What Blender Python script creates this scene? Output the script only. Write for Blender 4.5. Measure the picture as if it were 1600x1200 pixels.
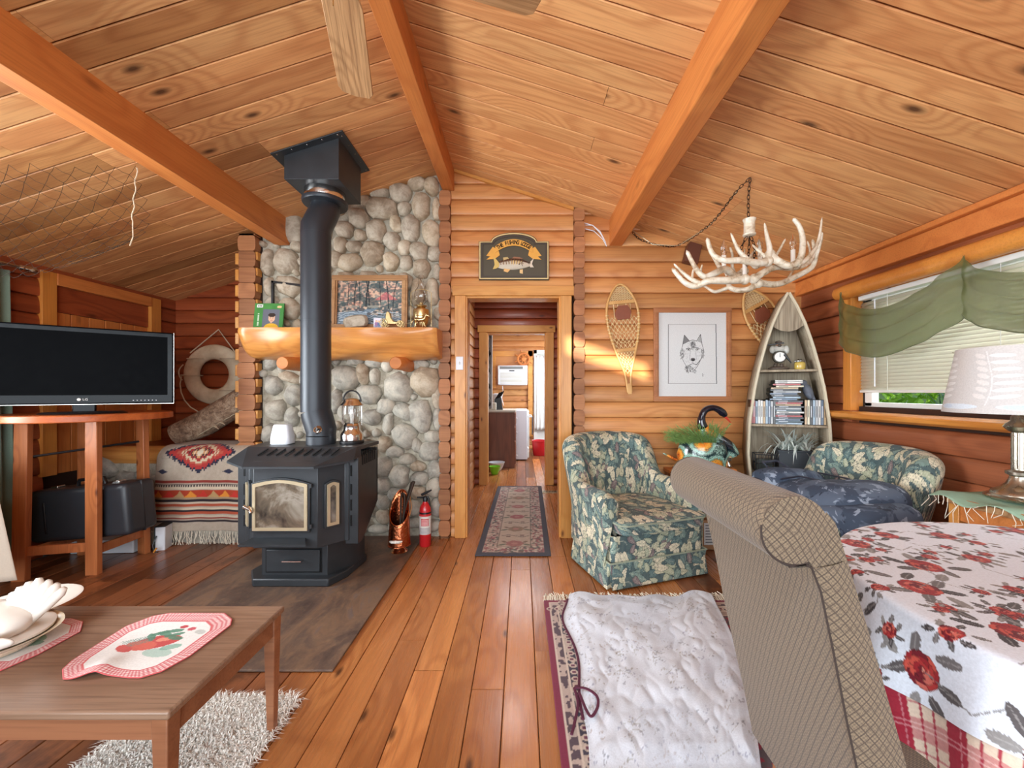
import bpy, math, random
import numpy as np
from mathutils import Vector, Matrix, Euler, noise as mnoise
PI = math.pi
rnd = random.Random(7)
SC = bpy.context.scene
COL = SC.collection
for o in list(bpy.data.objects): bpy.data.objects.remove(o)

# ------------------------------------------------------------------ camera, world, lights, exposure
H = 1.235                      # eye height
F = 622.2                      # focal length in pixels of the 1600 wide frame
cam = bpy.data.cameras.new('camera'); camo = bpy.data.objects.new('camera', cam); COL.objects.link(camo)
cam.sensor_width = 36; cam.lens = 14.0; cam.clip_start = 0.05; cam.clip_end = 100
cam.shift_x = -15/1600; cam.shift_y = 12/1600
camo.location = (0, 0, H); camo.rotation_euler = (PI/2, 0, 0)
SC.camera = camo
SC.view_settings.view_transform = 'Standard'; SC.view_settings.look = 'None'
SC.view_settings.gamma = 1; SC.view_settings.use_curve_mapping = False
SC.view_settings.exposure = 0.55
world = bpy.data.worlds.new('daylight'); SC.world = world; world.use_nodes = True
bg = world.node_tree.nodes['Background']; bg.inputs[0].default_value = (0.86, 0.93, 1, 1); bg.inputs[1].default_value = 1.1

def area(name, loc, rot, sx, sy, power, col=(1, 1, 1), spread=180):
    l = bpy.data.lights.new(name, 'AREA'); l.shape = 'RECTANGLE'; l.size = sx; l.size_y = sy
    l.energy = power; l.color = col; l.spread = math.radians(spread)
    o = bpy.data.objects.new(name, l); COL.objects.link(o); o.location = loc; o.rotation_euler = rot
    return o
# daylight by the left and right windows; the other area lights are added fill
area('rear_fill', (-0.6, -2.55, 1.35), (PI/2, 0, 0), 5.2, 2.1, 190, (0.84, 0.93, 1.0))  # added fill standing inside the room, in front of the closed rear wall
area('left_window_light', (-3.52, 1.5, 1.35), (PI/2, 0, -PI/2), 1.5, 1.3, 66, (0.88, 0.95, 1.0), 125)
area('right_window_light', (3.5, 1.7, 2.75), (PI/2-0.75, 0, PI/2), 3.0, 1.2, 110, (0.86, 0.94, 1))
area('rear_ceiling_fill', (-0.6, -0.9, 2.75), (0, 0, 0), 1.2, 0.5, 34, (0.86, 0.94, 1))  # unseen fill added to brighten the foreground
area('kitchen_side_fill', (1.3, 7.2, 1.6), (PI/2, 0, PI/2), 1.6, 1.2, 48, (0.88, 0.95, 1))  # fill added at the open side of the kitchen
area('kitchen_ceiling_fill', (0, 7.0, 2.44), (0, 0, 0), 0.8, 0.8, 17, (0.88, 0.95, 1))  # fill added under the kitchen ceiling, no fitting modelled
area('hall_ceiling_fill', (-0.1, 4.5, 2.44), (0, 0, 0), 0.3, 0.3, 6, (0.9, 0.95, 1))  # small fill added to brighten the hall, no fitting modelled
sun = bpy.data.lights.new('sun', 'SUN'); sun.energy = 9.0; sun.angle = 0.012; sun.color = (1, 0.9, 0.75)
suno = bpy.data.objects.new('sun', sun); COL.objects.link(suno)
SUND = Vector((0.30, 1, -0.13))
suno.rotation_euler = SUND.to_track_quat('-Z', 'Y').to_euler()

# ------------------------------------------------------------------ helpers
def V(px, py, Y): return (((px-815)*Y/F), Y, H-(py-612)*Y/F)
def floorpt(px, py):
    Y = H*F/(py-612); return ((px-815)*Y/F, Y, 0)
def s2l(c):
    c = np.asarray(c, dtype=float)
    return np.where(c <= 0.04045, c/12.92, ((c+0.055)/1.055)**2.4)
def rgb(r, g, b): return tuple(s2l([r/255, g/255, b/255]))+(1.0,)

class G:
    """collects polygons"""
    def __init__(s): s.v = []; s.f = []; s.mi = []; s.m = 0
    def add(s, vs, fs):
        n = len(s.v); s.v += [tuple(map(float, p)) for p in vs]; s.f += [tuple(i+n for i in f) for f in fs]; s.mi += [s.m]*len(fs); return s
    def box(s, c, size, rot=None):
        x, y, z = (k/2 for k in size)
        vs = [Vector((a*x, b*y, d*z)) for a in (-1, 1) for b in (-1, 1) for d in (-1, 1)]
        if rot is not None:
            R = Euler(rot).to_matrix() if not isinstance(rot, Matrix) else rot
            vs = [R @ p for p in vs]
        vs = [p+Vector(c) for p in vs]
        return s.add(vs, [(0, 1, 3, 2), (4, 6, 7, 5), (0, 4, 5, 1), (2, 3, 7, 6), (0, 2, 6, 4), (1, 5, 7, 3)])
    def bx(s, x0, x1, y0, y1, z0, z1): return s.box(((x0+x1)/2, (y0+y1)/2, (z0+z1)/2), (x1-x0, y1-y0, z1-z0))
    def cyl(s, p0, p1, r0, r1=None, n=16, caps=True): return s.tube([p0, p1], [r0, r0 if r1 is None else r1], n, caps)
    def tube(s, pts, r, n=8, caps=True, closed=False, flat=1.0):
        pts = [Vector(p) for p in pts]; m = len(pts)
        rr = r if hasattr(r, '__len__') else [r]*m
        vs = []; up = None
        for i, p in enumerate(pts):
            a = pts[(i-1) % m] if (i > 0 or closed) else p
            b = pts[(i+1) % m] if (i < m-1 or closed) else p
            t = (b-a)
            t = t.normalized() if t.length > 1e-9 else Vector((0, 0, 1))
            if up is None:
                up = Vector((0, 0, 1)) if abs(t.z) < 0.9 else Vector((1, 0, 0))
            u = (up-t*up.dot(t))
            u = u.normalized() if u.length > 1e-6 else t.orthogonal().normalized()
            up = u; w = t.cross(u)
            for k in range(n):
                an = 2*PI*k/n
                vs.append(p+(u*math.cos(an)*flat+w*math.sin(an))*rr[i])
        fs = []
        for i in range(m if closed else m-1):
            j = (i+1) % m
            for k in range(n):
                k2 = (k+1) % n
                fs.append((i*n+k, i*n+k2, j*n+k2, j*n+k))
        if caps and not closed:
            fs.append(tuple(range(n-1, -1, -1))); fs.append(tuple((m-1)*n+k for k in range(n)))
        return s.add(vs, fs)
    def lathe(s, prof, n=20, c=(0, 0, 0), R=None, sx=1, sy=1):
        vs = []; fs = []
        for (r, z) in prof:
            for k in range(n):
                a = 2*PI*k/n
                p = Vector((max(r, 1e-4)*math.cos(a)*sx, max(r, 1e-4)*math.sin(a)*sy, z))
                if R is not None: p = R @ p
                vs.append(p+Vector(c))
        m = len(prof)
        for i in range(m-1):
            for k in range(n):
                k2 = (k+1) % n; fs.append((i*n+k, i*n+k2, (i+1)*n+k2, (i+1)*n+k))
        fs.append(tuple(range(n-1, -1, -1))); fs.append(tuple((m-1)*n+k for k in range(n)))
        return s.add(vs, fs)
    def ell(s, c, r, rot=None, n=16, m=10, p=1.0):
        R = Euler(rot).to_matrix() if rot is not None else None
        vs = []; fs = []
        sg = lambda v: math.copysign(abs(v)**p, v)
        for i in range(m+1):
            th = PI*i/m
            for k in range(n):
                a = 2*PI*k/n
                st = max(math.sin(th), 1e-3)
                q = Vector((sg(st)*sg(math.cos(a))*r[0], sg(st)*sg(math.sin(a))*r[1], -sg(math.cos(th))*r[2]))
                if R is not None: q = R @ q
                vs.append(q+Vector(c))
        for i in range(m):
            for k in range(n):
                k2 = (k+1) % n; fs.append((i*n+k, i*n+k2, (i+1)*n+k2, (i+1)*n+k))
        fs.append(tuple(range(n-1, -1, -1))); fs.append(tuple(m*n+k for k in range(n)))
        return s.add(vs, fs)
    def ext(s, poly, vec):
        """polygon (3-D points) pushed along vec"""
        n = len(poly); a = [Vector(p) for p in poly]; b = [p+Vector(vec) for p in a]
        nv = Vector((0, 0, 0))
        for i in range(n): nv += a[i].cross(a[(i+1) % n])
        fs = [tuple(range(n)), tuple(range(2*n-1, n-1, -1))] + [(i, i+n, (i+1) % n+n, (i+1) % n) for i in range(n)]
        if nv.dot(Vector(vec)) > 0: fs = [tuple(reversed(f)) for f in fs]
        return s.add(a+b, fs)
    def grid(s, P, flip=False, wrapu=False):
        nu, nv = P.shape[:2]; fs = []
        for i in range(nu if wrapu else nu-1):
            i2 = (i+1) % nu
            for j in range(nv-1):
                f = (i*nv+j, i2*nv+j, i2*nv+j+1, i*nv+j+1)
                fs.append(f[::-1] if flip else f)
        return s.add(P.reshape(-1, 3), fs)
    def torus(s, c, R, r, n=32, m=10, rot=None, flat=1):
        M = Euler(rot).to_matrix() if rot is not None else Matrix.Identity(3)
        P = np.zeros((n, m+1, 3))
        for i in range(n):
            for j in range(m+1):
                a = 2*PI*i/n; b = 2*PI*j/m
                P[i, j] = M @ Vector(((R+r*math.cos(b))*math.cos(a), (R+r*math.cos(b))*math.sin(a), r*flat*math.sin(b)))+Vector(c)
        return s.grid(P, wrapu=True)

def rootm(o):
    while o.parent: o = o.parent
    return Matrix.Translation(o.location) @ o.rotation_euler.to_matrix().to_4x4()
def mk(name, g, mat=None, parent=None, world=True, smooth=True, bev=0, seg=2, sub=0, solid=0, ang=40, col=None, origin=None):
    """ONE mesh object from G. world: G holds world coordinates (made local to the parent)."""
    me = bpy.data.meshes.new(name); vs = g.v
    if parent is not None and world:
        Mi = rootm(parent).inverted()
        vs = [tuple(Mi @ Vector(p)) for p in vs]
    if origin is not None: vs = [(p[0]-origin[0], p[1]-origin[1], p[2]-origin[2]) for p in vs]
    me.from_pydata(vs, [], g.f); 
    if mat is not None:
        for m in (mat if isinstance(mat, (list, tuple)) else [mat]): me.materials.append(m)
        if isinstance(mat, (list, tuple)): me.polygons.foreach_set('material_index', g.mi)
    if col is not None:
        ca = me.color_attributes.new('print', 'FLOAT_COLOR', 'POINT')
        c4 = np.ones((len(me.vertices), 4), dtype=np.float32); c4[:, :3] = s2l(np.clip(col, 0, 1)); ca.data.foreach_set('color', c4.ravel())
    me.validate()
    if smooth:
        me.shade_smooth()
        if ang: me.set_sharp_from_angle(angle=math.radians(ang))
    o = bpy.data.objects.new(name, me); COL.objects.link(o)
    if parent is not None: o.parent = parent
    if origin is not None: o.location = origin
    if solid:
        m = o.modifiers.new('solid', 'SOLIDIFY'); m.thickness = solid; m.offset = 0
    if bev:
        m = o.modifiers.new('bevel', 'BEVEL'); m.width = bev; m.segments = seg; m.limit_method = 'ANGLE'; m.angle_limit = math.radians(35)
    if sub:
        m = o.modifiers.new('subd', 'SUBSURF'); m.levels = sub; m.render_levels = sub
    return o
def tag(o, label=None, cat=None, group=None, kind=None):
    if label: o['label'] = label
    if cat: o['category'] = cat
    if group: o['group'] = group
    if kind: o['kind'] = kind
    return o
def thing(name, label, cat, loc=(0, 0, 0), rz=0, group=None):
    o = bpy.data.objects.new(name, None); COL.objects.link(o); o.location = loc; o.rotation_euler = (0, 0, rz); o.empty_display_size = 0.05
    return tag(o, label, cat, group)
def clone(o, parent=None, mats=None):
    c = o.copy(); COL.objects.link(c)
    if parent is not None: c.parent = parent
    for ch in [x for x in o.children]: clone(ch, c)
    return c
def solo(name, g, mat, label, cat, origin, group=None, **k):
    o = mk(name, g, mat, None, False, origin=origin, **k); return tag(o, label, cat, group)
def struct(name, g, mat, **k): return tag(mk(name, g, mat, None, **k), kind='structure')

# ------------------------------------------------------------------ materials
class NT:
    def __init__(s, name):
        s.m = bpy.data.materials.new(name); s.m.use_nodes = True; s.t = s.m.node_tree; s.n = s.t.nodes; s.p = s.n['Principled BSDF']
    def new(s, typ, **k):
        nd = s.n.new('ShaderNode'+typ)
        for a, b in k.items():
            if a.startswith('i_'): nd.inputs[a[2:].replace('_', ' ')].default_value = b
            elif a.startswith('n'): s.set(nd.inputs[int(a[1:])], b)
            else: setattr(nd, a, b)
        return nd
    def set(s, sock, v):
        if hasattr(v, 'is_output') or isinstance(v, bpy.types.NodeSocket): s.t.links.new(v, sock)
        else: sock.default_value = v
    def math(s, op, a, b=0.0, c=None, clamp=False):
        nd = s.n.new('ShaderNodeMath'); nd.operation = op; nd.use_clamp = clamp
        s.set(nd.inputs[0], a); s.set(nd.inputs[1], b)
        if c is not None: s.set(nd.inputs[2], c)
        return nd.outputs[0]
    def vmath(s, op, a, b):
        nd = s.n.new('ShaderNodeVectorMath'); nd.operation = op; s.set(nd.inputs[0], a); s.set(nd.inputs[1], b); return nd.outputs[0]
    def mix(s, fac, a, b, mode='MIX'):
        nd = s.n.new('ShaderNodeMix'); nd.data_type = 'RGBA'; nd.blend_type = mode; nd.clamp_factor = True
        s.set(nd.inputs[0], fac); s.set(nd.inputs[6], a); s.set(nd.inputs[7], b); return nd.outputs[2]
    def noise(s, vec, scale, detail=3, rough=0.55, dist=0.0, out=0):
        nd = s.n.new('ShaderNodeTexNoise'); s.set(nd.inputs['Vector'], vec); nd.inputs['Scale'].default_value = scale
        nd.inputs['Detail'].default_value = detail; nd.inputs['Roughness'].default_value = rough; nd.inputs['Distortion'].default_value = dist; return nd.outputs[out]
    def vor(s, vec, scale, feature='F1', out='Distance', rand=1.0, dim='3D'):
        nd = s.n.new('ShaderNodeTexVoronoi'); nd.feature = feature; nd.voronoi_dimensions = dim; s.set(nd.inputs['Vector'], vec); nd.inputs['Scale'].default_value = scale
        nd.inputs['Randomness'].default_value = rand; return nd.outputs[out]
    def ramp(s, fac, stops, interp='LINEAR'):
        nd = s.n.new('ShaderNodeValToRGB'); r = nd.color_ramp; r.interpolation = interp
        while len(r.elements) < len(stops): r.elements.new(0.5)
        for e, (p, c) in zip(r.elements, stops): e.position = p; e.color = c if len(c) == 4 else tuple(c)+(1,)
        s.set(nd.inputs[0], fac); return nd.outputs[0]
    def rng(s, v, a, b, c=0.0, d=1.0):
        nd = s.n.new('ShaderNodeMapRange'); nd.clamp = True; s.set(nd.inputs[0], v)
        for i, x in enumerate((a, b, c, d)): nd.inputs[i+1].default_value = x
        return nd.outputs[0]
    def obj(s): return s.new('TexCoord').outputs['Object']
    def scaled(s, vec, sc):
        nd = s.n.new('ShaderNodeMapping'); nd.inputs['Scale'].default_value = sc; s.set(nd.inputs[0], vec); return nd.outputs[0]
    def rand(s): return s.new('ObjectInfo').outputs['Random']
    def bump(s, h, strength=0.3, dist=0.01):
        nd = s.n.new('ShaderNodeBump'); nd.inputs['Strength'].default_value = strength; nd.inputs['Distance'].default_value = dist
        s.set(nd.inputs['Height'], h); s.t.links.new(nd.outputs[0], s.p.inputs['Normal'])
    def fin(s, col, rough=0.5, metal=0.0, spec=0.5, **k):
        s.set(s.p.inputs['Base Color'], col); s.set(s.p.inputs['Roughness'], rough); s.p.inputs['Metallic'].default_value = metal
        s.p.inputs['Specular IOR Level'].default_value = spec
        for a, b in k.items(): s.set(s.p.inputs[a.replace('_', ' ')], b)
        return s.m

def plain(name, col, rough=0.5, metal=0.0, var=0.08, scale=25, bump=0.0, spec=0.5, **k):
    t = NT(name); o = t.obj(); nz = t.noise(o, scale, 3)
    a = tuple(c*(1-var) for c in col[:3])+(1,); b = tuple(min(1, c*(1+var)) for c in col[:3])+(1,)
    c = t.mix(nz, a, b)
    if bump: t.bump(nz, bump, 0.004)
    return t.fin(c, t.rng(nz, 0.2, 0.8, max(0, rough-0.05), min(1, rough+0.05)), metal, spec, **k)

def wood(name, light, dark, knot, axis=0, rough=0.4, vary=0.35, knots=1.0, ring=9.0, coat=0.0, red=0.3, fine=0.35, ks=2.6, wear=0.0, spec=0.4, redc=(228, 166, 122), des=0.0):
    """procedural plank wood; grain runs along local axis"""
    def ds(c):
        l = 0.3*c[0]+0.59*c[1]+0.11*c[2]; return tuple(l*des+q*(1-des) for q in c[:3])+(1,)
    light, dark = ds(light), ds(dark)
    t = NT(name); r = t.rand()
    comb = t.new('CombineXYZ'); t.set(comb.inputs[0], t.math('MULTIPLY', r, 41.7)); t.set(comb.inputs[1], t.math('MULTIPLY', r, 17.3)); t.set(comb.inputs[2], t.math('MULTIPLY', r, 7.9))
    v = t.vmath('ADD', t.obj(), comb.outputs[0])
    sc = [1.0, 1.0, 1.0]; sc[axis] = 0.16
    g = t.scaled(v, sc)
    sx = t.new('SeparateXYZ'); t.set(sx.inputs[0], v); oth = [i for i in range(3) if i != axis]
    kx = t.new('CombineXYZ'); t.set(kx.inputs[0], t.math('MULTIPLY', sx.outputs[axis], 0.4)); t.set(kx.inputs[1], t.math('ADD', sx.outputs[oth[0]], sx.outputs[oth[1]])); kv = kx.outputs[0]
    kd = t.vor(kv, ks, dim='2D'); kc = t.vor(kv, ks, out='Color', dim='2D')
    kn = t.math('MULTIPLY', t.rng(kd, 0.015, 0.06, 1, 0), t.math('GREATER_THAN', kc, 0.45))
    halo = t.rng(kd, 0.03, 0.30, 1, 0)
    big = t.noise(g, 3.2, 2, 0.5, 0.6)
    rings = t.math('SINE', t.math('MULTIPLY', t.math('ADD', big, t.math('MULTIPLY', halo, 0.28)), ring*6.28))
    rings = t.math('POWER', t.rng(rings, -1, 1), 1.8)
    sf = [1.0]*3; sf[axis] = 0.03
    fib = t.noise(t.scaled(v, sf), 130, 2, 0.6)
    col = t.mix(t.math('MULTIPLY', rings, 0.46), light, dark)
    col = t.mix(t.math('MULTIPLY', t.rng(fib, 0.45, 0.75), fine), col, tuple(c*0.62 for c in dark[:3])+(1,))
    blot = t.noise(g, 1.7, 3, 0.6)
    col = t.mix(t.rng(blot, 0.35, 0.75, 0, 0.5), col, dark)
    col = t.mix(t.math('MULTIPLY', t.math('FRACT', t.math('MULTIPLY', r, 91.7)), red), col, rgb(*redc), 'MULTIPLY') if red else col
    val = t.rng(t.math('FRACT', t.math('MULTIPLY', r, 53.1)), 0, 1, 1-vary, 1+vary*0.25)
    hs = t.new('HueSaturation'); t.set(hs.inputs['Value'], val); t.set(hs.inputs['Color'], col); col = hs.outputs[0]
    if knots: col = t.mix(t.math('MULTIPLY', kn, 0.85*knots), col, knot)
    if wear:
        wn = t.rng(t.noise(v, 4, 5, 0.7), 0.52, 0.66)
        col = t.mix(t.math('MULTIPLY', wn, wear), col, tuple(c*0.45 for c in dark[:3])+(1,))
    t.bump(t.math('ADD', t.math('MULTIPLY', fib, 0.6), t.math('MULTIPLY', rings, 0.25)), 0.25, 0.0025)
    k = {}
    if coat: k = dict(Coat_Weight=coat, Coat_Roughness=0.18)
    return t.fin(col, t.rng(fib, 0, 1, rough-0.08, rough+0.12), 0, spec, **k)
# ---- woods and surfaces of the house
M = {}
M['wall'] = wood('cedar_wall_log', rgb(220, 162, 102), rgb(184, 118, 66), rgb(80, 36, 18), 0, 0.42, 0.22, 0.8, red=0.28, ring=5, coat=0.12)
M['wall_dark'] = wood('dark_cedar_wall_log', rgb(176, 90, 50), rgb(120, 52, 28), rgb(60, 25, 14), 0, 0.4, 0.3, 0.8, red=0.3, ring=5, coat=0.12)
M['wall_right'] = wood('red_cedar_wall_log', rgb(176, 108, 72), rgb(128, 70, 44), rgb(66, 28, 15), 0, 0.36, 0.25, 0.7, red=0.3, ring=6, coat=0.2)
M['logend'] = wood('cedar_log_end', rgb(186, 128, 84), rgb(136, 84, 52), rgb(84, 38, 22), 0, 0.55, 0.3, 0.5, red=0.15, ring=6)
M['ceil'] = wood('cedar_ceiling_plank', rgb(236, 180, 120), rgb(190, 122, 72), rgb(52, 22, 14), 0, 0.45, 0.16, 1.0, red=0.3, ring=13, ks=2.4, coat=0.05)
M['ceil_left'] = wood('knotty_pale_ceiling_plank', rgb(226, 170, 108), rgb(164, 98, 52), rgb(44, 20, 14), 0, 0.5, 0.4, 1.0, red=0.25, ring=5, ks=2.6)
M['floor'] = wood('fir_floorboard', rgb(208, 140, 82), rgb(158, 92, 48), rgb(48, 22, 12), 0, 0.26, 0.3, 0.95, red=0.22, ring=5, ks=3.4, coat=0.25, wear=0.0)
M['floor_dark'] = wood('worn_dark_floorboard', rgb(172, 110, 70), rgb(112, 66, 42), rgb(48, 22, 12), 0, 0.3, 0.5, 0.8, red=0.2, ring=5, coat=0.2, wear=0.75)
M['beam'] = wood('orange_fir_beam', rgb(222, 140, 72), rgb(192, 108, 52), rgb(90, 44, 24), 0, 0.45, 0.12, 0.5, red=0.1, ring=5)
M['trim'] = wood('yellow_pine_trim', rgb(226, 164, 88), rgb(196, 126, 54), rgb(90, 44, 20), 0, 0.36, 0.12, 1.0, red=0.06, ring=4, ks=4, coat=0.15)
M['sill'] = wood('amber_pine_sill', rgb(224, 150, 70), rgb(190, 108, 42), rgb(90, 44, 20), 0, 0.3, 0.08, 0.3, red=0.0, ring=4, coat=0.3)
M['gap'] = plain('dark_joint', rgb(52, 28, 16), 0.9)
t = NT('grey_mortar'); v = t.obj(); n = t.noise(v, 18, 5, 0.7); t.bump(n, 0.8, 0.02)
M['mortar'] = t.fin(t.ramp(n, [(0.25, rgb(140, 132, 116)), (0.55, rgb(186, 178, 160)), (0.8, rgb(206, 198, 182))]), 0.9)
def stone_mat(name, tints):
    t = NT(name); r = t.rand(); comb = t.new('CombineXYZ'); t.set(comb.inputs[0], t.math('MULTIPLY', r, 31.0))
    v = t.vmath('ADD', t.obj(), comb.outputs[0])
    base = t.ramp(t.math('FRACT', t.math('MULTIPLY', r, 7.31)), [(i/(len(tints)-1), c) for i, c in enumerate(tints)])
    n = t.noise(v, 9, 5, 0.65, 0.6); sp = t.noise(v, 60, 3, 0.7)
    c = t.mix(t.rng(n, 0.4, 0.72, 0, 0.6), base, rgb(226, 216, 196))
    c = t.mix(t.rng(n, 0.5, 0.3, 0, 0.45), c, rgb(120, 104, 86))
    c = t.mix(t.rng(sp, 0.5, 0.8, 0, 0.35), c, rgb(90, 82, 72))
    t.bump(t.math('ADD', n, t.math('MULTIPLY', sp, 0.5)), 0.45, 0.008)
    return t.fin(c, 0.75)
M['stone_warm'] = stone_mat('warm_river_stone', [rgb(176, 154, 126), rgb(158, 144, 126), rgb(188, 166, 136), rgb(150, 130, 106), rgb(170, 158, 140)])
M['stone_grey'] = stone_mat('grey_river_stone', [rgb(158, 156, 146), rgb(146, 144, 136), rgb(172, 168, 156), rgb(150, 142, 128), rgb(166, 166, 160)])
M['white'] = plain('white_paint', rgb(232, 232, 228), 0.4, var=0.02)
M['plate'] = plain('white_plastic', rgb(226, 230, 236), 0.35, var=0.02)
M['black_metal'] = plain('matt_black_steel', rgb(52, 56, 60), 0.42, 0.25, var=0.25, scale=12)
M['chrome'] = plain('chrome', rgb(215, 212, 208), 0.16, 1.0, var=0.04)
M['brass'] = plain('aged_brass', rgb(214, 190, 138), 0.3, 1.0, var=0.15)
M['black'] = plain('black_plastic', rgb(24, 25, 28), 0.4, var=0.15)
M['slot'] = plain('black_void', rgb(8, 8, 9), 0.9)
M['white_cer'] = plain('white_glazed_ceramic', rgb(236, 230, 220), 0.16, var=0.05, Coat_Weight=0.4)
t = NT('clear_glass'); M['glass'] = t.fin(rgb(250, 252, 252), 0.03, 0, 0.5, Transmission_Weight=1.0, IOR=1.45)
t = NT('thin_window_glass'); M['pane'] = t.fin(rgb(250, 252, 252), 0.02, 0, 0.4, Transmission_Weight=1.0, IOR=1.02)

def print_mat(name, rough=0.7, bump=0.15, bscale=180, sheen=0.0, spec=0.3, warp=None, coat=0.0):
    """colour printed on the mesh as a colour attribute, with a fine weave"""
    t = NT(name); a = t.new('Attribute'); a.attribute_name = 'print'
    v = t.obj(); n = t.noise(v, bscale, 2, 0.6)
    c = t.mix(t.rng(n, 0.3, 0.8, 0, 0.18), a.outputs['Color'], rgb(60, 55, 50), 'MULTIPLY')
    t.bump(n, bump, 0.002)
    if warp: t.bump(t.math('ADD', t.math('MULTIPLY', n, 0.2), t.noise(v, warp[0], 3, 0.5)), warp[1], warp[2])
    return t.fin(c, rough, 0, spec, Sheen_Weight=sheen, Coat_Weight=coat)
M['print'] = print_mat('printed_cloth', 0.85, sheen=0.1)
M['print_flat'] = print_mat('printed_paper', 0.5, 0.02, spec=0.3)

# ---- room geometry
XL, XR, XM = -3.59, 2.394, -0.6
ZR, SL = 3.13, 0.32
YB, YRec, YKit = 3.40, 4.13, 8.6
XC0, XC1 = -2.36, -2.21       # log end column between the recess and the stone wall
def ceilz(x): return ZR-SL*abs(x-XM)
ZOFF, LH = 0.0865, 0.1325
PROF = [(0.05, 0), (-0.004, 0.0), (-0.018, 0.035), (-0.022, 0.12), (-0.022, 0.35), (-0.018, 0.72), (-0.009, 0.95), (0.003, 1.0), (0.05, 1.0)]
_lm = {}
def log_mesh(L, h=LH, mat=None, depth=1.0):
    key = (round(L, 3), round(h, 4), mat.name)
    if key in _lm: return _lm[key]
    g = G(); n = len(PROF)
    vs = [(sx*L/2, y*depth, (z-0.5)*h) for sx in (-1, 1) for (y, z) in PROF]
    g.add(vs, [(k, k+n, (k+1) % n+n, (k+1) % n) for k in range(n)]+[tuple(range(n)), tuple(range(2*n-1, n-1, -1))])
    me = bpy.data.meshes.new('wall_log'); me.from_pydata(g.v, [], g.f); me.materials.append(mat); me.shade_smooth(); me.set_sharp_from_angle(angle=math.radians(50))
    _lm[key] = me; return me
def put(name, me, parent, loc, rot=(0, 0, 0)):
    o = bpy.data.objects.new(name, me); COL.objects.link(o); o.parent = parent; o.location = loc; o.rotation_euler = rot; return o
def logwall(parent, fx, rz, a0, a1, z0, z1, holes=(), mat=None, top=None, h=LH, off=ZOFF):
    """courses of logs. fx(a) gives the (x, y) of the point a along the wall; rz turns the log's face. holes: (a0, a1, z0, z1). top(a): roof height"""
    k0 = math.floor((z0-off)/h)
    for k in range(k0, 60):
        b = off+k*h; t_ = b+h
        if b >= z1: break
        if t_ <= z0+0.01: continue
        zb = max(b, z0)
        segs = [(a0, a1)]
        for (h0, h1, hz0, hz1) in holes:
            if b+h*0.5 > hz0 and b+h*0.5 < hz1:
                ns = []
                for (s0, s1) in segs:
                    if h1 <= s0 or h0 >= s1: ns.append((s0, s1)); continue
                    if h0 > s0: ns.append((s0, h0))
                    if h1 < s1: ns.append((h1, s1))
                segs = ns
        for (s0, s1) in segs:
            if top:
                xs = [s0+(s1-s0)*i/200 for i in range(201)]
                ok = [x for x in xs if top(x) > b-0.01]
                if not ok: continue
                s0, s1 = ok[0], ok[-1]
            L = s1-s0
            if L < 0.03: continue
            hh = t_-zb
            c = (s0+s1)/2; x, y = fx(c)
            put('wall_log', log_mesh(L, hh, mat), parent, (x, y, (zb+t_)/2), (0, 0, rz))

# back wall of the main room (door side and snowshoe side)
g = G(); g.bx(-0.69, -0.47, YB+0.03, YB+0.14, 0, 2.9); g.bx(0.33, XR+0.1, YB+0.03, YB+0.14, 0, 2.95); g.bx(-0.47, 0.33, YB+0.03, YB+0.14, 2.04, 3.1)
wall_back = struct('wall_back', g, M['gap'])
logwall(wall_back, lambda a: (a, YB), 0, -0.60, 0.44, 0, 3.1, [(-0.565, 0.43, -1, 2.10)], M['wall'], ceilz)
logwall(wall_back, lambda a: (a, YB), 0, 0.50, XR, 0, 3.0, [], M['wall'], ceilz)
# log ends of the cross walls: stacked scalloped blocks
def logend_mesh(w, h, d, mat):
    key = ('le', round(w, 3), round(h, 3), round(d, 2), mat.name)
    if key in _lm: return _lm[key]
    pr = [(-w/2, -h/2+0.012), (-w/2-0.006, -h*0.2), (-w/2-0.006, h*0.2), (-w/2, h/2-0.012), (-w/2+0.012, h/2-0.002), (w/2-0.012, h/2-0.002), (w/2, h/2-0.012), (w/2+0.006, h*0.2), (w/2+0.006, -h*0.2), (w/2, -h/2+0.012), (w/2-0.012, -h/2+0.002), (-w/2+0.012, -h/2+0.002)]
    g = G(); g.ext([(x, -d/2, z) for x, z in pr], (0, d, 0))
    me = bpy.data.meshes.new('log_end'); me.from_pydata(g.v, [], g.f); me.materials.append(mat); _lm[key] = me; return me
def column(parent, x0, x1, yf, yb, z1, mat, z0=0.0):
    k = math.floor((z0-ZOFF-LH/2)/LH)
    while True:
        b = ZOFF+LH/2+k*LH; t_ = b+LH; k += 1
        if b >= z1: break
        if t_ < z0+0.02: continue
        b2 = max(b, z0); t2 = min(t_, z1)
        j = rnd.uniform(-0.004, 0.004)
        put('log_end', logend_mesh(x1-x0-0.01, t2-b2, yb-yf, mat), parent, ((x0+x1)/2+j*0.6, (yf+yb)/2+j, (b2+t2)/2))
column(wall_back, -0.694, -0.600, YB-0.055, YB+0.1, 2.93, M['logend'])
column(wall_back, 0.440, 0.530, YB-0.055, YB+0.1, 2.78, M['logend'])

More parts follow.
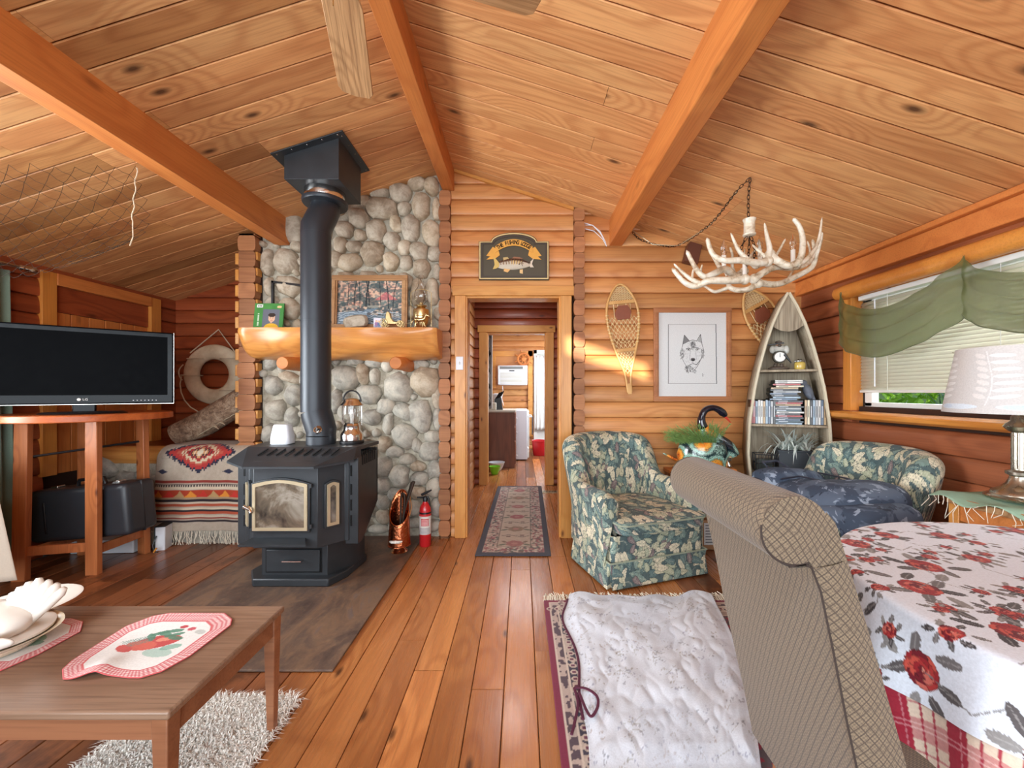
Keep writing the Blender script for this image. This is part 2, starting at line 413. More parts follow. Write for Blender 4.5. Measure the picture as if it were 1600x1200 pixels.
# stone wall
g = G(); zL, zRr = ceilz(XC1), ceilz(-0.694)
g.ext([(XC1, YB, 0), (-0.694, YB, 0), (-0.694, YB, zRr), (XC1, YB, zL)], (0, 0.3, 0))
wall_stone = struct('wall_chimney', g, M['mortar'])
def stone(parent, c, ax, ay, rot, d, mat, basis, seed):
    """river stone bulging from a face. basis (u, v, n)"""
    u, v, n = (Vector(b) for b in basis); r = random.Random(seed)
    NS, rows = 12, [(1.0, -0.25), (1.0, 0.12), (0.9, 0.55), (0.62, 0.88), (0.0, 1.02)]
    ph = [r.uniform(0, 6.28) for _ in range(3)]; am = [r.uniform(0.02, 0.08) for _ in range(3)]; e = r.uniform(2.2, 3.0)
    vs = []; fs = []; off = r.uniform(-0.2, 0.2), r.uniform(-0.2, 0.2)
    for (rr, hh) in rows:
        if rr == 0: vs.append(n*(hh*d)+u*(off[0]*ax*0.3)+v*(off[1]*ay*0.3)); continue
        for k in range(NS):
            a = 2*PI*k/NS; ca, sa = math.cos(a), math.sin(a)
            q = (abs(ca)**e+abs(sa)**e)**(-1/e)
            q *= 1+am[0]*math.cos(2*a+ph[0])+am[1]*math.cos(3*a+ph[1])+am[2]*math.cos(5*a+ph[2])
            x = ca*q*ax*rr; y = sa*q*ay*rr
            xr = x*math.cos(rot)-y*math.sin(rot); yr = x*math.sin(rot)+y*math.cos(rot)
            vs.append(u*xr+v*yr+n*(hh*d))
    for i in range(3):
        for k in range(NS): k2 = (k+1) % NS; fs.append((i*NS+k, i*NS+k2, (i+1)*NS+k2, (i+1)*NS+k))
    top = 4*NS
    for k in range(NS): fs.append((3*NS+k, 3*NS+(k+1) % NS, top))
    me = bpy.data.meshes.new('stone'); me.from_pydata([tuple(p) for p in vs], [], fs); me.materials.append(mat); me.shade_smooth()
    return put('stone', me, parent, c)
STONES = [(592,301,15,8,0),(625,301,16,15,0),(650,285,14,11,0),(674,290,11,14,0),(596,325,23,16,0),(631,325,11,10,0),(657,321,13,21,0),(682,326,7,17,0),(560,340,15,14,0),(570,313,8,8,0),(618,349,9,13,-20),(587,360,15,17,0),(641,356,14,20,0),(674,364,14,20,0),(537,358,13,13,0),(562,367,9,9,0),(612,376,13,13,0),(531,382,10,12,0),(553,385,12,9,0),(581,395,17,18,0),(631,386,9,12,0),(654,392,13,14,0),(679,396,10,12,0),(524,404,9,13,0),(546,409,18,13,0),(610,408,12,14,0),(634,410,9,11,0),(658,419,13,14,0),(683,424,6,12,0),
(457,357,17,22,0),(417,410,10,19,0),(446,408,17,20,0),(463,384,9,9,0),(450,446,19,14,20),(419,447,7,13,0),(425,478,10,14,0),(452,482,15,16,0),(500,360,16,20,0),(500,402,14,18,0),(500,445,16,20,0),(500,486,16,16,0),(540,440,16,14,0),(575,436,15,12,0),(605,440,14,13,0),(540,475,17,18,0),(580,470,18,17,0),(615,476,15,18,0),(675,455,10,20,0),(652,456,11,19,0),(660,497,12,12,0),(640,488,9,10,0),(684,490,6,10,0),(632,440,11,14,0),
(422,566,9,11,0),(452,590,17,8,20),(426,602,12,15,0),(457,617,11,17,0),(430,641,14,16,0),(455,652,11,14,0),(540,590,21,18,0),(566,584,10,16,0),(585,588,8,12,0),(554,563,12,8,0),(583,565,14,9,0),(604,571,9,9,0),(622,606,22,21,0),(664,596,21,23,15),(576,616,17,15,0),(525,627,10,18,0),(603,635,14,12,0),(630,643,16,12,30),(657,650,17,24,0),(682,622,7,17,0),(683,655,7,17,0),(580,652,14,12,0),(606,662,8,16,10),(653,569,16,8,0),(483,590,14,14,0),(490,625,15,16,0),(490,665,16,18,0),(540,645,12,14,0),(550,675,15,13,0),
(632,681,18,18,20),(675,682,13,9,0),(600,694,10,12,0),(650,696,8,14,-30),(672,705,17,15,0),(616,706,13,9,0),(636,718,13,8,0),(598,729,13,15,0),(652,729,12,8,0),(679,733,11,14,0),(624,744,15,16,0),(655,748,13,11,0),(597,759,11,11,0),(677,762,11,15,0),(652,770,12,10,0),(620,774,14,11,0),(598,784,11,11,0),(645,794,14,12,0),(680,794,8,14,0),(622,799,11,11,0),(598,808,10,11,0),(590,827,15,7,0),(648,817,12,8,0),(620,823,13,9,0),(676,822,12,9,0),(570,700,12,13,0),(565,735,16,18,0),(565,780,16,20,0),(560,820,15,14,0),(420,678,11,15,0),(445,690,14,16,0),(425,716,14,16,0),(460,720,14,14,0),(500,705,15,15,0),(535,710,14,14,0),(430,755,16,18,0),(480,760,18,18,0),(525,755,16,17,0),(430,805,16,20,0),(480,808,18,20,0),(525,808,16,18,0)]
k = F/YB
for i, (px, py, rx, ry, ro) in enumerate(STONES):
    x, _, z = V(px, py, YB-0.03); k = F/(YB-0.04)
    ax, az = rx/k*1.10, ry/k*1.10
    d = min(0.095, 0.035+0.5*min(ax, az))
    lower = py > 545
    stone(wall_stone, (x, YB-0.004, z), ax, az, math.radians(-ro), d, M['stone_grey' if (lower and i % 6) else 'stone_warm'], ((1, 0, 0), (0, 0, 1), (0, -1, 0)), i)
# small filler stones where gaps remain
cnt = 0; rr_ = random.Random(3); placed = [(px, py, rx, ry) for px, py, rx, ry, _ in STONES]
for _ in range(6000):
    px = rr_.uniform(412, 686); py = rr_.uniform(285, 832); x, _, z = V(px, py, YB)
    if z > ceilz(x)-0.05: continue
    free = min((math.hypot((px-a)/(c+5), (py-b)/(d+5))-1)*min(c, d) for a, b, c, d in placed)
    if free > 1.5:
        r_ = min(9, free*0.9+4.0)
        placed.append((px, py, r_, r_)); k = F/YB
        stone(wall_stone, (x, YB-0.004, z), r_/k, r_/k*rr_.uniform(0.8, 1.1), rr_.uniform(0, 3), 0.04, M['stone_grey' if py > 545 else 'stone_warm'], ((1, 0, 0), (0, 0, 1), (0, -1, 0)), 900+_)
        cnt += 1
        if cnt > 110: break
# partition between recess and stone wall, with its column of log ends
g = G(); g.bx(XC0+0.03, XC1, YB-0.02, YRec+0.1, 0, 2.55)
wall_part = struct('wall_partition', g, M['gap'])
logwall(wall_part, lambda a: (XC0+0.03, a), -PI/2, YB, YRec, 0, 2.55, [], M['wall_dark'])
column(wall_part, XC0, XC1-0.005, YB-0.09, YB+0.02, ceilz(XC0)-0.02, M['logend'])
g = G()
for k in range(22):
    b = ZOFF+LH/2+k*LH
    if b > 2.4: break
    g.box((XC0-0.006, YB-0.075, b+LH/2), (0.03, 0.035, LH*0.7))
    g.box((XC1-0.002, YB-0.05, b+LH/2+0.03), (0.02, 0.06, LH*0.5))
mk('notch_chips', g, M['trim'], wall_part, bev=0.004)
# recess back wall and left wall
g = G(); g.bx(XL-0.1, XC1, YRec+0.03, YRec+0.15, 0, 2.7); wall_rec = struct('wall_recess', g, M['gap'])
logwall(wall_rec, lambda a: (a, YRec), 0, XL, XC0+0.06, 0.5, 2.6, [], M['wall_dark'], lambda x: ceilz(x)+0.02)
g = G(); WL = (0.75, 2.25, 0.7, 2.0)
g.bx(XL-0.15, XL-0.03, -3, WL[0], 0, 2.3); g.bx(XL-0.15, XL-0.03, WL[1], YRec+0.1, 0, 2.3); g.bx(XL-0.15, XL-0.03, WL[0], WL[1], 0, WL[2]); g.bx(XL-0.15, XL-0.03, WL[0], WL[1], WL[3], 2.3)
wall_left = struct('wall_left', g, M['gap'])
g2_ = G(); g2_.bx(XL-0.10, XL-0.08, WL[0], WL[1], WL[2], WL[3]); struct('left_sun_panel', g2_, M['white'])  # opaque panel added to keep the sun out of the left opening
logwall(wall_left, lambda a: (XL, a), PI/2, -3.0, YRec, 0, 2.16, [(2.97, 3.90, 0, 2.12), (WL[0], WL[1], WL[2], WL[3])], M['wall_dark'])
# right wall with window opening
WR = (0.75, 2.86, 1.13, 1.93)
g = G(); a, b = XR+0.03, XR+0.15
g.bx(a, b, -3, WR[0], 0, 2.3); g.bx(a, b, WR[1], YB+0.1, 0, 2.3); g.bx(a, b, WR[0], WR[1], 0, WR[2]); g.bx(a, b, WR[0], WR[1], WR[3], 2.3)
wall_right = struct('wall_right', g, M['gap'])
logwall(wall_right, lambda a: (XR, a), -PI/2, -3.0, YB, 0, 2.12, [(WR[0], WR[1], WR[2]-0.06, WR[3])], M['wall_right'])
g = G(); g.box((XR-0.035, 0.2, 2.10), (0.07, 6.4, 0.115)); g.box((XR-0.05, 0.2, 2.175), (0.1, 6.4, 0.035))
struct('trim_1', g, M['beam'], bev=0.006)
# rear wall (behind the viewer) with an added sun-blocking panel and a gable slot
g = G(); yr = -3.0
g.bx(XL-0.1, XL+0.3, yr-0.12, yr, 0, 2.6); g.bx(XR-0.3, XR+0.1, yr-0.12, yr, 0, 2.6)
g.bx(XL, XR, yr-0.12, yr, 0, 0.35)
S0, S1 = [(-1.56, 2.40), (-0.85, 2.17)], [(-1.56, 2.54), (-0.85, 2.29)]      # gable slot the low sun comes through
g.ext([(XL, yr, 2.1), (XR, yr, 2.1), (XR, yr, 2.25), (S0[1][0], yr, S0[1][1]), (S0[0][0], yr, S0[0][1]), (XL, yr, 2.25)], (0, -0.12, 0))
g.ext([(XL, yr, 2.25), (S0[0][0], yr, S0[0][1]), (S1[0][0], yr, S1[0][1]), (XM, yr, 3.3), (XL, yr, 2.46)], (0, -0.12, 0))
g.ext([(XR, yr, 2.25), (S0[1][0], yr, S0[1][1]), (S1[1][0], yr, S1[1][1]), (XM, yr, 3.3), (XR, yr, 2.46)], (0, -0.12, 0))
g.ext([(S1[0][0], yr, S1[0][1]), (S1[1][0], yr, S1[1][1]), (XM, yr, 3.3)], (0, -0.12, 0))
struct('wall_rear', g, M['wall_dark'])
g = G(); g.bx(XL+0.3, XR-0.3, yr-0.09, yr-0.07, 0.35, 2.1); struct('rear_sun_panel', g, M['white'])  # opaque white sheet added behind the fill to block the sun

# ceiling: boards from ridge to eaves, beams
g = G(); th = math.atan(SL); 
for s in (-1, 1):
    xe = XL-0.15 if s < 0 else XR+0.15
    ye = YRec+0.15 if s < 0 else YB+0.15
    p = [(XM, -3.1, ZR+0.03), (xe, -3.1, ceilz(xe)+0.03), (xe, ye, ceilz(xe)+0.03), (XM, ye, ZR+0.03)]
    g.ext(p, (0, 0, 0.08))
ceiling = struct('ceiling', g, M['gap'])
PW = 0.137
_pm = {}
def plank_mesh(L, w, t_, mat, name, bev=0.004):
    key = (round(L, 3), round(w, 3), t_, mat.name)
    if key in _pm: return _pm[key]
    c = bev; h = t_/2
    pr = [(-w/2, -h), (-w/2, h-c), (-w/2+c, h), (w/2-c, h), (w/2, h-c), (w/2, -h)]
    g = G(); n = 6
    vs = [(sx*L/2, y, z) for sx in (-1, 1) for (y, z) in pr]
    g.add(vs, [(k, (k+1) % n, (k+1) % n+n, k+n) for k in range(n)]+[tuple(range(n))[::-1], tuple(range(n, 2*n))])
    me = bpy.data.meshes.new(name); me.from_pydata(g.v, [], g.f); me.materials.append(mat); _pm[key] = me; return me
for s in (-1, 1):
    LT = ((XR-XM) if s > 0 else (XM-XL))/math.cos(th)
    y = (YRec if s < 0 else YB)
    while y > -0.3:
        y -= PW
        cuts = [0, LT]
        if rnd.random() < 0.4: cuts = [0, rnd.choice([0.35, 0.45, 0.6, 0.68])*LT, LT]
        for a, b in zip(cuts[:-1], cuts[1:]):
            m_ = (a+b)/2; x = XM+s*m_*math.cos(th); z = ZR-m_*math.sin(th)+0.006
            mat = M['ceil_left'] if (s < 0 and (a > LT*0.3 or y < 2.2) and x < -2.0) else M['ceil']
            R = Euler((PI, s*th, 0)) 
            o = put('ceiling_plank', plank_mesh(b-a-0.002, PW-0.005, 0.022, mat, 'ceiling_plank', 0.004), ceiling, (x, y+PW/2, z), (PI, s*th, 0))
def beam(x0, x1, zb, y1, ztop):
    g = G(); L = y1+3.0
    g.box((0, 0, 0), (L, x1-x0, ztop-zb))
    me = mk('ceiling_beam', g, M['beam'], ceiling, world=False, bev=0.006); me.location = ((x0+x1)/2, (y1-3.0)/2, (zb+ztop)/2); me.rotation_euler = (0, 0, PI/2); return me
beam(-0.672, -0.572, 2.94, YB-0.0, 3.14)
beam(0.745, 0.855, 2.475, YB+0.02, 2.72)
beam(-2.085, -1.965, 2.475, YB-0.02, 2.72)
g = G(); g.ext([(-0.57, YB-0.045, ceilz(-0.57)-0.002), (0.44, YB-0.045, ceilz(0.44)-0.002), (0.44, YB-0.045, ceilz(0.44)-0.03), (-0.57, YB-0.045, ceilz(-0.57)-0.03)], (0, 0.03, 0))
struct('trim_2', g, M['trim'])

# floor: boards along Y
g = G(); g.bx(XL-0.15, XR+0.15, -3, YRec+0.1, -0.08, -0.0215); g.bx(-1.6, 1.4, YRec, YKit, -0.08, -0.0215)
floor = struct('floor', g, M['gap'])
FW = 0.1345; x = XL+0.02
while x < XR-0.02:
    xc = x+FW/2; hall = -0.70 < xc < 0.55; kit = -1.5 < xc < 1.3
    y1 = YRec if xc < XC0 else YB+0.1
    runs = [(0.9, y1)]
    if hall: runs = [(0.9, YKit)]
    elif kit: runs.append((5.42, YKit))
    for (a, b) in runs:
        cuts = [a]; q = a+rnd.uniform(0.7, 2.6)
        while q < b-0.5: cuts.append(q); q += rnd.uniform(1.4, 3.2)
        cuts.append(b)
        for c0, c1 in zip(cuts[:-1], cuts[1:]):
            mat = M['floor_dark'] if (xc < -0.95 or (xc > 0.95 and rnd.random() < 0.4) or c0 > 5) else M['floor']
            put('floorboard', plank_mesh(round(c1-c0, 2)-0.0015, FW-0.003, 0.022, mat, 'floorboard', 0.0025), floor, (xc, (c0+c1)/2, -0.011), (0, 0, PI/2))
    x += FW

# doorway casings and jambs
def board(parent, name, x0, x1, y0, y1, z0, z1, mat, axis=None, bev=0.003):
    """a board with its grain along its longest side; local X is the grain"""
    d = (x1-x0, y1-y0, z1-z0); ax = d.index(max(d)) if axis is None else axis
    rot = [(0, 0, 0), (0, 0, PI/2), (0, -PI/2, 0)][ax]
    loc = [(d[0], d[1], d[2]), (d[1], d[0], d[2]), (d[2], d[1], d[0])][ax]
    g = G(); g.box((0, 0, 0), loc)
    o = mk(name, g, mat, None, world=False, bev=bev); o.location = ((x0+x1)/2, (y0+y1)/2, (z0+z1)/2); o.rotation_euler = rot
    if parent is not None:
        o.parent = parent; p = Vector(o.location)-Vector(parent.location); o.location = p
    return o
def casing(tname, x0, x1, zt, yf, w, dep, mat, wl=None):
    """door trim: two stiles, a head, jambs"""
    e = thing(tname, None, None, ((x0+x1)/2, yf, 0)); tag(e, kind='structure')
    board(e, 'casing_board', x0-w, x0, yf-0.045, yf-0.018, 0, zt, mat); board(e, 'casing_board', x1, x1+w, yf-0.045, yf-0.018, 0, zt, mat)
    board(e, 'head_board', x0-w-0.02, x1+w+0.02, yf-0.05, yf-0.018, zt, zt+w*0.9, mat)
    board(e, 'jamb', x0-0.005, x0+0.014, yf-0.03, yf+dep, 0, zt, mat); board(e, 'jamb', x1-0.014, x1+0.005, yf-0.03, yf+dep, 0, zt, mat)
    board(e, 'jamb', x0+0.014, x1-0.014, yf-0.03, yf+dep, zt-0.018, zt, mat)
    return e
door_1 = casing('door_1', -0.472, 0.330, 2.045, YB, 0.092, 0.13, M['trim'])
# second doorway at the end of the hall
YH = 5.3
g = G(); g.bx(-1.6, -0.47, YH+0.03, YH+0.12, 0, 2.5); g.bx(0.34, 1.4, YH+0.03, YH+0.12, 0, 2.5); g.bx(-0.47, 0.34, YH+0.03, YH+0.12, 2.05, 2.5)
wall_hall_end = struct('wall_hall_end', g, M['gap'])
logwall(wall_hall_end, lambda a: (a, YH), 0, -0.66, 0.52, 0, 2.5, [(-0.53, 0.42, -1, 2.10)], M['wall_dark'])
door_2 = casing('door_2', -0.462, 0.325, 2.02, YH, 0.10, 0.12, M['trim'])
g = G(); g.bx(-0.75, -0.67, YB+0.14, YH, 0, 2.5); wall_hl = struct('wall_hall_left', g, M['gap'])
logwall(wall_hl, lambda a: (-0.64, a), PI/2, YB+0.12, YH, 0, 2.5, [], M['wall'])
g = G(); g.bx(0.53, 0.62, YB+0.14, YH, 0, 2.5); wall_hr = struct('wall_hall_right', g, M['gap'])
logwall(wall_hr, lambda a: (0.50, a), -PI/2, YB+0.12, YH, 0, 2.5, [], M['wall_dark'])
g = G(); g.bx(-1.7, 1.5, YB+0.14, YKit+0.2, 2.5, 2.6); struct('ceiling_2', g, M['wall_dark'])
# kitchen walls
g = G(); g.bx(-1.7, 1.5, YKit+0.02, YKit+0.15, 0, 2.5); wall_kb = struct('wall_kitchen_back', g, M['gap'])
logwall(wall_kb, lambda a: (a, YKit), 0, -1.6, 1.4, 0, 2.5, [(0.30, 1.10, 0, 2.10)], M['wall'])
g = G(); g.bx(-1.7, -1.6, YH+0.1, YKit+0.1, 0, 2.5); struct('wall_kitchen_left', g, M['wall'])
g = G(); g.bx(1.4, 1.5, YH+0.1, 6.3, 0, 2.5); g.bx(1.4, 1.5, 8.1, YKit+0.1, 0, 2.5); struct('wall_kitchen_right', g, M['wall'])

# recess door on the left wall: frame, header log, upright planks
e = tag(thing('door_3', None, None, (XL, 3.43, 0)), kind='structure')
board(e, 'frame_board', XL-0.02, XL+0.04, 2.95, 3.045, 0.6, 2.14, M['sill']); board(e, 'frame_board', XL-0.02, XL+0.04, 3.82, 3.925, 0.6, 2.14, M['sill'])
board(e, 'frame_board', XL-0.02, XL+0.045, 3.045, 3.82, 2.05, 2.14, M['beam'])
board(e, 'header_log', XL-0.03, XL+0.01, 3.045, 3.82, 1.85, 2.05, M['wall_dark'])
for i in range(6):
    a = 3.047+i*0.129
    board(e, 'door_plank', XL-0.03, XL+0.0, a, a+0.126, 0.6, 1.85, M['beam'], bev=0.005)
# ================================================================== painting helpers
class CV:
    """a small raster whose pixels become the vertices of a printed sheet"""
    def __init__(s, w, h, bgc): s.w, s.h = w, h; s.a = np.ones((h, w, 3))*np.array(bgc)/255.0; s.Y, s.X = np.mgrid[0:h, 0:w].astype(float)
    def put(s, m, c, al=1.0): m = m*al if m.dtype != bool else m.astype(float)*al; s.a = s.a*(1-m[..., None])+(np.array(c)/255.0)*m[..., None]; return s
    def ell(s, cx, cy, rx, ry, c, rot=0, al=1.0, soft=0.0):
        R_ = max(rx, ry)+1; x0, x1, y0, y1 = [int(max(0, q)) for q in (cx-R_, cx+R_+1, cy-R_, cy+R_+1)]
        if x0 >= s.w or y0 >= s.h or x1 <= x0 or y1 <= y0: return s
        dx, dy = s.X[y0:y1, x0:x1]-cx, s.Y[y0:y1, x0:x1]-cy; ca, sa = math.cos(rot), math.sin(rot)
        m = ((((dx*ca+dy*sa)/rx)**2+((-dx*sa+dy*ca)/ry)**2) < 1)*float(al)
        A = s.a[y0:y1, x0:x1]; s.a[y0:y1, x0:x1] = A*(1-m[..., None])+(np.array(c)/255.0)*m[..., None]; return s
    def rect(s, x0, y0, x1, y1, c, al=1.0): return s.put((s.X >= x0) & (s.X < x1) & (s.Y >= y0) & (s.Y < y1), c, al)
    def poly(s, pts, c, al=1.0):
        m = np.zeros(s.X.shape, bool); n = len(pts)
        for i in range(n):
            (x1, y1), (x2, y2) = pts[i], pts[(i+1) % n]
            if y1 == y2: continue
            cr = ((y1 > s.Y) != (y2 > s.Y)) & (s.X < (x2-x1)*(s.Y-y1)/(y2-y1)+x1); m ^= cr
        return s.put(m, c, al)
    def line(s, pts, w, c, al=1.0):
        for (x1, y1), (x2, y2) in zip(pts[:-1], pts[1:]):
            a0, a1, b0, b1 = [int(max(0, q)) for q in (min(x1, x2)-w, max(x1, x2)+w+1, min(y1, y2)-w, max(y1, y2)+w+1)]
            if a1 <= a0 or b1 <= b0 or a0 >= s.w or b0 >= s.h: continue
            X, Y = s.X[b0:b1, a0:a1], s.Y[b0:b1, a0:a1]
            L = (x2-x1)**2+(y2-y1)**2+1e-9; t = np.clip(((X-x1)*(x2-x1)+(Y-y1)*(y2-y1))/L, 0, 1)
            m = (((X-x1-t*(x2-x1))**2+(Y-y1-t*(y2-y1))**2) < (w/2)**2)*float(al); A = s.a[b0:b1, a0:a1]
            s.a[b0:b1, a0:a1] = A*(1-m[..., None])+(np.array(c)/255.0)*m[..., None]
        return s
def sheet(name, cv, pos, mat, parent=None, flip=False, **k):
    u, v = np.meshgrid(np.linspace(0, 1, cv.w), np.linspace(0, 1, cv.h), indexing='ij')
    P = np.stack(pos(u, v), -1); col = np.transpose(cv.a[::-1], (1, 0, 2)).reshape(-1, 3)
    g = G(); g.grid(P, flip)
    return mk(name, g, mat, parent, col=col, **k)
def vnoise(u, v, f, seed=0):
    """smooth value noise on arrays"""
    r = np.random.RandomState(seed); n = 64; t = r.rand(n, n)
    x, y = u*f, v*f; xi, yi = np.floor(x).astype(int), np.floor(y).astype(int); fx, fy = x-xi, y-yi
    fx, fy = fx*fx*(3-2*fx), fy*fy*(3-2*fy)
    g = lambda a, b: t[a % n, b % n]
    return (g(xi, yi)*(1-fx)+g(xi+1, yi)*fx)*(1-fy)+(g(xi, yi+1)*(1-fx)+g(xi+1, yi+1)*fx)*fy
def text(s, size, mat, loc, rot, parent, name='lettering', ext=0.0008, sx=1.0, world=True, bold=0.0):
    c = bpy.data.curves.new(name, 'FONT'); c.body = s; c.size = size; c.extrude = ext; c.align_x = 'CENTER'; c.align_y = 'CENTER'; c.offset = bold
    o = bpy.data.objects.new('tmp', c); COL.objects.link(o); me = bpy.data.meshes.new_from_object(o); bpy.data.objects.remove(o)
    me.name = name; me.materials.clear(); me.materials.append(mat)
    M_ = Matrix.Translation(loc) @ Euler(rot).to_matrix().to_4x4() @ Matrix.Diagonal((sx, 1, 1, 1))
    if parent is not None and world: M_ = rootm(parent).inverted() @ M_
    me.transform(M_); r = bpy.data.objects.new(name, me); COL.objects.link(r); r.parent = parent; return r
def at(loc, g=None): return G() if g is None else g

M['cloth_white'] = plain('white_cotton', rgb(226, 224, 220), 0.9, var=0.04, scale=40, bump=0.3)
M['rope'] = plain('off_white_rope', rgb(214, 196, 168), 0.9, var=0.15, scale=300, bump=0.4)
M['table_wood'] = wood('reddish_bar_table_wood', rgb(206, 128, 76), rgb(160, 88, 50), rgb(70, 30, 16), 2, 0.4, 0.15, 0.9, red=0.1, ring=7, ks=5)
M['coffee_wood'] = wood('walnut_coffee_table', rgb(150, 120, 98), rgb(118, 88, 68), rgb(70, 40, 26), 0, 0.32, 0.05, 0.0, red=0, ring=9, coat=0.2, fine=0.7)
M['coffee_edge'] = wood('walnut_table_edge', rgb(160, 108, 76), rgb(120, 72, 48), rgb(70, 40, 26), 0, 0.38, 0.1, 0.0, red=0, ring=5)
M['mantel'] = wood('varnished_mantel_log', rgb(226, 160, 86), rgb(190, 112, 52), rgb(110, 52, 20), 0, 0.3, 0.05, 0.7, red=0, ring=9, coat=0.35, ks=2)
M['grey_wood'] = wood('whitewashed_grey_wood', rgb(186, 172, 148), rgb(128, 110, 88), rgb(70, 56, 44), 2, 0.65, 0.12, 0.3, red=0, ring=7, fine=0.8)
M['frame_wood'] = wood('light_oak_frame', rgb(186, 142, 98), rgb(150, 104, 64), rgb(90, 56, 30), 0, 0.45, 0.06, 0, red=0, ring=7)
M['frame_red'] = wood('reddish_oak_frame', rgb(188, 128, 86), rgb(150, 92, 56), rgb(90, 56, 30), 0, 0.4, 0.06, 0, red=0, ring=7)

# ================================================================== fireplace wall things
# hearth pad
t = NT('slate_look_sheet'); v = t.obj(); a = t.noise(t.scaled(v, (1.6, 0.7, 1)), 3.5, 6, 0.65, 0.8); b = t.noise(v, 26, 4, 0.7)
c = t.ramp(a, [(0.3, rgb(74, 60, 54)), (0.48, rgb(98, 80, 70)), (0.6, rgb(124, 98, 78)), (0.72, rgb(104, 94, 92))]); c = t.mix(t.rng(b, 0.5, 0.8, 0, 0.5), c, rgb(146, 120, 94))
t.bump(a, 0.3, 0.01); M['slate'] = t.fin(c, t.rng(b, 0, 1, 0.3, 0.5), 0, 0.4)
g = G(); g.bx(-0.62, 0.6, -0.815, 0.815, 0, 0.011)
solo('hearth_pad', g, M['slate'], 'dark mottled slate-look hearth pad lying under the wood stove', 'mat', (0, 0, 0), bev=0.003).location = (-1.43, 2.565, 0.002)

# mantel: half log with a flat top, on two log stubs
ml = thing('mantel', 'thick varnished orange half log mantel on the river stone wall', 'mantel', (-1.45, YB, 1.60))
xs = np.linspace(-2.26, -0.665, 60); P = []
for i, x in enumerate(xs):
    e = min(1, (x-xs[0])/0.10); e2 = min(1, (xs[-1]-x)/0.03); s = (0.55+0.45*math.sqrt(max(0, 1-(1-e)**2)))*(0.93+0.07*math.sqrt(max(0, 1-(1-e2)**2)))
    row = []
    for k in range(22):
        a = PI*0.5*0+PI*(k/21)  # from front-top round the belly to the wall
        yy = 3.10+0.17*(1-math.cos(a*0.5))*1.0; 
        ang = -0.05+1.55*(k/21)
        yy = 3.37-0.275*math.cos(ang)*s; zz = 1.735-0.245*math.sin(max(0, ang))*s+0.012*math.sin(x*9+k*0.4)*(1 if k > 2 else 0)
        row.append((x, yy-(0.008*math.sin(x*13) if 1 < k < 15 else 0), min(1.742, zz)))
    row = [(x, 3.37, 1.742)]+row+[(x, 3.37, 1.50)]
    P.append(row)
g = G(); P = np.array(P); g.grid(P, flip=True); g.add(P[0], [tuple(range(P.shape[1]))]); g.add(P[-1], [tuple(range(P.shape[1]))[::-1]])
mk('log', g, M['mantel'], ml, ang=50)
for cx in (-1.834, -0.966):
    g = G(); g.tube([(cx, 3.05, 1.455), (cx, 3.06, 1.455), (cx, 3.2, 1.46), (cx+0.01, 3.38, 1.46)], [0.044, 0.05, 0.054, 0.06], 16)
    mk('log_brace', g, M['beam'], ml, ang=50)

# wood stove
ST = (-1.435, 2.6, 0.013)
st = thing('wood_stove', 'black steel pedestal wood stove with arched glass door', 'stove', ST)
def oct_(fw, cw, fy, cy, by, sw=None):
    """front half-width, chamfer half-width, front y, chamfer y, back y (local)"""
    return [(-fw, fy), (fw, fy), (cw, cy), (cw, by), (-cw, by), (-cw, cy)]
def prism(g, poly, z0, z1): return g.ext([(x, y, z0) for x, y in poly], (0, 0, z1-z0))
L = False
g = G(); prism(g, [(-.25, -.11), (.225, -.11), (.29, .02), (.315, .29), (-.315, .29), (-.345, .02)], 0, .05)
mk('base_plate', g, M['black_metal'], st, world=L, bev=.008)
g = G(); prism(g, [(-.225, -.055), (.195, -.055), (.305, .12), (.305, .27), (-.305, .27), (-.29, .08)], .045, .29)
mk('pedestal', g, M['black_metal'], st, world=L, bev=.003)
g = G(); g.bx(-.19, .15, -.066, -.05, .075, .215); dr = mk('ash_drawer', g, M['black_metal'], st, world=L, bev=.003)
g = G(); g.bx(-.2, .16, -.057, -.05, .067, .223); mk('drawer_gap', g, M['slot'], dr, world=L)
g = G(); g.tube([(-.075, -.066, .15), (-.075, -.09, .15), (.045, -.09, .15), (.045, -.066, .15)], .0055, 8); mk('drawer_handle', g, M['chrome'], dr, world=L)
# firebox body
body = [(-.195, -.18), (.195, -.18), (.305, -.055), (.33, -.055), (.33, .28), (-.33, .28), (-.33, -.055), (-.305, -.055)]
g = G(); prism(g, body, .27, .80); mk('firebox', g, M['black_metal'], st, world=L, bev=.003)
g = G()
for s in (-1, 1):
    g.ext([(s*.36, -.035, .80), (s*.36, .30, .80), (s*.36, .30, .43), (s*.36, .03, .245), (s*.36, -.035, .245)], (s*.026, 0, 0))
    g.bx(min(s*.305, s*.386), max(s*.305, s*.386), -.045, -.033, .245, .80)
g.bx(-.386, .386, .28, .305, .43, .82)
sh = mk('side_shield', g, M['black_metal'], st, world=L, bev=.003)
g = G()
for s in (-1, 1):
    for z in (.36, .46, .56, .68):
        g = G(); g.bx(s*.342-.006, s*.342+.006, -.0475, -.044, z, z+.07); mk('vent_slot', g, M['slot'], sh, world=L)
